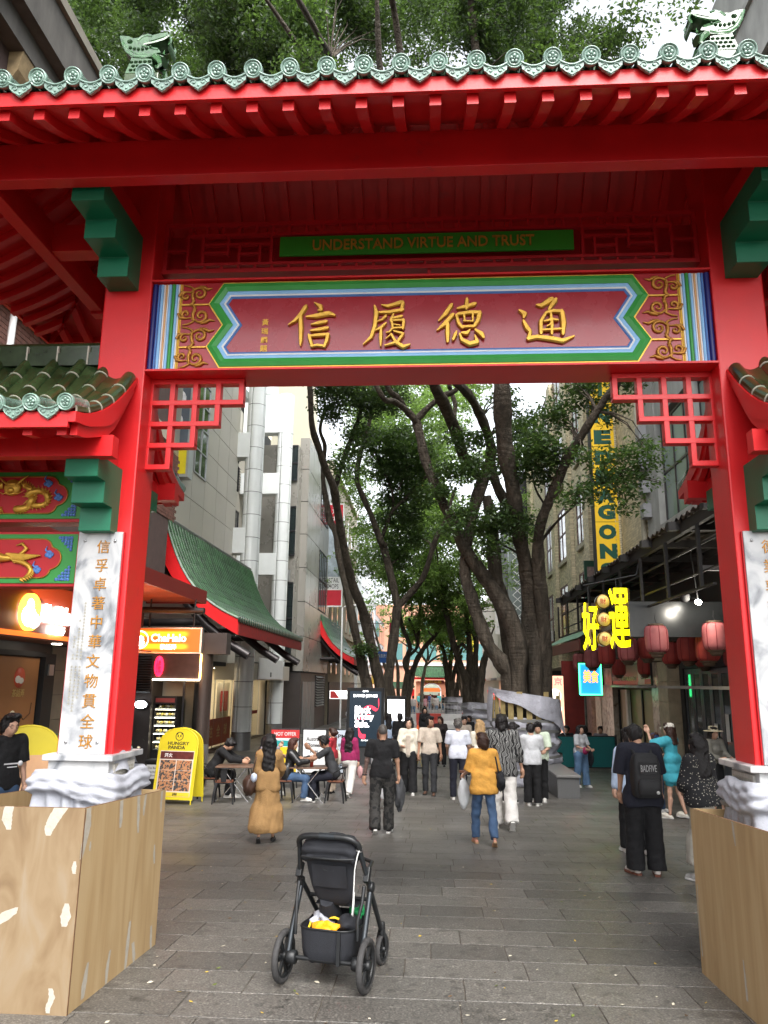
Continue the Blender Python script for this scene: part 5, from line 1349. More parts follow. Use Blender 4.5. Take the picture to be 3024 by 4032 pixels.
# hanging illuminated box sign
hs=thing('lightbox_sign','orange and yellow lightbox sign hanging on rods from the timber canopy','sign',(-5.7,16.5,2.6))
MB().box(-6.50,16.5,2.575,-4.99,16.64,3.13).build('case',STEEL,hs)
def lightface(name,c0,c1):
 if name in MATS:return MATS[name]
 m=bpy.data.materials.new(name); m.use_nodes=True; N,L=m.node_tree.nodes,m.node_tree.links; p=N['Principled BSDF']
 g=N.new('ShaderNodeNewGeometry'); sx=N.new('ShaderNodeSeparateXYZ'); L.new(g.outputs['Position'],sx.inputs[0])
 # two tubes behind the face
 w=N.new('ShaderNodeMath'); w.operation='PINGPONG'; a=N.new('ShaderNodeMath'); a.operation='SUBTRACT'; a.inputs[1].default_value=2.72
 L.new(sx.outputs['Z'],a.inputs[0]); L.new(a.outputs[0],w.inputs[0]); w.inputs[1].default_value=.135
 r=N.new('ShaderNodeMapRange'); r.inputs['From Min'].default_value=.0; r.inputs['From Max'].default_value=.09; r.inputs['To Min'].default_value=1; r.inputs['To Max'].default_value=0; r.interpolation_type='SMOOTHSTEP'
 L.new(w.outputs[0],r.inputs[0])
 x=N.new('ShaderNodeMapRange'); x.inputs['From Min'].default_value=-5.22; x.inputs['From Max'].default_value=-5.42; x.interpolation_type='SMOOTHSTEP'; L.new(sx.outputs['X'],x.inputs[0])
 k=N.new('ShaderNodeMath'); k.operation='MULTIPLY'; L.new(r.outputs[0],k.inputs[0]); L.new(x.outputs[0],k.inputs[1])
 mx=N.new('ShaderNodeMix'); mx.data_type='RGBA'; mx.inputs['A'].default_value=(*c0,1); mx.inputs['B'].default_value=(*c1,1); L.new(k.outputs[0],mx.inputs['Factor'])
 L.new(mx.outputs['Result'],p.inputs['Emission Color']); p.inputs['Emission Strength'].default_value=.55; p.inputs['Base Color'].default_value=(.3,.05,.01,1)
 MATS[name]=m; return m
lf=bar('face',-6.47,16.488,2.60,-5.03,16.498,3.10,lightface('backlit_orange',(.85,.085,.006),(1.3,.62,.02)),hs)
text('ChaHalo',(-5.72,16.482,2.905),.17,glow('letter_cream',(1,.93,.72),.85),hs,'-y',w=.78,ext=.004,bold=.02); text('茶話弄',(-5.72,16.482,2.71),.12,glow('letter_cream',(1,.93,.72),.85),hs,'-y',ext=.004,bold=.02)
rg_=MB(); rg_.lathe([(.17,16.488),(.185,16.478),(.20,16.488)],28,(-6.36,0,2.86),'y'); rg_.build('ring',glow('letter_cream',(1,.93,.72),.85),hs)
bw=MB(); bw.ball((-6.38,16.48,2.79),(.13,.008,.075),12); bw.ball((-6.34,16.48,2.87),(.07,.008,.07),12); bw.build('emblem_shape',LW,hs)
MB().tube([(-6.2,16.57,3.13),(-6.2,16.57,3.76)],.022,8).build('rod',STEELD,hs); MB().tube([(-5.2,16.57,3.13),(-5.2,16.57,3.76)],.022,8).build('rod',STEELD,hs)
MB().tube([(-6.6,16.6,3.52),(-5.0,16.6,3.50)],.075,10).build('tube',STEELD,cn)
# advertising lightbox high on the wall
hb=thing('wall_lightbox','square lightbox with a white round figure above yellow, high on the clad wall','sign',(-8.6,24.5,10.5))
MB().box(-9.6,24.5,8.75,-8.25,25.0,12.4).build('case',FRAMEA,hb)
bar('face',-9.5,24.48,9.85,-8.33,24.497,12.3,mat('slate_print',(.10,.12,.15),.4),hb); bar('face',-9.5,24.48,8.85,-8.33,24.497,9.84,mat('yellow_print',(.75,.60,.02),.4),hb)
c_=MB(); c_.ball((-8.98,24.478,11.55),(.52,.012,.42),18); c_.ball((-8.95,24.478,10.75),(.42,.012,.34),16); c_.build('printed_figure',mat('print_white',(.72,.72,.74),.4,var=.3,vs=2),hb)
# vertical banner RETAIL SHOPS
vb=thing('vertical_banner','tall vertical banner reading RETAIL SHOPS with red top and red block','banner',(-6.6,51,6.9))
MB().box(-7.20,50.95,6.92,-5.98,51.05,14.05).build('frame',WHITEP,vb)
for nm,z0,z1,mt_ in(('red_head',12.55,13.95,mat('banner_red',(.50,.012,.03),.5)),('picture',8.95,12.54,mat('banner_print',(.36,.42,.48),.5,var=.5,vs=1.6)),('red_block',7.02,8.05,mat('banner_red',(.50,.012,.03),.5))):
 bar(nm,-7.12,50.938,z0,-6.06,50.949,z1,mt_,vb)
text('RETAIL',(-6.66,50.935,8.72),.30,FRAMED,vb,'-y',w=.88); text('SHOPS',(-6.66,50.935,8.30),.30,FRAMED,vb,'-y',w=.80)
text('迎',(-6.55,50.93,13.55),.5,WHITEP,vb,'-y'); text('井',(-6.55,50.93,12.95),.5,WHITEP,vb,'-y')
# dark corner building overhead on the left (cornice)
ob=thing('cornice_building','dark old building with a heavy stained cornice looming over the gate roof','building',(-9,4,0))
BRICKD=mat('dark_brick_wall',(.075,.05,.045),.85,var=.25,vs=4,bump=.3,bs=14)
CONC=mat('stained_concrete',(.085,.080,.072),.9,var=.55,vs=1.6,streak=(1,1,.35),bump=.2,bs=20)
MB().box(-14,-3,4.35,-7.0,19.5,12.6).build('wall',BRICKD,ob)
MB().box(-14,-3,12.64,-6.5,19.5,13.55).build('cornice',CONC,ob); MB().box(-14,-3,13.553,-6.42,19.6,13.76).build('coping',mat('coping_stone',(.20,.185,.15),.85,var=.25),ob)
MB().box(-7.0,-3,12.2,-6.72,19.5,12.637).build('frieze',CONC,ob)
for k in range(9):MB().prism([(-6.99,11.5),(-6.99,12.19),(-6.74,12.19),(-6.80,11.85)],'y',1+k*1.55,1.35+k*1.55).build('corbel',mat('ochre_corbel',(.26,.19,.10),.8,var=.4,vs=6),ob)
bar('ledge',-6.99,-2,8.05,-6.8,19,8.4,mat('pale_ledge',(.42,.38,.30),.8,var=.2),ob)
MB().tube([(-6.95,11.3,5),(-6.95,11.3,12)],.06,8).build('downpipe',WHITEP,ob)
bk_v,bk_f=[],[]
for k in range(26):
 z=6.2+k*.088
 for j in range(46):
  y=8.4+j*.25+(.125 if k%2 else 0); x=-6.985+rr.uniform(0,.006); b=len(bk_v)
  if 8.02<z<8.42:continue
  for(yy,zz,xx)in((y,z,-7),(y+.236,z,-7),(y+.236,z+.076,-7),(y,z+.076,-7),(y,z,x),(y+.236,z,x),(y+.236,z+.076,x),(y,z+.076,x)):bk_v.append((xx,yy,zz))
  bk_f+=[(b+4,b+5,b+6,b+7),(b,b+1,b+5,b+4),(b+1,b+2,b+6,b+5),(b+2,b+3,b+7,b+6),(b+3,b,b+4,b+7)]
obj('bricks',np_mesh('bricks',bk_v,bk_f,mat('dark_red_brick',(.13,.060,.045),.85,var=.45,vs=7)),ob,kind='stuff')
# ------------------------------------------------------------------ the far end of the street
PEACH=mat('peach_render',(.58,.30,.20),.8,var=.10,vs=1.2); PEACHB=mat('peach_brick',(.50,.20,.12),.8,var=.15,vs=3)
fb_=thing('peach_building','peach rendered building with blue green glazing closing the far end of the street','building',(0,112,-.8))
MB().box(-9,110,-.8,12,122,13).build('wall',PEACH,fb_)
for k in range(7):
 for z in(5.2,8.4):w=bar('window',-6+k*2.4,109.93,z,-4.1+k*2.4,109.99,z+2.3,mat('teal_glass',(.10,.22,.22),.15,spec=.8),fb_)
bar('ledge',-9,109.6,4.4,12,109.99,4.8,PALE,fb_)
fg=thing('distant_gate','distant red gateway with green roof and white arch closing the street','gate',(0,92,-.77))
m=MB(); arch=[(1.05*math.cos(a),1.1+.85*math.sin(a))for a in np.linspace(0,PI,14)]
m.prism([(-1.85,-.77),(-1.05,-.77),(-1.05,1.1)]+arch[::-1][1:-1]+[(1.05,1.1),(1.05,-.77),(1.85,-.77),(1.85,2.2),(-1.85,2.2)],'y',92,92.8); m.build('wall',PEACHB,fg)
MB().tube([(1.05,91.98,-.7),(1.05,91.98,1.1)]+[(x,91.98,z)for x,z in arch]+[(-1.05,91.98,-.7)],.07,6).build('arch_trim',WHITEP,fg)
bar('name_board',-1.05,91.9,1.62+.35,1.45,92.0,2.25+.1,mat('banner_maroon',(.16,.012,.015),.5),fg); text('中國文華',(.2,91.88,2.16),.3,GOLD,fg,'-y',w=1.9,ext=.01,bold=.02)
def farroof(y,x0,x1,z0,h,nm):
 m=MB(); n=24
 def P(u,v):
  x=x0+(x1-x0)*u; e=2*abs(u-.5)
  return(x0+.32*(x1-x0)*v*(1 if u<.5 else 0)+(x-x0)*1 if False else(x0+x1)/2+(x-(x0+x1)/2)*(1-.18*v),y-1.0+1.4*v,z0+h*(.35*v+.65*v*v)+.22*(1-v)*e**4)
 m.sheet(P,n,6)
 for i in range(n+1):m.tube([tuple(V(P(i/n,j/5))+V((0,-.02,.04)))for j in range(6)],.06,5)
 return m.build(nm,TILER,fg)
farroof(92.2,-2.2,2.75,2.65,1.15,'roof'); bar('eave_board',-2.1,91.4,2.42,2.65,91.5,2.66,RED,fg); bar('ridge',-1.5,92.6,3.75,2.05,92.75,3.95,TILER,fg)
farroof(92.2,-4.8,-2.0,1.3,.75,'side_roof'); farroof(92.2,2.6,5.4,1.3,.75,'side_roof')
for x in(-4.5,-2.2,2.5,5.0):bar('pillar',x-.15,91.9,-.77,x+.15,92.3,1.3,RED,fg)
MB().lathe([(0,93.6),(1.3,93.6)],20,(.0,0,.9),'y').build('arch_awning',mat('orange_awning',(.75,.22,.06),.6),fg)if False else None
bar('arch_banner',-1.0,93.2,1.0,1.0,93.25,1.45,mat('orange_awning',(.75,.22,.06),.6,emit=(1,.3,.08),es=.2),fg); bar('inner_dark',-.95,94.5,-.77,.95,94.6,.6,mat('far_dark_red',(.12,.03,.025),.6),fg); bar('inner_pale',-1.2,95.5,.6,1.2,95.6,2.2,mat('far_pale_green',(.5,.6,.5),.6),fg)
# signs hanging over the street on the left, far away
for nm,lab,x0,x1,y,z0,z1,c_,tx in(('blue_sign','blue far sign with white characters above the smaller blue one',-4.6,-3.2,62,3.55,4.45,(.03,.12,.45),'人民百货公司'),('blue_sign','lower blue far sign next to the dark trunk',-4.4,-3.3,66,1.25,1.95,(.04,.14,.50),'中华文化'),('yellow_signboard','yellow far signboard between the two blue signs',-5.4,-4.0,70,1.9,2.7,(.70,.45,.08),''),('maroon_banner','narrow maroon banner reading NOVEL behind the dark trunk',-3.5,-3.0,64,4.9,6.9,(.28,.01,.04),'')):
 t=thing(nm,lab,'sign',((x0+x1)/2,y,z0)); bar('board',x0,y,z0,x1,y+.1,z1,mat('far_%s_%d'%(nm,y),c_,.5),t)
 bar('arm',-6.9,y+.02,z1-.1,x0,y+.06,z1-.05,STEELD,t)
 if tx:text(tx,((x0+x1)/2,y-.02,(z0+z1)/2+.1),.3,WHITEP,t,'-y',w=(x1-x0)*.8)
for i,ch_ in enumerate('NOVEL'):text(ch_,(-3.25,63.97,6.6-i*.36),.26,WHITEP,KIDS and t,'-y',w=.2)
for nm,lab,x0,x1,y,z0,z1,c_,tx in(('red_box_sign','small red lit sign beside the wrapped big tree',2.55,3.35,36,1.30,1.72,(.75,.04,.03),'Sharetea'),('yellow_banner','yellow green vertical banner with characters hanging among the far trunks',2.7,3.5,60,4.4,7.6,(.55,.42,.03),''),('white_banner','white vertical banner with rings between the right trunks',4.6,5.2,56,5.5,10.0,(.7,.68,.66),'')):
 t=thing(nm,lab,'sign',((x0+x1)/2,y,z0)); bar('board',x0,y,z0,x1,y+.1,z1,mat('far_'+nm,c_,.5,emit=c_,es=.4 if nm!='white_banner' else 0),t); bar('arm',x1,y+.02,z1-.12,6.9,y+.06,z1-.07,STEELD,t)
 if tx:text(tx,((x0+x1)/2,y-.02,(z0+z1)/2),.16,WHITEP,t,'-y',w=.55,bold=.01)
 if nm=='yellow_banner':
  for i,ch_ in enumerate('恭喜發財'):text(ch_,(3.1,59.97,7.15-i*.78),.6,mat('banner_green',(.05,.2,.05),.5),t,'-y',bold=.01)
 if nm=='white_banner':
  for i in range(3):MB().lathe([(.13,55.97),(.2,55.96),(.2,55.98)],16,(4.9,0,9.2-i*.7),'y').build('ring_print',FRAMED,t)
# shops along both sides, far
shop_c=[(.55,.50,.45),(.35,.08,.06),(.50,.38,.15),(.18,.18,.19),(.6,.55,.5),(.30,.05,.05),(.45,.42,.36),(.2,.25,.3)]
for i in range(6):
 y=53+i*6.4
 for s in(-1,1):
  if s<0 and y<71:continue
  x=6.3 if s>0 else-6.5
  lab=('first','second','third','fourth','fifth','last')[i]+(' shopfront along the far right side, counted from the screened building' if s>0 else ' shopfront along the far left side, counted from the gate')
  t=thing('far_shopfront',lab,'shopfront',(x,y+3,-.77)); c_=shop_c[(i*2+(s>0))%8]
  a,b=sorted((x,x+s*.5)); bar('front',a,y+.05,-.77,b,y+6.2,2.9,mat('shop_%d_%d'%(i,s),c_,.6,var=.4,vs=1.2),t)
  a,b=sorted((x-s*.02,x-s*.9)); bar('awning',a,y+.1,2.3,b,y+6.1,2.5,mat('shop_aw_%d_%d'%(i,s),shop_c[(i*3+5)%8],.6),t); a,b=sorted((x-s*.01,x-s*.05)); bar('window',a,y+.6,-.3,b,y+5.6,2.0,glow('shop_glow_%d'%(i%3),((1,.75,.45),(1,.85,.7),(.9,.5,.35))[i%3],.55),t)
# construction barriers
WB=mat('barrier_white',(.72,.70,.70),.5); RB=mat('barrier_red',(.6,.08,.06),.5)
bmr=thing('water_barrier','x','barrier',(0,0,0),local=True)
b=MB(); b.loft([[(-.95,-.22,0),(.95,-.22,0),(.95,.22,0),(-.95,.22,0)],[(-.95,-.2,.25),(.95,-.2,.25),(.95,.2,.25),(-.95,.2,.25)],[(-.93,-.09,.5),(.93,-.09,.5),(.93,.09,.5),(-.93,.09,.5)],[(-.93,-.07,.9),(.93,-.07,.9),(.93,.07,.9),(-.93,.07,.9)]],0,False); b.build('body',WB,bmr)
mr=MB()
for x in np.linspace(-.9,.9,10):mr.box(x-.012,-.012,.9,x+.012,.012,1.55)
for z in(.95,1.52):mr.box(-.92,-.015,z,.92,.015,z+.03)
mr.build('mesh_rail',mat('rail_silver',(.5,.5,.5),.4,metal=.6),bmr)
bl_=['white water filled barrier nearest the pale tree in the far roadworks','red water filled barrier in the middle of the far roadworks','white water filled barrier behind the woman in black','red and white barrier below the street sign post','white water filled barrier at the back of the roadworks']
first=True
for i,(x,y)in enumerate(((-1.9,49),(-.1,50),(1.5,49.5),(2.9,52),(.6,57))):
 if first:o=bmr; o.location=(x,y,gz(y)); o['label']=bl_[0]; o['group']='roadwork barriers'; first=False
 else:
  o=dup(bmr,(x,y,gz(y)),rr.uniform(-.2,.2),bl_[i],'roadwork barriers')
  if i in(1,3):k0=KIDS[o.name][0]; k0.data=k0.data.copy(); k0.data.materials[0]=RB
cone=thing('traffic_cone','orange traffic cone in front of the far roadworks','cone',(-.72,40,gz(40)),local=True)
c_=MB(); c_.lathe([(.15,.03),(.14,.06),(.03,.7),(0,.7)],16); c_.box(-.19,-.19,0,.19,.19,.04); c_.build('body',mat('cone_orange',(.75,.13,.03),.5),cone); MB().lathe([(.108,.25),(.072,.45)],16).build('band',WB,cone)
sp_=thing('street_sign_post','thin post with a small red and white street sign by the far wrapped tree','sign',(2.05,44,gz(44)))
MB().tube([(2.05,44,gz(44)),(2.05,44,2.35)],.035,8).build('post',STEEL,sp_); bar('plate',1.88,43.95,1.7,2.22,43.97,2.3,RB,sp_); bar('plate_face',1.93,43.94,1.85,2.17,43.948,2.15,WB,sp_)
lp=thing('street_lamp','pale street lamp arm sticking out by the left tree trunks','lamp',(-4.4,48,gz(48)))
MB().tube([(-5.6,48,gz(48)),(-5.6,48,6.6),(-5.2,48,6.75),(-3.7,48,6.75)],.06,8).build('post',WHITEP,lp); bar('head',-4.1,47.9,6.70,-3.4,48.1,6.80,WHITEP,lp)
# ------------------------------------------------------------------ buildings on the right
BRICKY=mat('cream_brick',(.60,.53,.37),.8,var=.22,vs=5,rnd=.12,attr=None)
BRICKYM=mat('cream_bricks',(.60,.53,.37),.8,var=.16,vs=6,attr='tone')
MORT2=mat('brick_mortar',(.26,.235,.18),.9,var=.15)
WOODR=mat('red_brown_frame',(.10,.028,.02),.5,var=.15)
SILL=mat('sill_render',(.40,.36,.27),.85,var=.15)
XF=7.0
yb=thing('brick_building','cream brick building with red framed sash windows behind the yellow vertical sign','building',(8,38,-.8))
Y0,Y1,ZB,ZT=24.6,53.0,2.9,19.
wy=MB(); wy.box(XF+.002,Y0,ZB,14,Y1,ZT); ywall=wy.build('wall',MORT2,yb)
bays=[(45.9,43.2),(41.6,39.0),(36.3,34.2),(32.2,29.9)]
wins=[]
for a,b in bays:
 for z in(4.3,8.35,12.4,16.2):wins.append((b+.15,a-.15,z,z+2.75))
def in_win(y,z,w):return any(y+w>a and y<b and z+.07>z0-.22 and z<z1 for a,b,z0,z1 in wins)
pilx=[(Y1-1.6,Y1,.22),(42.0,43.0,.20),(37.2,38.4,.20),(32.8,33.9,.20),(28.0,29.2,.22)]
def offs(y):
 for a,b,d in pilx:
  if a<=y<b:return d
 return 0.
BM=MB().box(0,0,0,.012,.228,.074).mesh('brick',BRICKY)
bv,bf,bt=[],[],[]; nb_=0
for a,b,d in pilx:bar('pilaster',XF-d+.002,a,ZB,XF+.001,b,ZT,MORT2,yb)
for k in range(188):
 z=ZB+.005+k*.0855
 y=Y0+(.118 if k%2 else 0)
 while y<Y1-.23:
  if not in_win(y,z,.228):
   d=offs(y+.11); x=XF-d-.010+rr.uniform(-.002,.002)
   if nb_<300 and y<28.5 and 6.1<z<8.6:
    obj('brick',BM,ywall,loc=(x,y,z)); nb_+=1
   else:
    q=len(bv); e=x+.014
    bv+=[(x,y,z),(x,y+.228,z),(x,y+.228,z+.074),(x,y,z+.074),(e,y,z),(e,y+.228,z),(e,y+.228,z+.074),(e,y,z+.074)]
    bf+=[(q,q+3,q+2,q+1),(q,q+1,q+5,q+4),(q+3,q+7,q+6,q+2),(q,q+4,q+7,q+3)]; bt+=[rr.uniform(.75,1.2)]*4
  y+=.2385
for a,b,d in pilx:
 for k in range(188):
  z=ZB+.005+k*.0855; x0=XF-d-.006; q=len(bv)
  bv+=[(x0,a-.012,z),(XF-.012,a-.012,z),(XF-.012,a-.012,z+.074),(x0,a-.012,z+.074)]; bf.append((q,q+1,q+2,q+3)); bt.append(rr.uniform(.8,1.15))
bm2=np_mesh('bricks',bv,bf,BRICKYM); at_=bm2.attributes.new('tone','FLOAT','FACE'); at_.data.foreach_set('value',np.array(bt,np.float32))
obj('bricks',bm2,ywall,kind='stuff')
CURT=mat('curtained_glass',(.10,.10,.095),.12,var=.5,vs=1.2,spec=.8)
for y0,y1,z0,z1 in wins:
 f=MB(); f.box(XF-.004,y0,z0,XF+.0015,y1,z1,1)
 n=2
 for y in np.linspace(y0+.04,y1-.04,n+1):f.box(XF-.065,y-.05,z0,XF-.005,y+.05,z1)
 for z in(z0+.05,(z0+z1)/2,z1-.05):f.box(XF-.063,y0,z-.05,XF-.006,y1,z+.05)
 w=f.build('sash_window',[WOODR,BLACKM],yb)
 for i in range(n):
  for k in range(2):
   yy=y0+.09+i*(y1-y0-.08)/n; zz=z0+.1+k*(z1-z0-.1)/2
   bar('pane',XF-.04,yy,zz,XF-.03,yy+(y1-y0-.08)/n-.1,zz+(z1-z0-.1)/2-.1,CURT,w)
 bar('sill',XF-.14,y0-.08,z0-.2,XF+.001,y1+.08,z0-.005,SILL,w)
bar('window_head_band',XF-.05,29.3,11.18,XF+.001,32.7,11.5,SILL,yb); bar('window_head_band',XF-.05,34.0,11.18,XF+.001,37.0,11.5,SILL,yb)
for(y,z)in((31.2,4.1),(44.5,4.1)):
 pass
MB().tube([(6.9,24.75,4),(6.9,24.75,18)],.09,10).build('downpipe',mat('cream_pipe',(.42,.38,.29),.6),yb)
for z in(7.2,8.0,8.8,9.8):bar('meter_box',6.72,24.0,z,6.99,24.4,z+.45,mat('grey_box',(.28,.28,.29),.5),yb)
for z in(4.6,12.3):pass
ac_m=MB(); ac_m.box(0,0,0,.35,.8,.55); ac_m.lathe([(0,-.002),(.21,-.002),(.22,-.012),(.2,-.012)],20,(0,.4,.28),'x',1)
ACM=ac_m.mesh('air_conditioner',[mat('ac_case',(.42,.42,.40),.5),BLACKM])
for i,(y,z)in enumerate(((44.2,4.42),(30.8,4.5))):tag(obj('air_conditioner',ACM,loc=(6.55,y,z)),('white air conditioner box under the far red framed window of the brick building','white air conditioner box under the brick window behind the small dark green sign')[i],'air conditioner')
# grey concrete building next to the gate
CONC2=mat('weathered_concrete',(.36,.36,.34),.85,var=.40,vs=1.1,bump=.25,bs=14,streak=(1,1,.5))
cb=thing('concrete_building','weathered grey concrete building with large steel framed windows close to the gate','building',(8.5,17,-.3))
MB().box(XF+.25,-2,4.9,14,24.5,19).build('wall',CONC2,cb)
for z in(6.6,11.6,16.6):bar('spandrel',XF+.02,-2,z-1.5,XF+.249,24.4,z,CONC2,cb); bar('string_course',XF-.06,-2,z,XF+.249,24.45,z+.15,CONC2,cb)
bar('pier',XF-.03,23.2,4.9,XF+.249,24.5,19,CONC2,cb)
for z0 in(6.76,11.76):
 for y0 in(5.5,9.2,12.9,16.6,20.0):window(cb,XF+.22,y0,y0+3.1,z0,z0+3.2,3,2,STEELD,mat('milky_glass',(.20,.26,.24),.15,var=.15,vs=.5,spec=.8),-1,.07)
for y0 in(8.9,12.6,16.2,19.8):bar('pier',XF+.0,y0-.1,6.76,XF+.2,y0+.25,16,CONC2,cb)
# upper balcony and slim side wall seen over the roof, through the leaves
bl=MB(); bl.box(6.2,24.7,17.0,6.98,29.5,17.2)
for k in range(40):bl.box(6.21,24.75+k*.12,17.21,6.23,24.78+k*.12,18.2)
bl.box(6.19,24.7,18.2,6.25,29.5,18.26); bl.build('balcony',mat('balcony_blue',(.22,.28,.36),.5),yb)
# the dark corrugated awning on struts
aw=thing('corrugated_awning','long black corrugated awning on hanging struts over the restaurant fronts','awning',(5.8,20,3.6))
AWB=mat('awning_black',(.022,.020,.019),.7,var=.4,vs=4)
ROOFM=mat('corrugated_sheet',(.10,.085,.07),.6,var=.5,vs=3,metal=.3)
m=MB(); ny=340
m.sheet(lambda u,v:(4.75+2.24*v,10.5+18.4*u,5.15+.28*v+.035*math.sin(u*ny/2*2*PI/3)),ny,2)
m.build('roof_sheet',ROOFM,aw)
bar('edge_beam',4.82,10.5,4.88,4.92,28.9,5.09,AWB,aw); bar('edge_beam',6.6,10.5,5.0,6.7,28.9,5.2,AWB,aw)
for k in range(10):
 y=11+k*1.95
 bar('rafter',4.6,y-.09,4.95,6.99,y+.09,5.11,AWB,aw)
 ln=1.35
 bar('strut',4.79,y+.9,3.70,4.85,y+.98,4.88,AWB,aw)
for z in(4.5,4.0):bar('rail',4.87,10.6,z,4.90,28.8,z+.035,AWB,aw)
for x in(5.3,5.8,6.3):bar('purlin',x,10.5,5.05,x+.06,28.9,5.12,AWB,aw)
bar('back_panel',6.7,10.5,2.85,6.98,28.9,5.0,AWB,aw)
bar('hanging_rail',4.7,13,3.66,4.76,28.6,3.70,AWB,aw)
# fringe of debris along the edge
dv,df=[],[]
for i in range(1500):
 y=rr.uniform(10.5,28.9); l=rr.uniform(.03,.14)*rr.random(); w=rr.uniform(.006,.018); b=len(dv); x=4.74+rr.uniform(-.03,.06); z=5.12+rr.uniform(-.03,.06)
 dv+=[(x,y-w,z),(x,y+w,z),(x+rr.uniform(-.03,.03),y+rr.uniform(-.06,.06),z-l)]; df.append((b,b+1,b+2))
obj('leaf_litter',np_mesh('leaf_litter',dv,df,mat('dry_litter',(.07,.05,.035),.9)),aw,kind='stuff')
gp=bar('hanging_panel',4.30,17.0,3.03,6.30,17.05,3.79,mat('dark_glossy_panel',(.030,.032,.033),.22,var=.3,vs=1.2),None)
tag(gp,'dark glossy panel hanging under the black awning between the lanterns','panel')
fl=thing('floodlight','small bright floodlight above the dark hanging panel','light',(5.55,16.3,3.85))
MB().lathe([(.05,0),(.10,.05),(.11,.16)],14,(5.28,16.3,3.70)).build('housing',BLACKM,fl); MB().ball((5.56,16.3,3.71),(.07,.05,.06),10).build('lamp',glow('flood_white',(1,.96,.85),25.),fl); MB().tube([(5.28,16.3,3.86),(5.56,16.32,3.76),(5.5,16.4,4.9)],.015,6).build('bracket',BLACKM,fl)
pl=bpy.data.lights.new('flood','POINT'); pl.energy=14; pl.color=(1,.93,.8); pl.shadow_soft_size=.06
po_=bpy.data.objects.new('flood',pl); COL.objects.link(po_); po_.location=(5.5,16.0,3.62)
bar('batten_light',5.3,15.2,4.22,6.5,15.3,4.32,mat('batten_grey',(.3,.3,.3),.5),fl)
# restaurant fronts under it
rf=thing('restaurant_shopfront','marble clad restaurant fronts with dark folding doors under the black awning','shopfront',(7,20,-.5))
MARB2=ramp_mat('brown_veined_marble',[(.35,(.12,.08,.05)),(.47,(.34,.29,.22)),(.6,(.44,.40,.32)),(.8,(.50,.46,.38))],.35,2.4,9,2.2,(1,1,1),.0)
MB().box(7.0,10,-.8,13,31,2.84).build('wall',mat('ochre_wall',(.34,.27,.16),.7,var=.2),rf)
def gzb(y):return gz(y)-.02
for y0,y1,mt_ in((22.2,23.1,mat('cream_pier',(.46,.40,.28),.6,var=.3,vs=3)),(23.12,23.8,MARB2),(28.9,30.0,MARB2),(30.02,30.8,MARB2)):
 n=6
 for k in range(n):bar('marble_tile',6.55,y0+.006,gzb(22)+k*.56+.004,6.999,y1-.006,gzb(22)+(k+1)*.56-.004,mt_,rf)
for y0 in(24.2,25.8,27.3):bar('recessed_panel',6.75,y0,gzb(24),6.999,y0+1.3,1.85,mat('tan_panel',(.38,.29,.17),.55,var=.15),rf); bar('dark_jamb',6.70,y0+1.31,gzb(24),6.999,y0+1.42,1.85,BLACKM,rf)
bar('white_post',6.6,26.98,gzb(26),6.7,27.25,1.85,mat('greyish_post',(.5,.48,.46),.5),rf)
for y0,y1 in((23.3,30.6),(13.5,21.4)):bar('awning_plate',6.05,y0,1.93,6.99,y1,2.0,mat('plate_grey',(.36,.34,.32),.6,var=.2),rf)
for y in(23.6,30.2):bar('plate_bracket',6.5,y,2.0,6.56,y+.05,2.75,BLACKM,rf)
fd=MB(); fd.box(6.80,17.4,2.45,6.99,21.9,2.75); fd.box(6.80,17.4,gzb(20),6.99,17.7,2.45); fd.box(6.80,21.6,gzb(20),6.99,21.9,2.45); fdo=fd.build('door_surround',BLACKM,rf)
DFR=mat('slate_door_frame',(.055,.065,.08),.4,var=.1)
for k in range(6):
 y0=17.72+k*.645
 d_=MB(); d_.box(6.83,y0,gzb(19),6.87,y0+.10,2.44); d_.box(6.83,y0+.53,gzb(19),6.87,y0+.63,2.44); d_.box(6.832,y0+.1,2.30,6.868,y0+.53,2.44); d_.box(6.832,y0+.1,gzb(19),6.868,y0+.53,.30)
 q=d_.build('folding_door',DFR,fdo); bar('pane',6.845,y0+.102,.302,6.855,y0+.528,2.298,GLASSC,q)
for y,z in((18.6,.75),(19.35,.7)):bar('paper_notice',6.82,y,z,6.826,y+.22,z+(.62 if y<19 else.42),WHITEP,fdo)
for i,(y,z)in enumerate(((11,0),(13.8,0))):bar('door_leaf',6.9,y,gzb(14),6.99,y+2.5,2.5,DFR,rf)
# restaurant sign board
ns=thing('restaurant_sign','dark board lettered NINE DRAGONS RESTAURANT above the steel plate','sign',(6.6,26,2.3))
bar('board',6.58,25.4,2.02,6.64,30.2,2.70,mat('dark_taupe',(.07,.06,.052),.35,var=.3,vs=1.5),ns); bar('side_board',6.58,23.7,2.02,6.64,25.38,2.70,mat('washed_board',(.55,.50,.46),.5,var=.15),ns); bar('red_strip',6.572,23.75,2.04,6.579,24.6,2.2,mat('banner_red',(.5,.012,.03),.5),ns)
text('NINE DRAGONS RESTAURANT',(6.573,27.7,2.22),.15,mat('sign_cream',(.7,.65,.5),.5),ns,'-x',w=4.2); text('WESTERN SYDNEY',(6.573,24.5,2.42),.12,FRAMED,ns,'-x',w=1.4); text('COLLEGE',(6.573,24.7,2.24),.10,FRAMED,ns,'-x',w=.6)
bar('lintel',6.6,23.3,2.71,6.999,30.6,2.86,mat('cream_pier',(.46,.40,.28),.6),rf)
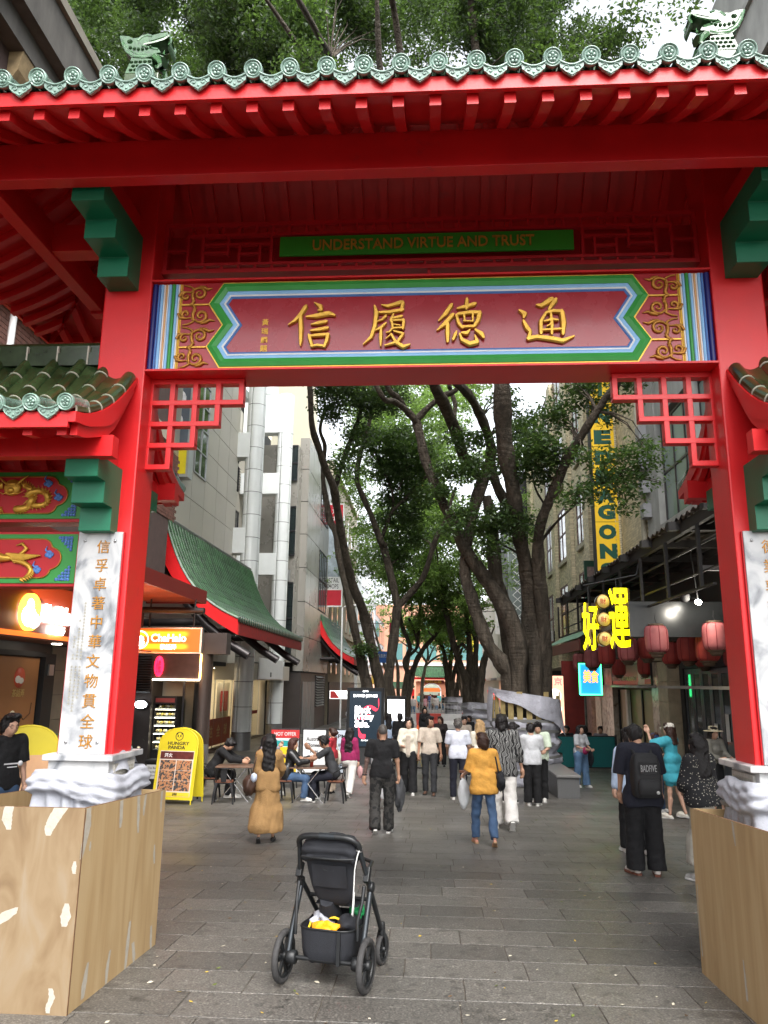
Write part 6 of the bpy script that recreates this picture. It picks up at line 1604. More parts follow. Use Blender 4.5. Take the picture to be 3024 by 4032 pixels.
# farther shop bays: mosaic panel, poster strips
fs2=thing('tiled_shop','narrow shop with yellow mosaic tiles and food posters beyond the marble fronts','shopfront',(7,34,-.8))
MB().box(6.9,31,-.8,12,41.5,2.9).build('wall',mat('mosaic_yellow',(.34,.27,.11),.5,var=.35,vs=18),fs2)
for i,(y0,c)in enumerate(((31.2,(.5,.46,.38)),(33.0,(.55,.35,.28)),(34.3,(.22,.24,.20)),(36.5,(.5,.42,.34)),(38.5,(.35,.27,.15)))):bar('poster_strip' if i%2 else 'shop_pier',6.6,y0,-.78,6.89,y0+(1.0 if i!=2 else 1.9),2.3,mat('strip_%d'%i,c,.6,var=.45,vs=5),fs2)
# green awning beyond
ga=thing('green_awning','low green sheet awning with maroon fascia on the brick building beyond the lanterns','awning',(6.3,36,3.8))
m=MB(); m.sheet(lambda u,v:(5.9+1.1*v,31.5+9*u,3.86+.62*v+.012*math.sin(u*300)),90,1); m.build('roof_sheet',mat('awning_green',(.10,.24,.13),.5,var=.2),ga); bar('fascia',5.92,31.5,3.36,5.98,40.5,3.80,mat('maroon_fascia',(.17,.05,.04),.6,var=.15),ga)
# NINE DRAGONS vertical sign
nd=thing('vertical_sign','tall yellow vertical sign spelling NINE DRAGONS in green letters on the brick facade','sign',(6.5,28,6))
MB().box(5.98,28.0,5.2,6.985,28.25,14.6).build('case',BLACKM,nd)
YEL=mat('sign_yellow',(.72,.46,.012),.4,var=.08,emit=(1,.6,.02),es=.06); GRN=mat('sign_letter_green',(.004,.085,.055),.45)
let='NINE DRAGONS'
z=14.45
rows=[('N',13.62),('I',12.90),('N',12.05),('E',11.08),('D',10.02),('R',9.30),('A',8.60),('G',8.02-.02),('O',7.26),('N',6.50),('S',5.72)]
# letter centres measured on the sign, top to bottom
rows=[('N',13.75),('I',13.08),('N',12.0),('E',11.16),('D',10.35),('R',9.60),('A',8.88),('G',8.25),('O',7.50),('N',6.78),('S',6.08)]
for i,(zz0,zz1)in enumerate(((5.25,7.87),(7.89,10.78),(10.80,14.55))):bar('yellow_panel',6.06,27.985,zz0,6.905,27.999,zz1,YEL,nd)
for ch_,zc in rows:text(ch_,(6.48,27.98,zc),.56,GRN,nd,'-y',w=.64 if ch_!='I' else.16,ext=.006,bold=.07)
# small dark green sign
gs=thing('small_green_sign','small dark green projecting sign with faded picture under the brick windows','sign',(6.4,31,5.9))
MB().box(6.1,30.6,4.9,6.98,30.75,6.85).build('case',mat('sign_dark_green',(.012,.06,.035),.5),gs); bar('picture',6.2,30.585,5.0,6.85,30.598,6.6,mat('faded_print',(.24,.17,.16),.5,var=.6,vs=6),gs)
# lanterns
LRED=mat('lantern_silk',(.40,.12,.12),.65,var=.22,vs=5,bump=.1,bs=40,rnd=.12); LRED2=mat('lantern_red_silk',(.36,.045,.035),.6,var=.2,vs=5)
RIBM=mat('lantern_rib',(.20,.012,.02),.6); LBR=mat('lantern_brown',(.10,.065,.04),.6,var=.3,vs=30)
def lantern(silk):
 t=thing('paper_lantern','x','lantern',(0,0,0),local=True)
 prof_=[(.150,.285),(.205,.265),(.238,.20),(.246,.10),(.248,0),(.246,-.10),(.238,-.20),(.205,-.265),(.150,-.285)]
 MB().lathe(prof_,32).build('silk_body',silk,t)
 for i in range(8):
  a=i*PI/4
  MB().tube([((r_+.003)*math.cos(a),(r_+.003)*math.sin(a),z)for r_,z in prof_],.0075,5).build('rib',RIBM,t)
 MB().lathe([(.0,.325),(.15,.325),(.165,.31),(.165,.283),(.14,.28)],24).build('top_ring',LBR,t)
 bt=MB(); bt.lathe([(.17,-.283),(.175,-.30),(.165,-.32),(.13,-.322),(.13,-.35),(.135,-.37),(.10,-.375),(.10,-.40),(0,-.40)],24); bt.build('base_ring',LBR,t)
 MB().tube([(0,0,.32),(.02,0,.36),(-.01,0,.42),(.01,0,.55)],.007,5).build('hook_wire',BLACKM,t)
 return t
Lp=lantern(LRED); Lr=lantern(LRED2)
LPOS=[(4.85,17.0,2.98,0,'large faded pink lantern in front of the dark hanging panel',1),(5.95,16.6,3.02,0,'large faded pink lantern half hidden by the gate pillar',1),(5.05,20.3,2.90,0,'faded pink lantern directly below the big yellow glowing character',1.),(5.15,23.2,2.88,1,'dusty red lantern between the two glowing characters, under the coins',1.),(5.22,25.6,2.84,0,'pale lantern behind the smaller yellow glowing character',1.),(5.30,28.2,2.80,0,'pale torn lantern at the far end of the front row',1.),(5.62,20.6,2.95,1,'deep red lantern to the left behind the largest pink lantern',.95),(6.05,20.0,2.80,1,'bright red lantern partly hidden behind the largest pink lantern',.95),(6.15,19.0,2.86,1,'bright orange red lantern below the middle of the dark panel',1.),(6.02,17.3,2.82,1,'dark red lantern under the right end of the dark panel',1.),(6.45,24.0,2.58,1,'small red lantern over the lettered restaurant board',.9),(5.9,25.0,2.55,1,'small dim red lantern low behind the glowing character sign',.85),(6.72,19.6,2.72,1,'red lantern over the folding doors, second from the gate pillar',.9),(6.62,17.4,2.70,1,'red lantern over the folding doors, half cut by the gate pillar',.95)]
usedL=set()
for x,y,z,kind,lab,s_ in LPOS:
 src=(Lp,Lr)[kind]
 if kind not in usedL:o=src; o['label']=lab; o.location=(x,y,z); usedL.add(kind); o['group']='paper lanterns under the black awning'
 else:o=dup(src,(x,y,z),rr.random()*.6,lab,'paper lanterns under the black awning')
 o.scale=(s_,)*3
# glowing 好運 sign with three coins
ng=thing('glowing_sign','two glowing yellow brush characters and three round coins in brass boxes','sign',(4.0,18,3.4))
NY=glow('neon_yellow',(1,.86,.0),1.25); BRASS=mat('brass_return',(.16,.105,.04),.28,metal=.9,var=.2)
for chs,cx,cz,w_,h_,yy in(('好',3.70,3.33,.37,1.10,18.2),('運',4.30,3.50,.45,1.38,17.9)):
 me_b=text(chs,(cx+.055,yy+.14,cz),h_,BRASS,ng,'-y',w=w_*1.03,ext=.14,bold=.03,name='brass_case')
 text(chs,(cx,yy-.012,cz),h_,NY,ng,'-y',w=w_,ext=.012,bold=.012,name='glowing_character')
for k,z in enumerate((3.90,3.48,3.04)):
 c_=MB(); c_.lathe([(.15,0),(.165,0),(.165,.26),(.0,.26)],24,(3.98+.015,18.02,z),'y'); c=c_.build('coin_case',BRASS,ng); MB().lathe([(0,18.015),(.125,18.015),(.125,18.02),(.15,18.03)],24,(3.98,0,z),'y').build('coin_face',mat('coin_cream',(.62,.45,.18),.5,emit=(1,.75,.1),es=.04),c)
 text('財',(3.98,18.01,z),.13,mat('coin_red',(.45,.03,.02),.5),c,'-y',ext=.006)
MB().tube([(4.75,17.9,4.5),(3.6,18.3,4.3)],.02,6).build('hanger',BLACKM,ng); MB().tube([(4.3,18.05,4.2),(4.3,18.05,4.42)],.015,6).build('hanger',BLACKM,ng); MB().tube([(3.7,18.3,3.86),(3.7,18.3,4.32)],.015,6).build('hanger',BLACKM,ng); MB().tube([(4.75,17.9,4.5),(4.85,17.9,4.9)],.02,6).build('hanger',BLACKM,ng)
# small neon square and red vertical sign farther on
nq=thing('neon_square','small square neon sign with green border, blue ground and red characters','sign',(5.3,27,2.1))
bar('case',4.98,26.9,1.62,5.78,27.0,2.76,BLACKM,nq); bar('ground',5.0,26.885,1.66,5.76,26.898,2.72,glow('neon_blue',(.01,.16,.30),.8),nq)
MB().tube([(5.02,26.87,1.68),(5.74,26.87,1.68),(5.74,26.87,2.70),(5.02,26.87,2.70),(5.02,26.87,1.68)],.03,6).build('border_tube',glow('neon_green',(.05,1,.25),2.),nq); text('美食',(5.4,26.87,2.28),.42,glow('neon_orange',(1,.12,.02),2.),nq,'-y',w=.5,ext=.01,bold=.02)
vs_=thing('red_vertical_sign','red and white lit vertical restaurant sign beside the wrapped tree','sign',(4.9,33,.8))
bar('case',4.62,33,-.55,5.52,33.2,2.4,BLACKM,vs_); bar('face',4.66,32.98,-.5,5.48,32.998,2.35,mat('lit_print',(.5,.16,.10),.5,var=.6,vs=3.5,emit=(1,.45,.30),es=.55),vs_)
for i,ch_ in enumerate('東京'):text(ch_,(4.88+i*.38,32.97,2.12),.34,glow('neon_red2',(1,.05,.05),1.5),vs_,'-y',ext=.008,bold=.02)
for k in range(4):MB().lathe([(0,32.972),(.26,32.972),(.28,32.98)],20,(5.1,0,1.55-k*.55),'y').build('bowl_picture',glow('plate_glow',(1,.9,.75),.8),vs_)
tag(bar('red_board',5.6,34,-.7,6.5,34.1,3.0,mat('dark_red_board',(.20,.02,.015),.5,var=.2),None),'tall dark red board behind the lit vertical restaurant sign','board')
# hotel-like facade further right, screened tower, and the rest of the street
fr2=facade('pale_building','pale plain building seen between the tree trunks beyond the screened facade','building',14.0,70.5,92,11,mat('pale_cream',(.55,.52,.45),.8,var=.08),(4,(3.5,7),1.6,1.8),depth=8.6-.6)
scn=thing('screened_building','black building with white diagonal screen and grey metal fin behind the trunks','building',(7,60,5))
MB().box(6.3,54,-.8,13,69,17).build('wall',BLACKM,scn); bar('grey_fin',5.5,54.0,1.2,6.29,54.9,16.5,mat('fin_grey',(.20,.23,.23),.45,metal=.4),scn)
sm=MB()
for k in range(26):
 z=1.5+k*.6
 for f in(-1,1):sm.beam((6.27,55.3+(k%3)*.4,z),(6.27,56.7+(k%2)*.5,z+.9*f),.05,.06); sm.beam((5.7,53.96,z),(6.25,53.96,z+.5*f),.04,.05)
sm.build('diagonal_screen',WHITEP,scn,kind='stuff')
# ------------------------------------------------------------------ the fig trees of the street
def bark_mat(name,c0,c1,c2):
 m=bpy.data.materials.new(name); m.use_nodes=True; N,L=m.node_tree.nodes,m.node_tree.links; p=N['Principled BSDF']; p.inputs['Roughness'].default_value=.8; p.inputs['Specular IOR Level'].default_value=.35
 g=N.new('ShaderNodeNewGeometry'); mp=N.new('ShaderNodeMapping'); mp.inputs['Scale'].default_value=(5,5,1.1); L.new(g.outputs['Position'],mp.inputs[0])
 nz=N.new('ShaderNodeTexNoise'); nz.inputs['Scale'].default_value=1.3; nz.inputs['Detail'].default_value=9; nz.inputs['Roughness'].default_value=.65; nz.inputs['Distortion'].default_value=.8; L.new(mp.outputs[0],nz.inputs['Vector'])
 r=N.new('ShaderNodeValToRGB'); e=r.color_ramp.elements; e[0].position=.30; e[0].color=(*c0,1); e[1].position=.72; e[1].color=(*c2,1); k=e.new(.5); k.color=(*c1,1); L.new(nz.outputs['Fac'],r.inputs[0]); L.new(r.outputs[0],p.inputs['Base Color'])
 n2=N.new('ShaderNodeTexNoise'); n2.inputs['Scale'].default_value=7; n2.inputs['Detail'].default_value=8; L.new(mp.outputs[0],n2.inputs['Vector'])
 m3=N.new('ShaderNodeMapping'); m3.inputs['Scale'].default_value=(1.5,1.5,14); L.new(g.outputs['Position'],m3.inputs[0])
 n3=N.new('ShaderNodeTexNoise'); n3.inputs['Scale'].default_value=1.2; n3.inputs['Detail'].default_value=5; L.new(m3.outputs[0],n3.inputs['Vector'])
 a=N.new('ShaderNodeMath'); a.operation='ADD'; L.new(n2.outputs['Fac'],a.inputs[0]); L.new(n3.outputs['Fac'],a.inputs[1])
 b=N.new('ShaderNodeBump'); b.inputs['Strength'].default_value=.9; b.inputs['Distance'].default_value=.06; L.new(a.outputs[0],b.inputs['Height']); L.new(b.outputs[0],p.inputs['Normal'])
 return m
BARK=bark_mat('fig_bark',(.024,.019,.014),(.066,.053,.039),(.135,.110,.083))
BARKL=bark_mat('pale_bark',(.16,.14,.12),(.30,.275,.24),(.42,.40,.36))
def leaf_mat(name,col,tr,rough=.38,mixf=.38):
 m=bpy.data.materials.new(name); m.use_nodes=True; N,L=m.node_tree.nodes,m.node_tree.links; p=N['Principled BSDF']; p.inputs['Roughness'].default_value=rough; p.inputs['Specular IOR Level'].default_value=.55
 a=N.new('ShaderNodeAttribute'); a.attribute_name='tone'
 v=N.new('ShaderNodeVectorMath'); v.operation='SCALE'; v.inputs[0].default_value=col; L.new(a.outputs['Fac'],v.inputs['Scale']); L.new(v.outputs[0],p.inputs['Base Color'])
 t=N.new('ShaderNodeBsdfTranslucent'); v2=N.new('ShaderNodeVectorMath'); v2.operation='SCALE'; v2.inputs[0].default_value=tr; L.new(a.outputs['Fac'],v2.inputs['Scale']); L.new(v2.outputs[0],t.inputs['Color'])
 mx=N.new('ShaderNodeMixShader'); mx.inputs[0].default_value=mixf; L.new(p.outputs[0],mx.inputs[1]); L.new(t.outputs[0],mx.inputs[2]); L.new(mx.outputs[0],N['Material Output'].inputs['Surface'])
 return m
LEAF=leaf_mat('fig_leaf',(.038,.070,.022),(.13,.23,.04))
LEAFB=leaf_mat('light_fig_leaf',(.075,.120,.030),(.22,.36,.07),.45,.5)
def smooth_path(P,R,k=5):
 out,rad=[],[]
 n=len(P)
 for i in range(n-1):
  p0,p1,p2,p3=P[max(0,i-1)],P[i],P[i+1],P[min(n-1,i+2)]
  for j in range(k):
   t=j/k
   out.append(.5*((2*p1)+(p2-p0)*t+(2*p0-5*p1+4*p2-p3)*t*t+(3*p1-p0-3*p2+p3)*t**3)); rad.append(R[i]*(1-t)+R[i+1]*t)
 out.append(P[-1]); rad.append(R[-1])
 return out,rad
def limb_mesh(mb,pts,f,ox,oy,y0,y1=None,n=14,seed=0,to_ground=False):
 """pts: (x, y, half width) in a crop of the photograph with scale f and origin (ox, oy)"""
 y1=y0 if y1 is None else y1; P,R=[],[]
 for i,(x,y,r)in enumerate(pts):
  Y=y0+(y1-y0)*(i/max(1,len(pts)-1))**1.3
  p=at(ox+x*f,oy+y*f,Y); P.append(p); R.append(max(.012,r*f/FPX*(Y*.95+max(0,p.z-2)*.24)))
 if to_ground:
  b=P[0].copy(); b.z=gz(b.y)-.1; P=[b]+P; R=[R[0]*1.03]+R
 P,R=smooth_path(P,R)
 rr_=random.Random(seed)
 ph=[rr_.uniform(0,6.28)for _ in range(6)]
 R=[r*(1+.06*math.sin(i*.9+ph[0])+.05*math.sin(i*2.3+ph[1]))for i,r in enumerate(R)]
 k=len(mb.v); mb.tube(P,R,n,0,True,True)
 # fluted, knobbly surface
 for q in range(len(P)*n):
  i,j=divmod(q,n); a=2*PI*j/n; v=V(mb.v[k+q]); d=v-P[i]
  w=1+.09*math.sin(3*a+ph[2]+i*.12)+.05*math.sin(5*a+ph[3]-i*.2)+.03*math.sin(2*a+i*.8+ph[4])
  mb.v[k+q]=tuple(P[i]+d*w)
 return P
class Leaves:
 def __init__(s):s.c=[]; s.s=[]; s.t=[]
 def cluster(s,c,r,n,size,tone=1.,per=13,spread=.17):
  k=max(1,int(n/per)); u=RNG.normal(size=(k,3)); u/=np.linalg.norm(u,axis=1)[:,None]; u*=(RNG.random(k)**.42)[:,None]
  tw=np.asarray(c)+u*np.asarray(r); tt=tone*RNG.uniform(.7,1.3,k)
  L_=np.repeat(tw,per,0)+RNG.normal(size=(k*per,3))*np.array([spread,spread,spread*.55])
  s.c.append(L_); s.s.append(size*RNG.uniform(.65,1.25,k*per)); s.t.append(np.repeat(tt,per)*RNG.uniform(.75,1.25,k*per))
 def mesh(s,name,m):
  C_=np.concatenate(s.c); S_=np.concatenate(s.s); T_=np.concatenate(s.t); n=len(C_)
  d=RNG.normal(size=(n,3)); d[:,2]=d[:,2]*.5-.45; d/=np.linalg.norm(d,axis=1)[:,None]
  up=RNG.normal(size=(n,3))*.55+np.array([0,0,1.]); w=np.cross(d,up); w/=np.linalg.norm(w,axis=1)[:,None]+1e-6
  nn_=np.cross(w,d)
  a=C_-d*S_[:,None]*.5; b=C_+d*S_[:,None]*.5; m1=C_+w*S_[:,None]*.24+nn_*S_[:,None]*.06; m2=C_-w*S_[:,None]*.24+nn_*S_[:,None]*.06
  vs=np.stack([a,m1,b,m2],1).reshape(-1,3); i=np.arange(n)*4
  me=np_mesh(name,vs,np.stack([i,i+1,i+2,i+3],1),m)
  at_=me.attributes.new('tone','FLOAT','FACE'); at_.data.foreach_set('value',T_.astype(np.float32))
  return me
Q=(800/1475,1500,1500); Pq=(900/1659,900,1700); Iq=(700/1659,1500,2400)
def tree(label,frame,base_y,limbs,clusters,leafm=LEAF,bark=BARK,lsize=.11,group='street fig trees',fat=1.):
 limbs=[([(a,b,c*fat)for a,b,c in P],*q)for P,*q in limbs]
 mb=MB(); axis=[]
 for i,(pts,y0,y1,gr)in enumerate(limbs):axis+=limb_mesh(mb,pts,*frame,y0,y1,16 if max(p[2]for p in pts)>30 else 10,i+int(base_y),gr)
 b0=axis[0]
 t=thing('fig_tree',label,'tree',(b0.x,base_y,gz(base_y)),group=group)
 lv=Leaves()
 for px,py,Y,rp,n,*tone in clusters:
  c=at(px,py,Y); r=rp/FPX*(Y*.95+max(0,c.z-2)*.24)
  lv.cluster(c,(r,r*1.25,r*.85),n,lsize,tone[0]if tone else 1.)
  # a few twigs reach into every cluster
  near_=min(axis,key=lambda q:(q-c).length)
  for k in range(3):
   e=c+V((random.uniform(-.6,.6)*r,random.uniform(-.6,.6)*r,random.uniform(-.5,.5)*r)); mid=near_.lerp(e,.55)+V((random.uniform(-.15,.15),random.uniform(-.15,.15),.12))*min(1.5,(e-near_).length)
   if(e-near_).length<3.2:mb.tube([near_,near_.lerp(mid,.5)+V((0,0,.08)),mid,e],[.03,.022,.014,.006],5)
 mb.build('trunk',bark,t)
 obj('crown',lv.mesh('crown',leafm),t,kind='stuff')
 return t
rt=random.Random(17)
def field(x0,y0,x1,y1,n,Ys,rp,leaves,tone=1.):
 return[(rt.uniform(x0,x1),rt.uniform(y0,y1),rt.uniform(*Ys),rt.uniform(*rp),leaves,tone*rt.uniform(.8,1.2))for _ in range(n)]
cq=lambda L_:[(1500+x*Q[0],1500+y*Q[0],Y,r*Q[0],n,t)for x,y,Y,r,n,t in L_]
cp_=lambda L_:[(900+x*Pq[0],1700+y*Pq[0],Y,r*Pq[0],n,t)for x,y,Y,r,n,t in L_]
ci_=lambda L_:[(1500+x*Iq[0],2400+y*Iq[0],Y,r*Iq[0],n,t)for x,y,Y,r,n,t in L_]
cl_=lambda L_:[(2050+x*800/1659,1480+y*820/1700,Y,r*.482,n,t)for x,y,Y,r,n,t in L_]
big=[([(1000,2230,66),(1000,1950,74),(935,1720,75),(805,1500,62),(690,1340,55),(595,1200,50),(530,1040,46),(440,870,43),(385,730,44),(320,560,38),(285,400,36),(255,285,36)],21.7,21.0,True),([(258,295,34),(180,210,27),(90,145,24),(0,95,22),(-200,-400,22),(-380,-1500,22),(-463,-2210,22),(-600,-2430,20),(-833,-2766,16),(-1000,-3000,10)],21.0,13,False),([(255,290,32),(330,205,25),(440,110,25),(560,40,21),(650,-300,18),(600,-1500,14)],21.0,20,False),([(200,245,24),(130,130,24),(30,0,25),(-120,-600,25),(-250,-1500,27),(-350,-2250,30),(-450,-2500,27),(-600,-2766,22),(-750,-3000,12)],21.1,12.5,False),([(930,2230,60),(885,2060,66),(785,1930,58),(710,1750,54),(650,1560,50),(608,1400,48),(625,1200,41),(660,1000,44),(715,800,50),(785,615,50)],21.9,21.6,True),([(785,625,46),(800,480,40),(745,300,40),(670,150,36),(600,60,36),(520,-40,36),(380,-500,34),(250,-1500,32),(150,-2300,28),(80,-2766,24),(0,-3000,12)],21.6,13.5,False),([(790,600,42),(850,780,40),(925,905,44),(990,1015,42)],21.6,22.3,False),([(1085,2230,88),(1082,1900,80),(1080,1600,64),(1050,1330,56),(1010,1150,56),(985,980,58),(950,760,62),(905,550,66),(880,300,72),(875,50,74),(860,-500,60),(800,-1500,44),(700,-2300,34),(650,-2766,26),(600,-3000,14)],22.5,14.5,True),([(965,2230,60),(905,1700,64),(840,1450,62),(815,1200,54),(800,1000,48),(765,840,40)],22.9,23.0,True),([(1195,2230,60),(1182,1900,62),(1162,1600,58),(1142,1350,54),(1140,1150,45),(1170,1000,43),(1240,830,42),(1330,620,40),(1410,470,38),(1500,330,34),(1620,140,30),(1760,-100,26),(1900,-900,22),(2000,-1800,16)],22.2,16.0,True),([(1125,2230,60),(1132,1800,56),(1112,1500,50),(1070,1300,46)],21.9,22.3,True),([(1150,1180,14),(1230,1080,12),(1300,1000,10),(1470,850,8),(1620,760,5)],21.8,19,False),([(1190,900,10),(1140,820,9),(1110,740,7),(1090,600,5)],21.0,20.5,False),([(740,720,40),(660,640,44),(595,540,46),(560,420,46),(515,300,46),(450,150,48),(380,0,46),(300,-400,40),(100,-1500,34),(0,-2200,26),(-30,-2766,18)],23.2,15,False),([(520,320,16),(540,180,18),(505,60,20),(495,-60,18),(480,-900,14)],22.4,22,False),([(1040,1290,8),(960,1230,10),(880,1190,7)],21.4,20.6,False)]
bigc=cq([(700,430,21,90,260,1),(660,640,20.5,110,420,1),(1000,380,20.5,130,480,1),(950,600,20,170,800,1),(1130,480,20,120,430,.9),(1060,300,21,110,360,1),(840,1000,20.4,130,620,.95),(980,1040,20.6,130,560,.95),(760,1080,20.6,90,300,1),(1240,560,19.5,90,280,1),(800,1200,20.5,90,260,1),(1180,700,19.8,90,260,1),(480,650,20.5,90,260,1),(430,800,20.5,80,240,1.1),(560,420,20.6,80,230,1),(600,950,20.5,80,210,1.1),(500,1080,20.6,70,190,1.2),(900,130,20.5,100,300,1)])
cs_=cl_([(300,320,19,160,900,.95),(150,560,19,150,700,.95),(60,720,19.5,120,480,.95),(560,200,18.5,150,900,.9),(700,330,18.5,120,480,.9),(850,60,18,120,500,.9),(480,90,18.5,130,700,.9),(830,220,18,70,180,.9),(250,620,19,110,330,1),(520,640,18.5,90,260,1.2),(700,690,18.3,100,420,1.1),(860,640,18,110,380,1.25),(1010,590,17.6,90,230,1.4),(640,800,18.3,120,520,1.1),(800,820,18,110,420,1.1),(960,790,17.8,100,300,1.25),(520,950,18.3,110,430,1.1),(720,950,18,110,360,1),(880,970,17.8,90,250,1.1),(400,1000,18.4,80,230,1.2),(850,1090,17.8,60,130,1),(1090,700,17.5,60,120,1.4),(1150,870,17.5,40,50,1.3)])
bigc+=[(a,b,c,d,int(n*(.42 if 2315<a<2450 else.85)),t_)for a,b,c,d,n,t_ in cs_]
bigc+=field(1150,-200,2200,340,44,(15,23),(70,140),1300,.8)+field(1900,-200,2460,260,16,(14,20),(60,110),750,.75)+field(2460,-120,3000,30,6,(15,18),(40,80),130,.9)+field(1400,350,2400,1400,20,(17,23),(120,220),600,1.)
bigc=[(a,b,c,d,int(n*1.7),*e)for a,b,c,d,n,*e in bigc[:18]]+bigc[18:]
tree('huge multi-stemmed fig tree rising out of the torn white wrapping by the bench',Q,22.2,big,bigc,LEAF,BARK,.135,fat=.88)
T1=[([(1010,1900,60),(985,1750,50),(930,1500,43),(885,1300,43),(850,1100,41),(800,900,39),(785,750,37),(735,640,35),(710,500,29),(690,380,24),(685,250,18),(700,100,14)],30,29,True),([(1100,1900,58),(1060,1680,52),(1000,1400,54),(965,1270,44),(905,1120,43),(865,960,41),(825,760,39),(790,560,38),(765,410,40),(700,260,35),(650,110,35),(605,-40,30),(590,-300,26),(560,-700,24),(520,-1700,20),(400,-2700,14)],30.3,18,True),([(772,405,28),(815,260,25),(865,110,26),(905,10,24),(960,-150,20),(1000,-400,16)],29,27,False),([(690,230,20),(700,100,20),(665,-20,18),(700,-200,14),(640,-380,12)],28.5,27,False)]
T1c=cp_([(760,-150,27,130,700,.8),(850,-300,26,140,800,.8),(700,-330,26,110,600,.8),(1000,-200,27,130,800,.8),(1150,-250,27,150,900,.8),(930,20,27.5,110,420,.9),(880,160,27.5,90,240,1.1),(780,250,27.5,70,150,1.2),(900,300,27.5,70,120,1.2),(960,1580,29.5,50,140,1.2),(1030,1600,29.6,40,90,1.2)])
T1c+=field(330,-200,1250,340,48,(16,26),(80,140),1200,.95)+field(500,380,1300,1350,16,(20,28),(120,220),500,1.)
T1c=[(a,b,c,d,int(n*1.8),*e)for a,b,c,d,n,*e in T1c]
tree('pair of slender leaning fig trunks just behind the black advertising screen',Pq,30,T1,T1c,LEAF,BARK,.15,fat=.74)
T2=[([(1150,1900,58),(1182,1650,52),(1212,1420,50),(1228,1270,46)],34,33.5,True),([(1228,1275,42),(1185,1080,42),(1130,850,44),(1105,790,38),(1050,640,30),(985,490,30),(930,340,26),(955,160,26),(1000,20,24),(1040,-200,20),(1060,-600,16),(1000,-1400,12)],33.5,29,False),([(1105,800,24),(1145,680,21),(1190,580,19),(1290,480,18),(1420,340,16),(1520,240,10)],33,31,False),([(1190,600,13),(1185,430,13),(1085,200,11),(1020,40,9)],32.5,31,False),([(1236,1265,38),(1330,1160,36),(1410,1060,32),(1455,940,30),(1500,790,28),(1570,640,20),(1650,400,14)],33.5,31,False),([(1230,420,8),(1300,280,8),(1345,130,7),(1380,0,6)],31.5,31,False),([(1110,780,10),(1170,520,9),(1140,380,8),(1050,100,7)],33,32,False)]
T2c=cp_([(1150,250,32,170,1200,.8),(1300,300,32,170,1300,.8),(1200,480,33,130,700,.8),(1300,620,33,130,800,.8),(1400,450,32,130,800,.9),(1230,800,33.5,110,500,.9),(1200,950,34,90,330,1.1),(1080,60,31,130,700,.9),(1250,60,31,160,1000,.9),(1400,150,31,150,900,.9),(1130,640,33,80,250,1.1),(1380,760,33,100,500,.9),(1290,930,34,80,260,1.1),(1100,880,33.5,60,120,1.2)])
T2c+=field(1150,500,1700,1500,10,(26,32),(110,200),500,1.)
T2c=[(a,b,c,d,int(n*2.0),e[0]*1.25)for a,b,c,d,n,*e in T2c]
tree('forked fig tree between the two advertising screens with smooth pale limbs',Pq,34,T2,T2c,LEAF,BARK,.17,fat=.68)
T3=[([(245,900,34),(252,700,27),(268,560,26)],44,44,True),([(262,610,22),(222,500,22),(250,420,22),(270,340,20),(205,180,19),(180,60,17),(160,-120,12)],44,43,False),([(272,610,22),(302,540,22),(342,450,22),(400,360,20),(480,270,19),(550,170,18),(590,60,15),(640,-90,11)],44,42,False),([(268,430,14),(345,330,15),(300,180,13),(258,80,11)],43.8,43,False),([(345,330,12),(350,200,18),(362,40,16),(380,-120,12)],43.8,43,False)]
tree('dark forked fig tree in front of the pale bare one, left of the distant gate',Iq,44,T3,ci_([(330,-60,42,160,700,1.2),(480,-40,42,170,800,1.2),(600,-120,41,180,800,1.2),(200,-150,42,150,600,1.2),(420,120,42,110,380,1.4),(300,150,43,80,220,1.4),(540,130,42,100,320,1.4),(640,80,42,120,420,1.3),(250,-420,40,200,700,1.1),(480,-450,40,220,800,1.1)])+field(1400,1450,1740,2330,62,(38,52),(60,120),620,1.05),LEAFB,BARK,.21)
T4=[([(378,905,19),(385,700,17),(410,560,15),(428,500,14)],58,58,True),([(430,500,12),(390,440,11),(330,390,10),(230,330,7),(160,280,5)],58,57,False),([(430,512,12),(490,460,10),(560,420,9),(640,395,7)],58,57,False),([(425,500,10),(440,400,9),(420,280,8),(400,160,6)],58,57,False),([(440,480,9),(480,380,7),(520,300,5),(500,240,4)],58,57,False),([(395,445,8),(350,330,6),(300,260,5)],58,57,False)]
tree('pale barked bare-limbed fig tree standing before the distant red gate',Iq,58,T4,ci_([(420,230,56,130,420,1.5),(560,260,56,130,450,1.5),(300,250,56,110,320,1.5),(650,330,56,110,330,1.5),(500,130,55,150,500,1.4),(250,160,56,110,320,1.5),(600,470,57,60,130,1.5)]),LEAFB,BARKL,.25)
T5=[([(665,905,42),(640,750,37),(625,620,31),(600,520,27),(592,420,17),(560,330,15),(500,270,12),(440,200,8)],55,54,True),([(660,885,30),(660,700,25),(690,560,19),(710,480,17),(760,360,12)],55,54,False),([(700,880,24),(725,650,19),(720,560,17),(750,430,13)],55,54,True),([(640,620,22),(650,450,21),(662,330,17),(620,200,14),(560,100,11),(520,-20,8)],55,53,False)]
tree('fig tree with white wrapped base just right of the distant gate arch',Iq,55,T5,ci_([(640,180,53,150,600,1.35),(760,200,53,140,560,1.35),(560,300,54,110,330,1.5),(700,60,52,170,700,1.25),(800,330,54,90,250,1.4),(740,120,53,140,500,1.3),(640,-80,50,180,700,1.15),(690,420,54,70,160,1.5)])+field(1350,1480,1850,2250,60,(48,60),(60,120),600,1.1),LEAFB,BARK,.24)
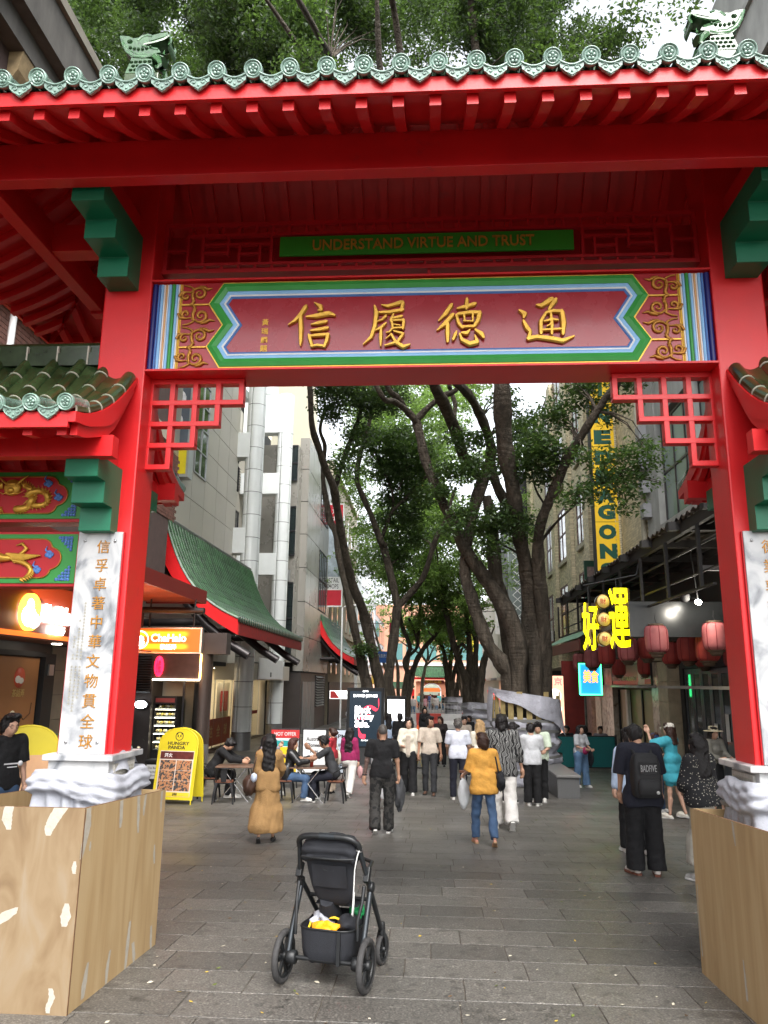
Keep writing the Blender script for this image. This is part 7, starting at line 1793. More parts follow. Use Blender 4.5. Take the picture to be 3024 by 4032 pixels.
T6=[([(820,930,48),(800,760,41),(790,640,37),(745,540,33),(712,450,29),(692,360,29),(660,250,27),(630,120,25),(600,0,23),(570,-150,19),(540,-380,14)],43,40,True),([(872,930,52),(850,700,42),(830,560,36),(830,400,29),(820,250,25),(800,80,23),(790,-120,20),(800,-380,15)],43.3,41,True),([(922,930,50),(920,760,42),(940,600,36),(962,480,30),(990,400,22),(1010,280,16)],43,42,True),([(872,700,32),(880,450,27),(888,300,23),(860,200,25),(880,120,18)],43.6,43,False),([(700,380,16),(760,320,14),(800,380,12)],42,42,False)]
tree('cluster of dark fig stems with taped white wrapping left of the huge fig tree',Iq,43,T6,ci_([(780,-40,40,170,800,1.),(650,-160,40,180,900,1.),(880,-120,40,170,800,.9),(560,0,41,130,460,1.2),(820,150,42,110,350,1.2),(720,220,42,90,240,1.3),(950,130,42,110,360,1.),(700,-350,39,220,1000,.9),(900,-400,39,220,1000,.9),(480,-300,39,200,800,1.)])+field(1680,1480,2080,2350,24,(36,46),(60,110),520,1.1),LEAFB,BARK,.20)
for nm,y,x,lab in(('far_right',70,3.0,'farthest fig tree on the right, with foliage over the peach building'),('far_left',72,-2.8,'farthest fig tree on the left, hiding the blue signs')):
 mb_l=[]
 base=(FPX/y)
 fr_=(1.0,0,0)
 def PX(X,Z):
  p=np.linalg.solve(CAMR,np.array([X,y,Z-CAMH])); return(CX+FPX*p[0]/p[2],CY+FPX*p[1]/p[2])
 L_=[]
 for k in range(4):
  pts=[]; xx=x+(k-1.5)*.3; dx=(k-1.5)*.75
  for i,z in enumerate((-.7,1.5,3.5,5.5,8.0)):q=PX(xx+dx*(i/4)**1.3*2.2+rt.uniform(-.2,.2)*i/3,z); pts.append((q[0],q[1],(9,8,6,4.5,3)[i]))
  L_.append((pts,y,y,k<2))
 cl=[]
 for k in range(16):q=PX(x+rt.uniform(-4,4),rt.uniform(5.5,13)); cl.append((q[0],q[1],y+rt.uniform(-3,3),rt.uniform(45,75),300,1.4))
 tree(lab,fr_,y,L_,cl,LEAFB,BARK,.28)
# wrappings of the trunks
TAPE=mat('grey_tape',(.16,.16,.15),.5); TIMB=mat('hoarding_timber',(.34,.26,.11),.7,var=.3,vs=8)
SHEET=mat('dirty_white_sheet',(.40,.40,.45),.8,var=.25,vs=2.5,bump=.8,bs=5,bd=.08)
def trunk_wrap(label,x,y,r,z1,nt_,seed):
 t=thing('trunk_wrap',label,'wrapping',(x,y,gz(y)),group='white wrappings on the tree trunks')
 ph=seed; n=48; rings=[]
 for i in range(15):
  z=gz(y)+.02+(z1-gz(y))*i/14; f=1+.05*math.sin(i*1.7+ph)-(.10 if i in(4,7,10)else 0)+(.06 if i<2 else 0)
  rings.append([(x+r*f*(1+.035*math.sin(7*a+i*.8+ph)+.025*math.sin(13*a-i))*math.cos(a),y+r*f*(1+.035*math.sin(7*a+i*.8+ph))*math.sin(a),z+.03*math.sin(3*a+i))for a in np.linspace(0,2*PI,n+1)[:-1]])
 MB().loft(rings,0,True,False).build('sheet',SHEET,t)
 for k in range(nt_):
  z=gz(y)+(z1-gz(y))*(k+1)/(nt_+.7); tl=.08*math.sin(k*2.1+ph)/1.
  MB().loft([[(x+r*1.045*math.cos(a),y+r*1.045*math.sin(a),z+tl*math.cos(a)+h)for a in np.linspace(0,2*PI,33)[:-1]]for h in(-.035,.035)],0,True,False).build('tape_band',TAPE,t)
 return t
trunk_wrap('taped white wrapping on the far stems left of the huge fig tree',2.65,43,1.02,.98,3,1)
trunk_wrap('taped white wrapping on the fig right of the distant gate arch',1.75,55,.85,1.05,3,2)
trunk_wrap('taped white wrapping low on the dark forked fig at left',-2.3,44,.75,.9,2,3)
trunk_wrap('taped white wrapping behind the white screen at left',-2.9,34,.8,.75,2,4)
WCX=at(2075,3050,22.2).x
bw=trunk_wrap('big torn white wrapping with grey tape round the huge fig tree',WCX,22.2,.93,1.08,4,5)
bw['group']='white wrappings on the tree trunks'
# exposed hoarding boards and the torn flap above them
for k in range(13):
 a=PI*(1.0+k/12.); bx,by=WCX+.95*math.cos(a),22.2+.95*math.sin(a)
 o=bar('hoarding_board',-.075,-.015,0,.075,.015,.62+.10*((k*7)%3),TIMB,bw); M0=o.matrix_basis.copy(); o.matrix_basis=Matrix.Translation((bx,by,.98))@Matrix.Rotation(a+PI/2,4,'Z')@M0
fl_=MB()
def flap(u,v):
 a=PI*(1.02+.96*u); top=1.95-.42*u; bot=top-.10-.85*max(0,u)**1.3+.04*math.sin(u*19)
 if u<.12:bot=1.0
 rr_=.99+.03*math.sin(u*11+v*3)+.04*v
 return(WCX+rr_*1.02*math.cos(a),22.2+rr_*math.sin(a),top+(bot-top)*v)
fl_.sheet(flap,30,8); fl_.build('torn_flap',SHEET,bw)
MB().loft([[(WCX+.985*math.cos(a),22.2+.985*math.sin(a),1.04+h)for a in np.linspace(PI,2*PI,20)]for h in(-.04,.04)],0,True,False,False).build('tape_band',TAPE,bw)
# ------------------------------------------------------------------ people: bodies and clothes grown from blended volumes
def rcone(p,a,b,ra,rb,sy=1.):
 ab=b-a; q=p-a
 if sy!=1.:
  q=q.copy(); q[...,1]/=sy; ab=ab.copy(); ab[1]/=sy
 t=np.clip((q@ab)/max(1e-9,ab@ab),0,1)
 return(np.linalg.norm(q-t[...,None]*ab,axis=-1)-(ra+(rb-ra)*t))*min(1.,sy)
def ellip(p,c,r):
 q=(p-c)/r; k=np.linalg.norm(q,axis=-1); return(k-1)*min(r)
def volume(prims,h,wr=0.,wk=22.,seed=0,vert=False):
 """prims: ('c', a, b, ra, rb[, sy]) cones, ('e', centre, radii) ellipsoids, ('-', centre, radii) hollows; returns a mesh (verts, quads)"""
 los,his=[],[]
 for q in prims:
  if q[0]in '-h':continue
  if q[0]=='c':r=max(q[3],q[4]); los+=[np.minimum(q[1],q[2])-r]; his+=[np.maximum(q[1],q[2])+r]
  else:los.append(q[1]-np.array(q[2])); his.append(q[1]+np.array(q[2]))
 lo,hi=np.min(los,0)-.05,np.max(his,0)+.05
 n=np.ceil((hi-lo)/h).astype(int)+1
 ax=[lo[i]+h*np.arange(n[i])for i in range(3)]
 D=np.full(n,.5); K=.03
 for q in prims:
  if q[0]=='c':r=max(q[3],q[4]); a,b=np.minimum(q[1],q[2])-r-.07,np.maximum(q[1],q[2])+r+.07
  elif q[0]=='h':a,b=q[1]-.17,q[1]+.17
  else:a,b=q[1]-np.array(q[2])-.07,q[1]+np.array(q[2])+.07
  i0=np.clip(((a-lo)/h).astype(int),0,n-1); i1=np.clip(((b-lo)/h).astype(int)+2,1,n)
  sl=tuple(slice(i0[k],i1[k])for k in range(3))
  P=np.stack(np.meshgrid(*[ax[k][sl[k]]for k in range(3)],indexing='ij'),-1)
  if q[0]=='c':d=rcone(P,q[1],q[2],q[3],q[4],q[5]if len(q)>5 else 1.)
  elif q[0]=='h':
   o=D[sl]; r_=P-q[1]; t_=r_@q[2]; lat=np.linalg.norm(r_-t_[...,None]*q[2],axis=-1); D[sl]=np.where(lat<q[3],np.maximum(o,t_),o); continue
  else:d=ellip(P,q[1],np.array(q[2]))
  o=D[sl]
  if q[0]=='-':D[sl]=np.maximum(o,-d)
  else:
   kk=q[3]if q[0]=='e' and len(q)>3 else K
   hh=np.maximum(kk-np.abs(o-d),0)/kk; D[sl]=np.minimum(o,d)-hh*hh*kk*.25
 if wr>0:
  X,Y_,Z=np.meshgrid(*ax,indexing='ij'); g=np.random.default_rng(seed); w=0
  for k in range(5):
   v=g.normal(size=3)*np.array([1,1,.12 if vert else.8]); v*=wk*(.6+.5*k)/np.linalg.norm(v); w=w+np.sin(v[0]*X+v[1]*Y_+v[2]*Z+g.random()*6.28+.8*np.sin(9*X+7*Z+k))/(1+.35*k)
  D=D+wr*w*.5
 return nets(D,lo,h)
def nets(D,lo,h):
 s=D<0; nx,ny,nz=D.shape
 cs=[(i,j,k)for i in(0,1)for j in(0,1)for k in(0,1)]
 S=lambda c,A:A[c[0]:nx-1+c[0],c[1]:ny-1+c[1],c[2]:nz-1+c[2]]
 cnt=sum(S(c,s).astype(np.int8)for c in cs); act=(cnt>0)&(cnt<8)
 I=np.argwhere(act); m=len(I); idx=np.full(act.shape,-1); idx[act]=np.arange(m)
 pos=np.zeros((m,3)); num=np.zeros(m)
 vals={c:D[I[:,0]+c[0],I[:,1]+c[1],I[:,2]+c[2]]for c in cs}
 for c in cs:
  for a in range(3):
   if c[a]==0:
    e=list(c); e[a]=1; e=tuple(e); da,db=vals[c],vals[e]; mk=(da<0)!=(db<0)
    t=np.where(mk,da/np.where(mk,da-db,1),0); p=np.zeros((m,3))+np.array(c,float); p[:,a]+=t
    pos+=p*mk[:,None]; num+=mk
 vs=(I+pos/np.maximum(num,1)[:,None])*h+lo
 fs=[]
 for a in range(3):
  b,c=(a+1)%3,(a+2)%3
  s0=np.take(s,range(D.shape[a]-1),a); s1=np.take(s,range(1,D.shape[a]),a); ch=s0!=s1
  E_=np.argwhere(ch); E_=E_[(E_[:,b]>0)&(E_[:,c]>0)&(E_[:,b]<D.shape[b]-1)&(E_[:,c]<D.shape[c]-1)]
  def g(db,dc):q=E_.copy(); q[:,b]-=db; q[:,c]-=dc; return idx[q[:,0],q[:,1],q[:,2]]
  f=np.stack([g(1,1),g(0,1),g(0,0),g(1,0)],1); flip=s0[E_[:,0],E_[:,1],E_[:,2]]
  f[~flip]=f[~flip][:,::-1]; fs.append(f)
 return vs,np.concatenate(fs)
def A3(*x):return np.array(x,float)
def rotx(a):c,s=math.cos(a),math.sin(a); return np.array([[1,0,0],[0,c,-s],[0,s,c]])
def rotz(a):c,s=math.cos(a),math.sin(a); return np.array([[c,-s,0],[s,c,0],[0,0,1]])
# a hand, palm towards -x of its own frame, fingers along -z, thumb to +y
def hand_mesh(curl):
 pr=[('c',A3(0,0,.0),A3(0,.0,-.045),.022,.030,1.25),('c',A3(0,-.022,-.05),A3(0,.026,-.055),.017,.016),('c',A3(0,-.024,-.085),A3(0,.026,-.09),.013,.013),('c',A3(0,0,-.03),A3(0,.0,-.085),.022,.020,1.5)]
 for y,l in((.029,.070),(.010,.080),(-.010,.074),(-.028,.058)):
  p=A3(0,y,-.092); a=.15
  for i,f in enumerate((.45,.32,.23)):
   a+=curl*(.5 if i==0 else.75); q=p+l*f*A3(-math.sin(a),.06*y/.03*.3,-math.cos(a)); pr.append(('c',p,q,.0088-.0008*i,.0082-.001*i)); p=q
 pr+=[('c',A3(-.005,.022,-.03),A3(-.014,.048,-.062),.014,.011),('c',A3(-.014,.048,-.062),A3(-.022,.052,-.095),.0105,.0085)]
 global_k=volume([(q if q[0]!='c' else q)for q in pr],.0048)
 return global_k
HANDS=[hand_mesh(.55),hand_mesh(1.15)]
SKIN={}
def skin(tone):
 c={'l':(.52,.31,.22),'m':(.44,.25,.165),'d':(.30,.16,.10)}[tone]
 return mat('skin_'+tone,c,.5,var=.06,vs=8,bump=.0,spec=.4)
LIP=mat('lip',(.30,.08,.07),.45,var=0); EYEW=mat('eye_white',(.6,.58,.55),.3,var=0); IRIS=mat('iris',(.015,.01,.008),.2,var=0)
def hair_mat(c):return mat('hair_%02d'%int(c[0]*1000),c,.45,var=.4,vs=60,bump=.5,bs=180,streak=(1,1,.12),spec=.4)
HB=hair_mat((.010,.008,.008)); HBR=hair_mat((.035,.015,.010)); HBL=hair_mat((.36,.23,.11)); HGR=hair_mat((.075,.068,.062)); HRE=hair_mat((.05,.018,.012))
def cloth(name,c,**k):
 k.setdefault('var',.18); k.setdefault('vs',9); k.setdefault('bump',.6); k.setdefault('bs',17); k.setdefault('bd',.022)
 return mat('cloth_'+name,c,.85,**k)
# shoes in their own frame: heel at the origin's back, toe towards +y, sole on z = 0
def shoe_mesh(kind,up,sole):
 if kind=='sneaker':pr=[('c',A3(0,-.075,.055),A3(0,.02,.05),.038,.040),('c',A3(0,.02,.05),A3(.0,.135,.036),.042,.034,1.),('c',A3(0,-.07,.055),A3(0,-.06,.105),.034,.036)]
 elif kind=='boot':pr=[('c',A3(0,-.07,.05),A3(0,.14,.036),.036,.032),('c',A3(0,-.055,.06),A3(0,-.05,.15),.036,.042)]
 elif kind=='fluffy':pr=[('c',A3(0,-.07,.03),A3(0,.12,.035),.044,.05),('e',A3(0,.07,.07),(.062,.075,.05))]
 else:pr=[('c',A3(0,-.075,.04),A3(0,.13,.032),.034,.034),('c',A3(0,.05,.05),A3(0,.1,.045),.04,.038)]
 v,f=volume(pr+[('-',A3(0,.03,-.5),(2,2,.512))],.008,.004 if kind=='fluffy' else 0,160)
 m=MB(); ol=[(x*.050*(1.08 if y>0 else.86),y*1.0)for x,y in((-.7,-.12),(0,-.128),(.7,-.12),(.9,-.07),(.78,0),(1,.08),(.9,.14),(.5,.172),(0,.18),(-.5,.172),(-.9,.14),(-1,.08),(-.78,0),(-.9,-.07))]
 m.prism(ol,'z',0,.026,0,True)
 b=len(v); fv=list(f); vs=np.concatenate([v,np.array(m.v)])
 me=bpy.data.meshes.new('shoe'); me.from_pydata([tuple(x)for x in vs],[],[tuple(int(i)for i in q)for q in f]+[tuple(i+b for i in q)for q in m.f])
 me.materials.append(up); me.materials.append(sole)
 me.polygons.foreach_set('material_index',[0]*len(f)+[1]*len(m.f)); me.polygons.foreach_set('use_smooth',[True]*len(f)+[False]*len(m.f)); me.update()
 return me
SOLEW=mat('sole_white',(.62,.61,.58),.7); SOLEK=mat('sole_dark',(.02,.02,.02),.7)
SHOES={}
def shoe(kind):
 T={'white':('sneaker',cloth('shoe_white',(.66,.65,.62)),SOLEW),'black':('sneaker',cloth('shoe_black',(.018,.016,.018)),SOLEW),'blackleather':('other',mat('black_leather',(.012,.012,.012),.3,var=.2),SOLEK),'brown':('boot',cloth('shoe_brown',(.085,.042,.025)),SOLEK),'sandal':('other',cloth('sandal_pink',(.50,.24,.17)),mat('sole_tan',(.36,.22,.12),.7)),'fluffy':('fluffy',cloth('fluff',(.68,.64,.55),bump=.8,bs=60),SOLEW),'grey':('sneaker',cloth('shoe_grey',(.40,.39,.37)),SOLEW),'whitebrown':('sneaker',cloth('shoe_wb',(.55,.50,.46),var=.4),mat('sole_brown',(.14,.05,.03),.7))}
 if kind not in SHOES:SHOES[kind]=shoe_mesh(*T[kind])
 return SHOES[kind]
def to_mesh(name,v,f,mts,mi=None):
 return np_mesh(name,v,f,mts,mi,True)
NSEED=[0]
def person(label,x,y,head,H,top=None,bottom=None,hair=None,shoes='white',sk='m',legs=((.0,.0),(.0,.0)),arms=((.05,.10,.12,.05),(.05,.10,.12,.05)),lean=0.,nod=0.,turn=0.,fem=False,sit=None,curl=(0,0),res=.0145,face=True,wide=1.,glasses=False,group=None,foot=((0,.05),(0,-.05)),extra=None,armskin=None,lip=False,z=None,cat='person'):
 """legs: (hip flexion, knee bend) left then right; arms: (upper forward, upper out, fore forward, fore out) left then right"""
 NSEED[0]+=1; sd=NSEED[0]
 s=H/1.72; z0=gz(y)if z is None else z
 t=thing('person',label,cat,(x,y,z0),head,local=True,group=group)
 hw=(.092 if not fem else.095)*s*wide; shw=(.182 if not fem else.160)*s*wide
 J={}
 Rl=rotx(-lean)
 pel=A3(0,0,.90*s)
 def up(p):return pel+Rl@(A3(*p)*s)
 J['waist']=up((0,0,.14)); J['chest']=up((0,.0,.36)); J['neck']=up((0,-.012,.545));
 Rh=Rl@rotz(turn)@rotx(-nod)
 hc=J['neck']+Rh@(A3(0,.022,.150)*s)
 def hp(p):return hc+Rh@(A3(*p)*s)
 ank,knee,hip,an_ang=[],[],[],[]
 for i,sg in enumerate((-1,1)):
  a,b=legs[i]; h_=pel+A3(sg*hw,0,-.02*s); out=.03*sg if sit is None else.10*sg
  k_=h_+.43*s*A3(out,math.sin(a),-math.cos(a)); n_=k_+.405*s*A3(.0,math.sin(a-b),-math.cos(a-b))
  hip.append(h_); knee.append(k_); ank.append(n_); an_ang.append(foot[i])
 low=min(ank[i][2]-.085*s-.0 for i in(0,1))if sit is None else 0
 if sit is not None:low=min(ank[0][2],ank[1][2])-.085*s
 sh_=A3(0,0,-low)
 for L_ in(hip,knee,ank):
  for i in(0,1):L_[i]=L_[i]+sh_
 for k in('waist','chest','neck'):J[k]=J[k]+sh_
 pel=pel+sh_; hc=hc+sh_
 sho,elb,wri=[],[],[]
 for i,sg in enumerate((-1,1)):
  f1,o1,f2,o2=arms[i]; p=pel+Rl@(A3(sg*shw,0,.50*s/s*s))
  e=p+.285*s*A3(sg*math.sin(o1),math.sin(f1)*math.cos(o1),-math.cos(f1)*math.cos(o1)); w=e+.25*s*A3(sg*math.sin(o2),math.sin(f2)*math.cos(o2),-math.cos(f2)*math.cos(o2))
  sho.append(p); elb.append(e); wri.append(w)
 ra=1. if not fem else.86
 # ---- body
 B=[('e',hp((0,-.008,.012)),(.076*s,.096*s,.103*s)),('e',hp((0,.022,-.052)),(.060*s,.070*s,.068*s)),('e',hp((0,.045,-.085)),(.032*s,.032*s,.026*s)),('c',J['neck']-A3(0,0,.03*s),hp((0,-.02,-.05)),.056*s*ra,.052*s*ra),('e',hp((0,.096,-.030)),(.013*s,.016*s,.013*s),.012),('c',hp((0,.086,.008)),hp((0,.097,-.026)),.007*s,.010*s),('e',hp((.074,-.006,-.02)),(.010*s,.020*s,.030*s),.008),('e',hp((-.074,-.006,-.02)),(.010*s,.020*s,.030*s),.008),('e',hp((.034,.062,-.025)),(.026*s,.022*s,.026*s)),('e',hp((-.034,.062,-.025)),(.026*s,.022*s,.026*s)),('c',hp((-.03,.082,.022)),hp((.03,.082,.022)),.010*s,.010*s),('c',hp((-.017,.086,-.062)),hp((.017,.086,-.062)),.0085*s,.0085*s),('c',pel,J['chest'],.10*s*wide,.115*s*wide,.72),('c',sho[0],sho[1],.048*s,.048*s)]
 for i in(0,1):
  B+=[('c',sho[i],elb[i],.047*s*ra,.038*s*ra),('c',elb[i],wri[i],.038*s*ra,.0255*s*ra),('c',hip[i],knee[i],.080*s*ra,.050*s*ra),('c',knee[i],ank[i],.052*s*ra,.033*s*ra),('c',knee[i]*.65+ank[i]*.35+A3(0,-.02*s,0),knee[i]*.4+ank[i]*.6,.046*s*ra,.036*s*ra)]
 V_,F_=volume(B,res)
 # hands
 vs,fs,mi=[V_],[F_],[np.zeros(len(F_),int)]; nb=len(V_)
 if armskin is not None:
  cz=V_[F_].mean(1); q=np.zeros(len(F_),bool)
  for i in armskin:
   a,b=elb[i],wri[i]; ab=b-a; tt=np.clip(((cz-a)@ab)/(ab@ab),-.6,1); q|=np.linalg.norm(cz-a-tt[:,None]*ab,axis=1)<.06*s
  mi[0][q]=1
 for i,sg in enumerate((-1,1)):
  d=wri[i]-elb[i]; d/=np.linalg.norm(d); zz=-d; yy=A3(0,1,0)-zz*zz[1]
  if np.linalg.norm(yy)<.35:yy=A3(-sg*.3,0,1)-zz*zz[2]
  yy/=np.linalg.norm(yy); xx=np.cross(yy,zz); hv,hf=HANDS[curl[i]]; hv=hv*s*(1 if not fem else.92)
  if sg<0:hv=hv*A3(-1,1,1); hf=hf[:,::-1]
  vs.append(wri[i]+hv@np.stack([xx,yy,zz])); fs.append(hf+nb); nb+=len(hv); mi.append(np.zeros(len(hf),int))
 mts=[skin(sk),mat('tattooed_skin',(.16,.10,.085),.5,var=.6,vs=30)]
 if face:
  m=MB()
  for sg in(-1,1):
   m.ball(tuple(hp((sg*.030,.081,.0))),(.013*s,.009*s,.0075*s),8,2); c=hp((sg*.030,.088,.0)); m.ball(tuple(c),.0062*s,8,3)
   m.tube([hp((sg*.014,.091,.019)),hp((sg*.030,.092,.024)),hp((sg*.047,.083,.019))],.0042*s,5,4)
  m.ball(tuple(hp((0,.092,-.058))),(.020*s,.006*s,.0045*s),8,5); m.ball(tuple(hp((0,.091,-.066))),(.017*s,.006*s,.005*s),8,5)
  q4=[f for f in m.f]; fq=np.array([list(f)+[f[-1]]*(4-len(f))for f in q4 if len(f)==4]or[[0,0,0,0]]); mm_=[a for a,f in zip(m.m,m.f)if len(f)==4]
  vs.append(np.array(m.v)); fs.append(fq+nb); mi.append(np.array(mm_)); nb+=len(m.v); mts+=[EYEW,IRIS,hair or HB,LIP]
 obj('body',to_mesh('body',np.concatenate(vs),np.concatenate(fs),mts,np.concatenate(mi)),t)
 if glasses:
  g=MB()
  for sg in(-1,1):
   g.tube([hp((sg*.032+.021*math.cos(a),.099,.0+.017*math.sin(a)))for a in np.linspace(0,2*PI,13)],.0024*s,5); g.tube([hp((sg*.053,.098,.004)),hp((sg*.078,.02,.0))],.0022*s,5)
  g.tube([hp((-.011,.1,.003)),hp((.011,.1,.003))],.0024*s,5); g.build('glasses',BLACKM,t)
 K_=dict(s=s,hp=hp,J=J,pel=pel,sho=sho,elb=elb,wri=wri,hip=hip,knee=knee,ank=ank,hc=hc,t=t,up=lambda p:pel+Rl@(A3(*p)*s),res=res,sd=sd,shw=shw,hw=hw)
 # ---- clothes
 if top:make_top(K_,fem,wide,**top)
 if bottom:make_bottom(K_,fem,wide,sit,**bottom)
 if hair is not None or extra and extra.get('hairkind'):make_hair(K_,hair,**(extra or{}))
 if shoes:
  for i in(0,1):
   pit,yaw=an_ang[i]; me=shoe(shoes); k=.96*s*(1 if not fem else.9)
   M=Matrix.Translation(tuple(ank[i]))@Matrix.Rotation(yaw,4,'Z')@Matrix.Rotation(pit,4,'X')@Matrix.Translation((0,.045*s,-.085*s))@Matrix.Diagonal((k,k,k,1))
   obj('shoe',me,t,M=M)
 return t,K_
def make_top(K,fem,wide,m,kind='tee',hem=-.05,sleeve=.62,loose=.018,flare=.0,wr=.004,collar=None,name='shirt'):
 s,sho,elb,wri,J,pel,up=K['s'],K['sho'],K['elb'],K['wri'],K['J'],K['pel'],K['up']
 w=(.128 if not fem else.112)*s*wide+loose; P=[('c',up((0,0,.10)),up((0,-.005,.36)),w,w*1.06,.66),('c',up((-.07*wide,-.01,.46)),up((.07*wide,-.01,.46)),.085*s+loose*.5,.085*s+loose*.5,.78),('c',sho[0]*.86+sho[1]*.14,sho[1]*.86+sho[0]*.14,.058*s+loose*.4,.058*s+loose*.4),('c',up((-.05,0,hem+.10)),up((.05,0,hem+.10)),w*.86+flare*.6,w*.86+flare*.6,.78)]
 if fem:P.append(('e',up((0,.055,.34)),(.12*s*wide,.085*s,.085*s)))
 zb=up((0,0,hem)); cut=[]
 if hem<.05:
  for f_ in(0,.5,1):c_=zb*f_+up((0,0,.10))*(1-f_)+A3(0,0,.045); P.append(('c',c_+A3(-K['hw'],-(.030 if fem else.014)*s,0),c_+A3(K['hw'],-(.030 if fem else.014)*s,0),.101*s*(1-.12*(1-f_))+loose*.85+flare*.5*f_,.101*s*(1-.12*(1-f_))+loose*.75+flare*.5*f_,.98))
 P.append(('c',up((0,0,.12)),zb+A3(0,0,w*.55),w,w*.98+flare,.70))
 for i in(0,1):
  r0=.056*s+loose*.7
  if sleeve<=1:
   d_=(elb[i]-sho[i])/np.linalg.norm(elb[i]-sho[i]); e=sho[i]+(elb[i]-sho[i])*sleeve+d_*.03; P.append(('c',sho[i],e,r0,r0*1.04+flare*.2)); cut.append(('h',e-d_*.005,d_,.10))
  else:
   P.append(('c',sho[i],elb[i],r0,r0*.88)); e=elb[i]+(wri[i]-elb[i])*(sleeve-1); P.append(('c',elb[i],e,r0*.88,r0*.72))
 cut.append(('-',zb-A3(0,0,.5),(.7,.7,.50)))
 v,f=volume(P+cut,K['res']*1.0,wr,28,K['sd'])
 q=obj(name,to_mesh(name,v,f,m),K['t'])
 c0,r_=K['J']['neck'],(.062 if not fem else.056)*s
 if collar:MB().loft([[tuple(c0+A3(rr_*math.cos(a),rr_*.9*math.sin(a)+.004,h+.010*math.sin(a)*-1))for a in np.linspace(0,2*PI,21)[:-1]]for rr_,h in((r_*1.25,-.02*s),(r_*1.12,.025*s),(r_*1.30,.0))],0,True,False).build('collar',collar,q)
 else:MB().tube([tuple(c0+A3(r_*1.12*math.cos(a),r_*1.05*math.sin(a),-.012*s-.02*s*math.sin(a)))for a in np.linspace(0,2*PI,19)],.009*s,6,caps=False).build('collar',m,q)
 return q
def make_bottom(K,fem,wide,sit,m,kind='trousers',loose=.012,flare=.0,length=1.,wr=.005,name='trousers',waist=.12):
 s,pel,hip,knee,ank,up=K['s'],K['pel'],K['hip'],K['knee'],K['ank'],K['up']; cuts=[]
 if kind=='skirt':
  z1=ank[0][2]+(1-length)*.8*s; P=[('c',up((0,0,waist)),pel,.11*s+loose,.14*s+loose,.75),('c',pel,A3(0,(knee[0][1]+knee[1][1])/2*.6,z1+.05),.145*s+loose,.19*s+flare,.8)]
  P+=[('c',knee[i],knee[i]*.4+ank[i]*.6,.09*s+flare,.10*s+flare)for i in(0,1)]if length>.6 else[]
  P+=[('-',A3(0,0,z1-.5),(1.5,1.5,.5))]
 else:
  P=[('c',up((-.04,0,waist-.08)),up((.04,0,waist-.08)),.095*s*wide,.095*s*wide,.8),('c',hip[0],hip[1],.098*s+loose*.7,.098*s+loose*.7,.95)]
  if fem:P.append(('c',hip[0]+A3(0,-.03*s,0),hip[1]+A3(0,-.03*s,0),.095*s+loose,.095*s+loose))
  for i in(0,1):
   ld=np.linalg.norm(ank[i]-knee[i]); e=knee[i]+(ank[i]-knee[i])*1.07*length; cuts.append(('h',e-(ank[i]-knee[i])/ld*.004,(ank[i]-knee[i])/ld,.115)); e=e+(ank[i]-knee[i])/ld*.03
   if length<.5:e=hip[i]+(knee[i]-hip[i])*length*2; P.append(('c',hip[i],e,.094*s+loose,.086*s+loose+flare)); continue
   P+=[('c',hip[i],knee[i],.092*s+loose,.062*s+loose),('c',knee[i],e,.062*s+loose,.047*s+loose+flare),('c',knee[i]*.6+ank[i]*.4,e,.055*s+loose,.047*s+loose+flare)]
 v,f=volume(P+cuts,K['res']*1.02,wr,30,K['sd']+77,vert=kind=='skirt')
 return obj(name,to_mesh(name,v,f,m),K['t'])
def make_hair(K,m,hairkind='short',length=.25,band=None,fringe=True):
 s,hp=K['s'],K['hp']
 if hairkind=='none':return
 if hairkind=='bald':
  v,f=volume([('e',hp((0,-.014,.018)),(.078*s,.097*s,.104*s)),('-',hp((0,.10,-.035)),(.11*s,.095*s,.14*s)),('-',hp((0,-.02,-.20)),(.2*s,.2*s,.155*s))],K['res']*.8)
  obj('hair',to_mesh('hair',v,f,m),K['t']); return
 P=[('e',hp((0,-.016,.030)),(.088*s,.106*s,.108*s)),('e',hp((0,-.030,.0)),(.087*s,.092*s,.105*s)),('e',hp((.03,.04,.105)),(.055*s,.05*s,.03*s)),('e',hp((-.03,.03,.108)),(.055*s,.05*s,.03*s))]
 cut=[('-',hp((0,.125,-.045)),(.105*s,.085*s,.115*s))]
 if hairkind=='long':
  bk=hp((0,-.075,-.02)); n_=K['J']['neck']
  for dx in(-.055,-.02,.02,.055):P.append(('c',hp((dx,-.06,.02)),n_+A3(dx*1.25*s,-.085*s,-length*s),.052*s,.035*s));
  for sg in(-1,1):P.append(('c',hp((sg*.072,.0,.03)),n_+A3(sg*.095*s,-.005*s,-length*.55*s),.030*s,.022*s)); P.append(('c',hp((sg*.076,-.03,.03)),n_+A3(sg*.09*s,-.05*s,-length*.85*s),.036*s,.028*s))
 if hairkind=='bob':
  for sg in(-1,1):P.append(('c',hp((sg*.07,-.01,.02)),hp((sg*.078,-.01,-.07)),.034*s,.030*s))
  P.append(('c',hp((0,-.06,.02)),hp((0,-.075,-.085)),.065*s,.058*s))
 if hairkind in('tail','bun'):
  e=hp((0,-.125,-.20 if hairkind=='tail' else.02)); P.append(('c',hp((0,-.10,.03)),hp((0,-.135,-.01)),.035*s,.035*s)); P.append(('c',hp((0,-.135,-.0)),e,.034*s,.020*s if hairkind=='tail' else.04*s))
 if hairkind=='short':cut.append(('-',hp((0,.02,-.18)),(.2*s,.2*s,.115*s)))
 v,f=volume(P+cut,K['res']*.78,.010 if hairkind!='short' else.013,70,K['sd'])
 obj('hair',to_mesh('hair',v,f,m),K['t'])
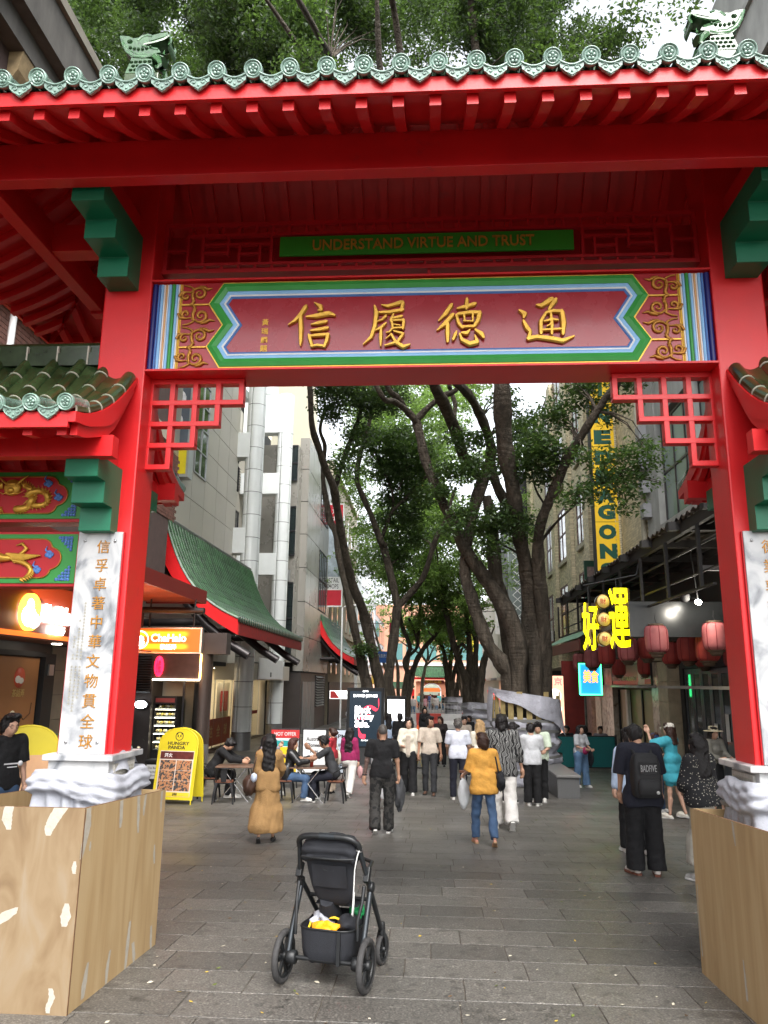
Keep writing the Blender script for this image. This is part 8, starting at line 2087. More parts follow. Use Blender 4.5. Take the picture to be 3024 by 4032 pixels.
def shade(name,kind,cols,scale=6.,dist=0.,thr=.5):
 """patterned cloth in two or three colours"""
 if name in MATS:return MATS[name]
 m=bpy.data.materials.new(name); m.use_nodes=True; N,L=m.node_tree.nodes,m.node_tree.links; p=N['Principled BSDF']; p.inputs['Roughness'].default_value=.85
 g=N.new('ShaderNodeTexCoord'); x=N.new({'wave':'ShaderNodeTexWave','noise':'ShaderNodeTexNoise','dots':'ShaderNodeTexVoronoi'}[kind]); x.inputs['Scale'].default_value=scale
 if kind=='wave':x.inputs['Distortion'].default_value=dist; x.inputs['Detail'].default_value=1.2; x.inputs['Detail Scale'].default_value=1.6
 L.new(g.outputs['Object'],x.inputs['Vector']); r=N.new('ShaderNodeValToRGB'); r.color_ramp.interpolation='CONSTANT'; e=r.color_ramp.elements
 e[0].color=(*cols[0],1); e[1].position=thr; e[1].color=(*cols[-1],1)
 for i,c in enumerate(cols[1:-1]):k=e.new(thr+(1-thr)*(i+1)/len(cols)if kind!='dots' else thr*.6); k.color=(*c,1)
 L.new(x.outputs['Distance' if kind=='dots' else 'Fac'],r.inputs[0]); L.new(r.outputs[0],p.inputs['Base Color'])
 MATS[name]=m; return m
def bag_shell(t,name,c,r,m,hang=None,strap=.012,seed=1,amp=.15):
 crumple(c,r,seed,12,amp).build(name,m,t)
def strap(t,pts,m,w=.018,name='strap'):MB().tube([tuple(p)for p in pts],w,6).build(name,m,t)
def Hof(px,py,x_,y_):return at(px,py,y_).z-gz(y_)
# ------------------------------------------------------------------ who stands where
NAVY_T=cloth('navy',(.009,.010,.019)); BLACK_T=cloth('black',(.006,.006,.007)); WHITE_T=cloth('white',(.50,.51,.53)); CHARC=cloth('charcoal',(.026,.027,.030)); JEANS=cloth('denim',(.045,.085,.16),var=.35,vs=5); JEANSL=cloth('light_denim',(.10,.18,.30),var=.35,vs=4); CREAMT=cloth('cream',(.58,.54,.45)); BEIGET=cloth('beige',(.47,.40,.33))
CAMEL=cloth('camel_wool',(.37,.215,.085),bump=.5,bs=90); AMBER=cloth('amber_linen',(.60,.30,.055),var=.2); MAROONT=cloth('magenta_knit',(.24,.012,.075)); REDT=cloth('red_top',(.32,.02,.03)); TEALT=cloth('turquoise',(.05,.34,.42)); GREYT=cloth('grey_hood',(.20,.18,.20)); LBLUE=cloth('pale_blue',(.42,.52,.68)); PALEG=cloth('pale_green',(.50,.58,.46)); WTROU=cloth('white_trousers',(.62,.60,.57),var=.1); LEATH=mat('black_leather_jacket',(.015,.015,.016),.32,var=.3,vs=10,bump=.4,bs=40)
CAMO=shade('dark_camouflage','noise',[(.006,.006,.006),(.018,.017,.016),(.034,.032,.029)],16,0,.46); SWIRL=shade('swirl_print','wave',[(.012,.012,.013),(.10,.10,.10),(.48,.47,.44)],5.5,7.5,.52); FLOR=shade('floral_print','dots',[(.55,.53,.48),(.30,.28,.22),(.012,.012,.014)],34,0,.24)
AWAY=(.0,0)
def walk(l,r):return(l,r)
# bald man
t,K=person('bald man in black T-shirt and dark camouflage trousers walking away carrying a grey jacket',-.80,12.9,.05,Hof(1500,2862,-.8,12.9)+.01,dict(m=BLACK_T,sleeve=.72,loose=.020,hem=-.06),dict(m=CAMO,loose=.024,flare=.010,wr=.010),HGR,'black','m',legs=((-.12,.30),(.07,.03)),arms=((.02,.22,.10,.16),(.0,.18,.15,.10)),wide=1.10,face=False,foot=((-.55,.15),(0,-.12)),armskin=[0],extra=dict(hairkind='bald'),curl=(0,1))
w=K['wri'][1]; jk=MB(); cr=crumple((w[0]+.02,w[1]+.02,w[2]-.27),(.085,.09,.24),12,14,.28); cr.build('held_jacket',cloth('grey_jacket',(.060,.062,.066)),None); j=bpy.data.objects[-1]if False else None
def held(name,label,cat,mb,mts,t):
 o=obj(name,mb.mesh(name,mts)); o.matrix_basis=Matrix.Translation(t.location)@Matrix.Rotation(t.rotation_euler.z,4,'Z'); return tag(o,label,cat)
o=COL.objects['held_jacket']; o.matrix_basis=Matrix.Translation(t.location)@Matrix.Rotation(t.rotation_euler.z,4,'Z'); tag(o,'crumpled dark grey jacket hanging from the hand of the bald man','jacket')
MB().tube([tuple(K['wri'][0]+A3(.031*math.cos(a),.031*math.sin(a),.005))for a in np.linspace(0,2*PI,13)],.009,6).build('wristwatch',BLACKM,t)
# woman in the camel coat
t,K=person('woman with long wavy black hair in an ankle length camel coat walking away',-2.42,11.75,.12,Hof(1048,2902,-2.4,11.75),dict(m=CAMEL,sleeve=1.85,loose=.026,hem=-.1,name='coat_body',wr=.006),dict(m=CAMEL,kind='skirt',length=.93,flare=.075,loose=.022,wr=.010,name='coat_skirt'),HB,'blackleather','m',legs=((-.10,.32),(.08,.0)),arms=((.10,.18,.25,.12),(.45,.18,1.0,-.10)),fem=True,face=False,foot=((-.75,0),(0,0)),extra=dict(hairkind='long',length=.30))
bag=crumple((-.27,-.02,.78),(.10,.15,.14),41,14,.14); bo=held('shoulder_bag','brown shoulder bag with a white and blue tissue pack beside the camel coat','bag',bag,mat('brown_leather',(.060,.032,.022),.45,var=.3),t)
tp=crumple((-.20,-.13,.90),(.05,.03,.06),8,8,.2); tp.build('tissue_pack',mat('tissue_pack',(.55,.62,.75),.4,var=.3,vs=20),bo)
strap(bo,[A3(-.24,-.05,.90),A3(-.20,-.06,1.1),A3(-.15,-.02,1.31),A3(-.18,.08,1.15),A3(-.25,.07,.9)],mat('brown_leather',(.06,.032,.022),.45),.010)
# woman in amber shirt
t,K=person('woman with short dark hair in an amber linen shirt and blue jeans walking away',.76,11.95,.10,Hof(1885,2895,.76,11.95),dict(m=AMBER,sleeve=.95,loose=.030,hem=-.12,flare=.02,wr=.006),dict(m=JEANS,loose=.008,length=.93,wr=.010),HBR,'sandal','m',legs=((.18,.06),(-.28,.22)),arms=((.12,.24,1.15,.22),(.10,.2,.25,.08)),fem=True,wide=1.08,face=True,turn=.55,foot=((0,.1),(-.55,-.1)),extra=dict(hairkind='bob'),curl=(1,0))
h=K['wri'][0]; pb=crumple((h[0]+.0,h[1]+.01,h[2]-.27),(.085,.06,.21),14,14,.16); o=held('carrier_bag','white plastic carrier bag hanging from the arm of the woman in the amber shirt','bag',pb,mat('white_plastic',(.60,.62,.63),.45,var=.15,vs=6,bump=.2),t)
for e in(-.03,.03):strap(o,[A3(h[0]+e,h[1],h[2]-.1),A3(h[0]+e*.5,h[1]+.01,h[2]+.02)],mat('white_plastic',(.6,.62,.63),.45),.006,'handle')
wl=MB().box(h[0]-.05,h[1]+.07,h[2]+.02,h[0]+.05,h[1]+.18,h[2]+.05); held('wallet','brown wallet in the hand of the woman in the amber shirt','wallet',wl,mat('wallet_brown',(.12,.05,.03),.5),t)
bb_=crumple((.245,-.03,.88),(.075,.13,.13),15,12,.2); o=held('tote','soft black shoulder bag of the woman in the amber shirt','bag',bb_,BLK,t); strap(o,[A3(.22,-.06,.98),A3(.18,-.06,1.2),A3(.13,-.02,1.33)],BLK,.012)
# man in swirl shirt
t,K=person('man in a black shirt with grey swirl print and wide white trousers walking away',1.20,13.75,.0,Hof(1960,2822,1.2,13.75),dict(m=SWIRL,sleeve=1.45,loose=.045,hem=-.12,flare=.03,wr=.006,collar=SWIRL),dict(m=WTROU,loose=.034,flare=.018,wr=.009),HB,'white','m',legs=((.10,.02),(-.20,.35)),arms=((.05,.28,.2,.2),(-.05,.25,.15,.2)),wide=1.05,face=False,foot=((0,0),(-.9,0)),extra=dict(hairkind='bob'))
# man with the backpack
t,K=person('man in navy T-shirt and baggy black trousers with a black backpack looking down',2.53,9.9,.12,1.70,dict(m=NAVY_T,sleeve=.95,loose=.045,hem=-.14,flare=.03,wr=.006),dict(m=BLACK_T,loose=.038,flare=.018,wr=.006),HB,'whitebrown','m',legs=((.06,.04),(-.05,.02)),arms=((.08,.14,.4,-.05),(.05,.20,.22,.10)),lean=.06,nod=.55,face=True,wide=1.06,foot=((0,.25),(0,-.35)),extra=dict(hairkind='short'),curl=(0,0),res=.0135)
pk=thing('backpack','large black backpack with outlined lettering on the man in the navy T-shirt','backpack',t.location,.12,local=True)
BP=mat('backpack_nylon',(.012,.012,.013),.65,var=.25,vs=12,bump=.4,bs=170)
m=MB(); rings=[]
for z,w,d in((.90,.14,.08),(.93,.165,.10),(1.1,.17,.115),(1.28,.165,.10),(1.37,.14,.07),(1.40,.10,.03)):
 rings.append([(-.03+w*math.copysign(abs(math.cos(a))**.4,math.cos(a)),-.215+(1.40-z)*-.03+d*math.copysign(abs(math.sin(a))**.5,math.sin(a)),z)for a in np.linspace(0,2*PI,33)[:-1]])
bd_=m.loft(rings,0).build('pack_body',BP,pk)
m=MB(); m.loft([[(-.03+w*math.copysign(abs(math.cos(a))**.4,math.cos(a)),-.335+d*math.sin(a),z)for a in np.linspace(0,2*PI,25)[:-1]]for z,w,d in((.93,.12,.02),(.96,.135,.04),(1.08,.135,.042),(1.11,.12,.02))],0); m.build('front_pocket',BP,pk)
m=MB(); m.tube([(-.14,-.34,1.17),(.08,-.34,1.17),(.08,-.332,1.30),(-.14,-.332,1.30),(-.14,-.34,1.17)],.005,5); m.build('zip',BLACKM,pk)
text('BADFIVE',(-.03,-.336,1.235),.075,mat('outline_grey',(.32,.32,.32),.5),pk,w=.19,ext=.003)
MB().lathe([(0,-.385),(.018,-.385),(.02,-.376)],14,(.05,0,.97),'y').build('round_badge',mat('badge_grey',(.4,.4,.38),.4),pk)
for sg in(-1,1):strap(pk,[A3(sg*.10,-.12,1.36),A3(sg*.12,-.02,1.44),A3(sg*.125,.10,1.36),A3(sg*.14,.12,1.18),A3(sg*.16,-.08,.98)],BP,.020)
# ponytail girl behind him
person('girl with black ponytail in a pale blue shirt half hidden behind the backpack man',2.80,11.5,.1,Hof(2435,2882,2.4,11.4),dict(m=LBLUE,sleeve=1.85,loose=.03,hem=-.15),dict(m=BLACK_T,loose=.014),HB,'white','l',legs=((.12,.02),(-.15,.2)),arms=((-.08,.22,.05,.15),(.1,.1,.2,.1)),fem=True,extra=dict(hairkind='tail'))
# floral blouse
t,K=person('woman with long straight black hair in a black floral blouse behind the right plywood box',3.13,9.6,.5,Hof(2790,2905,3.13,9.6),dict(m=FLOR,sleeve=1.8,loose=.05,hem=-.02,flare=.03,wr=.006),dict(m=cloth('grey_linen',(.36,.34,.29)),kind='skirt',length=.85,flare=.03),HB,'grey','l',legs=((.05,0),(-.05,.05)),arms=((.2,.2,1.1,-.6),(.15,.22,.8,-.7)),fem=True,face=False,extra=dict(hairkind='long',length=.22))
# turquoise dress with white cap
t,K=person('woman in an oversized turquoise T-shirt and white cap raising a hand to its brim',4.62,15.75,.85,Hof(2676,2857,4.62,15.75),dict(m=TEALT,sleeve=.95,loose=.05,hem=-.24,flare=.03),dict(m=TEALT,kind='shorts',length=.3,loose=.0),HBR,'fluffy','l',legs=((.05,0),(-.12,.18)),arms=((1.25,.35,2.75,-.25),(.35,.2,1.3,-.2)),fem=True,extra=dict(hairkind='long',length=.10))
hp=K['hp']; cm=MB(); cm.loft([[tuple(hp((r*math.cos(a),r*1.12*math.sin(a)-.01,z)))for a in np.linspace(0,2*PI,21)[:-1]]for r,z in((.096,.03),(.097,.07),(.085,.115),(.05,.138),(.01,.142))],0,True,False); cm.sheet(lambda u,v:tuple(hp((.085*math.sin((u-.5)*PI),.075+.105*v*math.cos((u-.5)*2.2),.045-.012*v))),10,4)
CAPW=cloth('cap_white',(.55,.52,.46)); held('baseball_cap','cream white cap on the woman in the turquoise T-shirt','cap',cm,CAPW,t)
o=held('black_bag','black shoulder bag on the woman in the turquoise T-shirt','bag',crumple((-.02,.18,1.0),(.12,.07,.09),18,10,.2),BLK,t)
# navy cap girl
t,K=person('girl in navy cap, black top and blue jeans facing the woman in turquoise',4.62,16.8,-2.2,Hof(2605,2895,4.6,16.8),dict(m=BLACK_T,sleeve=.6,loose=.008,hem=.02),dict(m=JEANS,loose=.03,flare=.02),HRE,'white','l',arms=((.4,.15,1.6,-.2),(.3,.15,1.3,-.3)),fem=True,extra=dict(hairkind='long',length=.06))
hp=K['hp']; cm=MB(); cm.loft([[tuple(hp((r*math.cos(a),r*1.12*math.sin(a)-.01,z)))for a in np.linspace(0,2*PI,21)[:-1]]for r,z in((.096,.03),(.097,.07),(.085,.115),(.05,.138),(.01,.142))],0,True,False); cm.sheet(lambda u,v:tuple(hp((.085*math.sin((u-.5)*PI),.075+.105*v*math.cos((u-.5)*2.2),.045-.02*v))),10,4); held('baseball_cap','navy blue cap on the girl in the black top','cap',cm,cloth('cap_navy',(.03,.05,.12)),t)
# straw hat
t,K=person('woman with a cream brimmed hat and phone standing by the folding doors',5.75,16.6,-2.75,Hof(2745,2862,5.75,16.6)-.03,dict(m=cloth('olive_grey',(.20,.19,.16)),sleeve=1.7,loose=.03),dict(m=BLACK_T,kind='skirt',length=.6),HB,'white','l',arms=((.3,.15,1.4,-.3),(.3,.15,1.4,-.3)),fem=True,extra=dict(hairkind='long',length=.2))
hp=K['hp']; cm=MB(); cm.loft([[tuple(hp((r*math.cos(a),r*1.05*math.sin(a)-.01,z)))for a in np.linspace(0,2*PI,25)[:-1]]for r,z in((.20,.035),(.19,.045),(.098,.05),(.092,.10),(.085,.135),(.05,.14),(.0,.13))],0,True,False); held('sun_hat','cream wide brimmed hat with a band on the woman by the folding doors','hat',cm,cloth('straw',(.52,.46,.33)),t)
# white T woman with bags
t,K=person('woman in white T-shirt and wide jeans with a magenta pouch near the teal barrier',4.0,21.7,-2.45,Hof(2283,2862,4.0,21.7),dict(m=WHITE_T,sleeve=.8,loose=.03,hem=.02),dict(m=JEANSL,loose=.035,flare=.02),HB,'white','l',legs=((.1,.05),(-.1,.1)),arms=((.2,.2,1.2,-.35),(.25,.2,1.3,-.3)),fem=True,wide=1.15,lip=True,extra=dict(hairkind='long',length=.25))
held('pouch','magenta pouch held by the woman in wide blue jeans','bag',crumple((.12,.26,.95),(.11,.05,.09),22,10,.15),cloth('magenta',(.30,.02,.09)),t); held('tote','black shopping bag on the arm of the woman in wide blue jeans','bag',crumple((-.30,.05,.72),(.05,.13,.20),23,10,.12),BLK,t)
# by the wrapped tree
person('man in white T-shirt and black trousers, back turned, by the wrapped tree',2.16,17.45,.0,Hof(2105,2855,2.16,17.45),dict(m=WHITE_T,sleeve=.85,loose=.035,hem=-.06,wr=.006),dict(m=BLACK_T,loose=.026,flare=.012),HB,'white','l',legs=((.03,0),(-.03,0)),arms=((.35,.12,1.5,-.3),(.35,.12,1.5,-.3)),nod=.35,face=False,foot=((0,.3),(0,-.4)),extra=dict(hairkind='short'))
person('young man in pale green shirt hidden behind the one in the white T-shirt',2.42,18.25,2.9,Hof(2117,2846,2.42,18.25),dict(m=PALEG,sleeve=.9,loose=.04),dict(m=BLACK_T,loose=.02),HB,'white','l',nod=.4,arms=((.3,.15,1.4,-.2),(.3,.15,1.4,-.2)),extra=dict(hairkind='short'))
t,K=person('young man with glasses in white T-shirt bending over his phone beside the swirl shirt man',1.66,17.9,-1.15,Hof(2010,2852,1.66,17.9)+.04,dict(m=WHITE_T,sleeve=.8,loose=.03),dict(m=NAVY_T,loose=.02),HB,'black','l',lean=.12,nod=.6,glasses=True,arms=((.5,.1,1.55,-.1),(.5,.1,1.55,-.1)),extra=dict(hairkind='short'))
held('phone','dark phone in the hands of the bending young man with glasses','phone',MB().box(-.05,.47,1.02,.05,.49,1.17),BLACKM,t)
person('grey haired man in white T-shirt and navy trousers walking away',.60,18.3,.05,Hof(1803,2838,.6,18.3),dict(m=cloth('bluish_white',(.58,.60,.68)),sleeve=.75,loose=.025,hem=-.04),dict(m=NAVY_T,loose=.018),HGR,'white','l',legs=((.05,.02),(-.08,.08)),arms=((.25,.16,.9,-.1),(.2,.16,.7,-.1)),wide=1.12,face=False,extra=dict(hairkind='short'))
person('blonde woman in a white top behind the woman in the amber shirt',1.12,18.6,.1,Hof(1858,2843,1.12,18.6),dict(m=CREAMT,sleeve=.8,loose=.03),dict(m=cloth('pale_skirt',(.5,.48,.44)),kind='skirt',length=.7),HBL,'white','l',fem=True,face=False,extra=dict(hairkind='long',length=.16))
t,K=person('woman with glasses, open cream jacket and wide black trousers walking towards the gate',-.56,19.2,PI-.05,Hof(1615,2832,-.56,19.2),dict(m=BEIGET,sleeve=.5,loose=.0,hem=-.02),dict(m=BLACK_T,loose=.035,flare=.025),HB,'white','l',legs=((.14,.03),(-.08,.12)),arms=((.1,.22,.3,.1),(.35,.2,1.35,-.35)),fem=True,glasses=True,extra=dict(hairkind='long',length=.20))
make_top(K,True,1.12,CREAMT,sleeve=1.85,loose=.035,hem=-.08,flare=.02,name='jacket'); k=KIDS[t.name][-1]
MB().sheet(lambda u,v:tuple(K['up'](((u-.5)*.11*(1.1-.3*v),.148+.012*math.cos((u-.5)*3),.42-.45*v))),4,6).build('shirt_front',BEIGET,t)
person('man with glasses in beige polo shirt and charcoal trousers looking to his right',-.06,19.1,PI-.1,Hof(1700,2828,-.06,19.1),dict(m=BEIGET,sleeve=.85,loose=.022,hem=-.03,collar=BEIGET),dict(m=CHARC,loose=.010,length=.96),HB,'brown','d',legs=((.10,.03),(-.10,.10)),arms=((-.1,.2,.05,.12),(.15,.18,.35,.05)),turn=.8,glasses=True,extra=dict(hairkind='short'))
person('woman with reddish hair in black graphic top and black trousers walking towards the gate',.30,27.3,PI,Hof(1755,2826,.3,27.3),dict(m=cloth('graphic',(.025,.018,.018),var=.9,vs=7),sleeve=.9,loose=.03),dict(m=BLACK_T,loose=.025),HRE,'blackleather','l',fem=True,legs=((.1,.02),(-.08,.1)),turn=-.6,wide=1.1,extra=dict(hairkind='long',length=.2),res=.018)
person('dark figure in black hooded clothes by the far wrapped stems',1.45,30.5,2.4,Hof(1887,2823,1.6,30.5),dict(m=BLACK_T,sleeve=1.8,loose=.04),dict(m=BLACK_T,loose=.03),HB,'blackleather','d',arms=((.3,.1,.8,-.3),(.3,.1,.8,-.3)),extra=dict(hairkind='bob'),res=.02)
t,K=person('woman with long black hair in magenta jumper and white trousers striding away past the tables',-1.92,18.5,-.25,Hof(1322,2868,-1.92,18.5),dict(m=MAROONT,sleeve=1.8,loose=.03,hem=-.03),dict(m=WTROU,loose=.026,flare=.012),HB,'grey','l',legs=((.28,.05),(-.30,.25)),arms=((.1,.15,.4,.05),(.0,.15,.2,.1)),fem=True,face=False,foot=((0,0),(-.7,0)),extra=dict(hairkind='long',length=.36))
held('shopping_bag','small pink bag hanging from the hand of the woman in the magenta jumper','bag',crumple((.25,.05,.55),(.07,.05,.13),27,10,.15),cloth('pink_bag',(.45,.25,.25)),t)
t,K=person('woman with glasses and tied brown hair in a red top carrying a cream tote bag',-2.40,19.1,1.35,Hof(1228,2872,-2.4,19.1),dict(m=REDT,sleeve=.7,loose=.015),dict(m=cloth('tan_trousers',(.40,.32,.25)),loose=.02),HBR,'blackleather','l',fem=True,wide=1.1,glasses=True,arms=((.2,.15,1.0,-.2),(.1,.15,.3,.1)),extra=dict(hairkind='bun'))
o=held('tote','cream canvas tote bag of the woman in the red top','bag',crumple((.22,-.02,.80),(.06,.18,.18),28,10,.1),CREAMT,t); strap(o,[A3(.2,.06,.95),A3(.17,.02,1.36),A3(.2,-.08,.95)],CREAMT,.014)
person('person with brown hair in white blouse walking just beyond the bald man',-1.02,16.2,.3,Hof(1478,2880,-1.02,16.2),dict(m=WHITE_T,sleeve=1.5,loose=.03),dict(m=cloth('grey_skirt',(.36,.36,.37)),kind='skirt',length=.8),HRE,'white','l',fem=True,face=False,extra=dict(hairkind='long',length=.22),res=.018)
# man at the left edge
t,K=person('man in black T-shirt with small white print passing the yellow arched board',-5.02,9.1,-2.1,Hof(48,2822,-4.78,9.1),dict(m=BLACK_T,sleeve=.8,loose=.035),dict(m=JEANS,loose=.02),HB,'white','l',nod=.2,glasses=True,arms=((.05,.15,.2,.08),(.05,.15,.2,.08)),extra=dict(hairkind='bob'))
pr_=MB(); pr_.box(-.08,.166,1.185,.10,.172,1.20); pr_.box(-.06,.166,1.15,.06,.172,1.16); pr_.lathe([(0,.172),(.03,.172),(.03,.166)],14,(-.10,0,1.19),'y'); pr_.build('chest_print',mat('print_white',(.72,.72,.74),.4),t,scale=(K['s'],)*3)
# ---- tables, chairs and those who sit at them
WOODT=mat('brown_table_top',(.15,.085,.055),.4,var=.25,vs=10,streak=(1,8,1)); SEATW=mat('chair_seat_wood',(.16,.062,.035),.45,var=.25,vs=12); CHM=mat('black_chair_metal',(.016,.016,.017),.4,metal=.4,var=.2); CHROME=mat('chrome_leg',(.55,.55,.55),.18,metal=1.,var=.05)
def cafe_chair():
 t=thing('cafe_chair','x','chair',(0,0,0),local=True)
 m=MB(); m.loft([[(.19*math.copysign(abs(math.cos(a))**.55,math.cos(a)),.18*math.copysign(abs(math.sin(a))**.55,math.sin(a)),z)for a in np.linspace(0,2*PI,25)[:-1]]for z in(.43,.455)],0,False); m.build('seat',SEATW,t,bev=.004)
 for sx in(-1,1):
  for sy in(-1,1):MB().loft([[(sx*(x+dx),sy*(x2+dy),z)for dx,dy in((-w,-w),(w,-w),(w,w),(-w,w))]for z,x,x2,w in((.43,.15,.14,.028),(.25,.185,.175,.022),(0,.215,.205,.014))],0,False).build('leg',CHM,t,bev=.003)
 fr=MB(); P=[(-.19,.06,.45),(-.215,.02,.62),(-.20,-.12,.70),(-.13,-.215,.72),(0,-.235,.725),(.13,-.215,.72),(.20,-.12,.70),(.215,.02,.62),(.19,.06,.45)]; fr.tube(P,.012,8); fr.tube([(-.15,-.14,.45),(-.15,-.20,.72)],.010,6); fr.tube([(.15,-.14,.45),(.15,-.20,.72)],.010,6); fr.build('back_frame',CHM,t)
 MB().prism([(-.055,.45),(.055,.45),(.07,.72),(-.07,.72)],'y',-.205,-.195).build('back_splat',CHM,t)
 MB().box(-.16,-.15,.405,.16,.15,.429).build('seat_frame',CHM,t)
 return t
ch0=cafe_chair(); used0=[False]
def chair(x,y,rz,label):
 g='black metal cafe chairs with wooden seats'
 if not used0[0]:used0[0]=True; o=ch0; o.location=(x,y,gz(y)); o.rotation_euler=(0,0,rz); o['label']=label; o['group']=g
 else:o=dup(ch0,(x,y,gz(y)),rz,label,g)
 return o
def cafe_table(x,y,rz,label):
 t=thing('cafe_table',label,'table',(x,y,gz(y)),rz,'folding cafe tables',local=True)
 MB().box(-.40,-.30,.70,.40,.30,.728).build('table_top',WOODT,t,bev=.004)
 for sy in(-1,1):
  for sx in(-1,1):MB().tube([(sx*-.26,sy*.22,.70),(sx*.02,sy*.24,.36),(sx*.30,sy*.25,.03),(sx*.34,sy*.25,0)],.013,8).build('leg',CHROME,t)
 return t
cafe_table(-4.28,17.25,.1,'folding cafe table with a phone on it beside the backpack diner'); cafe_table(-2.66,17.35,.0,'folding cafe table with a red drink cup between the couple')
chair(-4.36,16.65,.15,'empty cafe chair turned away from the camera in front of the first table'); c1_=chair(-4.93,17.55,-1.5,'cafe chair under the man with the khaki backpack'); chair(-4.05,18.35,-1.5,'cafe chair under the woman in the grey hooded top'); chair(-3.18,17.2,-1.5,'cafe chair under the girl in the black leather jacket'); chair(-2.08,17.3,1.55,'cafe chair under the man in the black T-shirt at the second table'); chair(-3.55,18.0,1.6,'empty cafe chair half hidden behind the camel coat')
SIT=dict(sit=.45,legs=((1.45,1.45),(1.5,1.55)))
def seated(label,x,y,rz,H,**k):return person(label,x,y,rz,H,**{**dict(sit=.45,legs=((1.42,1.40),(1.5,1.62))),**k})
t,K=seated('man in black hooded jacket with a khaki backpack hunched over the first cafe table',-4.88,17.55,-1.5,1.72,top=dict(m=BLACK_T,sleeve=1.8,loose=.04),bottom=dict(m=BLACK_T,loose=.02),hair=HB,lean=.45,nod=.45,arms=((.9,.15,1.45,-.3),(.9,.15,1.4,-.3)),extra=dict(hairkind='short'))
kp=thing('backpack','khaki backpack on the back of the hunched man at the first cafe table','backpack',t.location,-1.5,local=True)
crumple((0,-.30,.86),(.15,.11,.25),33,14,.08).build('pack_body',cloth('khaki',(.14,.10,.05)),kp); crumple((0,-.40,.78),(.11,.05,.13),34,10,.1).build('front_pocket',cloth('khaki',(.14,.10,.05)),kp)
t,K=seated('woman with black hair in grey hooded top looking at her phone at the cafe tables',-4.0,18.4,-1.45,1.64,top=dict(m=GREYT,sleeve=1.8,loose=.035),bottom=dict(m=BLACK_T,loose=.015),hair=HB,fem=True,lean=.15,nod=.15,arms=((.7,.2,1.7,-.3),(1.1,.3,2.5,-.2)),extra=dict(hairkind='long',length=.2),glasses=True)
t,K=seated('girl with dark red hair and black leather jacket seated at a cafe table',-3.12,17.25,-1.5,1.62,top=dict(m=LEATH,sleeve=1.85,loose=.045,wr=.008),bottom=dict(m=JEANS,loose=.02),hair=HRE,fem=True,lean=.12,arms=((.8,.2,1.9,-.3),(.8,.2,1.7,-.4)),extra=dict(hairkind='long',length=.3))
t,K=seated('man in black T-shirt leaning on the second cafe table holding food',-2.14,17.35,1.55,1.74,top=dict(m=CHARC,sleeve=.7,loose=.02),bottom=dict(m=NAVY_T,loose=.015),hair=HB,shoes='black',sk='d',lean=.30,nod=.15,arms=((1.0,.15,1.5,-.1),(1.0,.2,2.3,-.2)),extra=dict(hairkind='short'))
cu=thing('drink_cup','red and white paper cup on the second cafe table','cup',(-2.62,17.3,gz(17.35)+.73)); z_=gz(17.35)+.729
MB().lathe([(0,0),(.036,0),(.045,.13),(.047,.135),(0,.135)],18,(-2.62,17.28,z_)).build('cup',mat('cup_red',(.45,.06,.04),.5,var=.3,vs=30),cu); MB().tube([(-2.62,17.28,z_+.13),(-2.60,17.28,z_+.22)],.006,6).build('straw',WHITEP,cu)
bx_=crumple((-2.75,17.25,z_+.05),(.09,.06,.05),41,8,.15); tag(obj('food_bag',bx_.mesh('food_bag',CREAMT)),'pale paper food bag beside the red cup','bag')
# restaurant sandwich board
def tex_menu(p,w,h):
 MB().prism([(-w*.44,.16),(w*.44,.16),(w*.44,h*.70),(-w*.44,h*.70)],'y',-.016,-.0125).build('poster',mat('poster_paper',(.62,.55,.48),.5),p)
 MB().prism([(-w*.43,h*.59),(w*.43,h*.59),(w*.43,h*.69),(-w*.43,h*.69)],'y',-.0175,-.0162).build('poster_head',mat('poster_maroon',(.10,.02,.015),.5,var=.4,vs=12),p)
 MB().prism([(-w*.43,.165),(w*.43,.165),(w*.43,.245),(-w*.43,.245)],'y',-.0175,-.0162).build('price_band',mat('price_yellow',(.66,.50,.03),.5),p)
 for i in range(2):
  for k in range(3):x0,z0=-w*.41+i*w*.42,.27+k*(h*.59-.285)/3; MB().box(x0,-.0178,z0,x0+w*.40,-.0162,z0+(h*.59-.30)/3).build('dish_photo',shade('dish_%d'%((i+k)%3),'noise',[(.05,.045,.045),(.28,.07,.03),(.42,.20,.09)],22,0,.5),p)
 text('HUNGRY',(0,-.016,h*.80),.07,FRAMED,p,w=w*.56,ext=.002,bold=.02); text('PANDA',(-.03,-.016,h*.745),.07,FRAMED,p,w=w*.44,ext=.002,bold=.02); text('开火',(-w*.22,-.0185,h*.64),.085,WHITEP,p,ext=.001,bold=.02); text('$88',(.05,-.0185,.205),.06,FRAMED,p,ext=.001,bold=.03)
 e=MB(); zc=h*.895; e.lathe([(.075,-.0135),(.083,-.016),(.091,-.0135)],24,(0,0,zc),'y')
 for sg in(-1,1):e.ball((sg*.055,-.014,zc+.052),(.022,.003,.02),8); e.ball((sg*.028,-.015,zc+.005),(.016,.003,.021),8)
 e.ball((0,-.015,zc-.028),(.011,.003,.007),8); e.build('bear_emblem',FRAMED,p)
arch_board('sandwich_board','yellow arched sandwich board with a restaurant menu of six dishes',(-5.32,16.6,gz(16.6)),-.12,.86,1.52,tex_menu,.15)
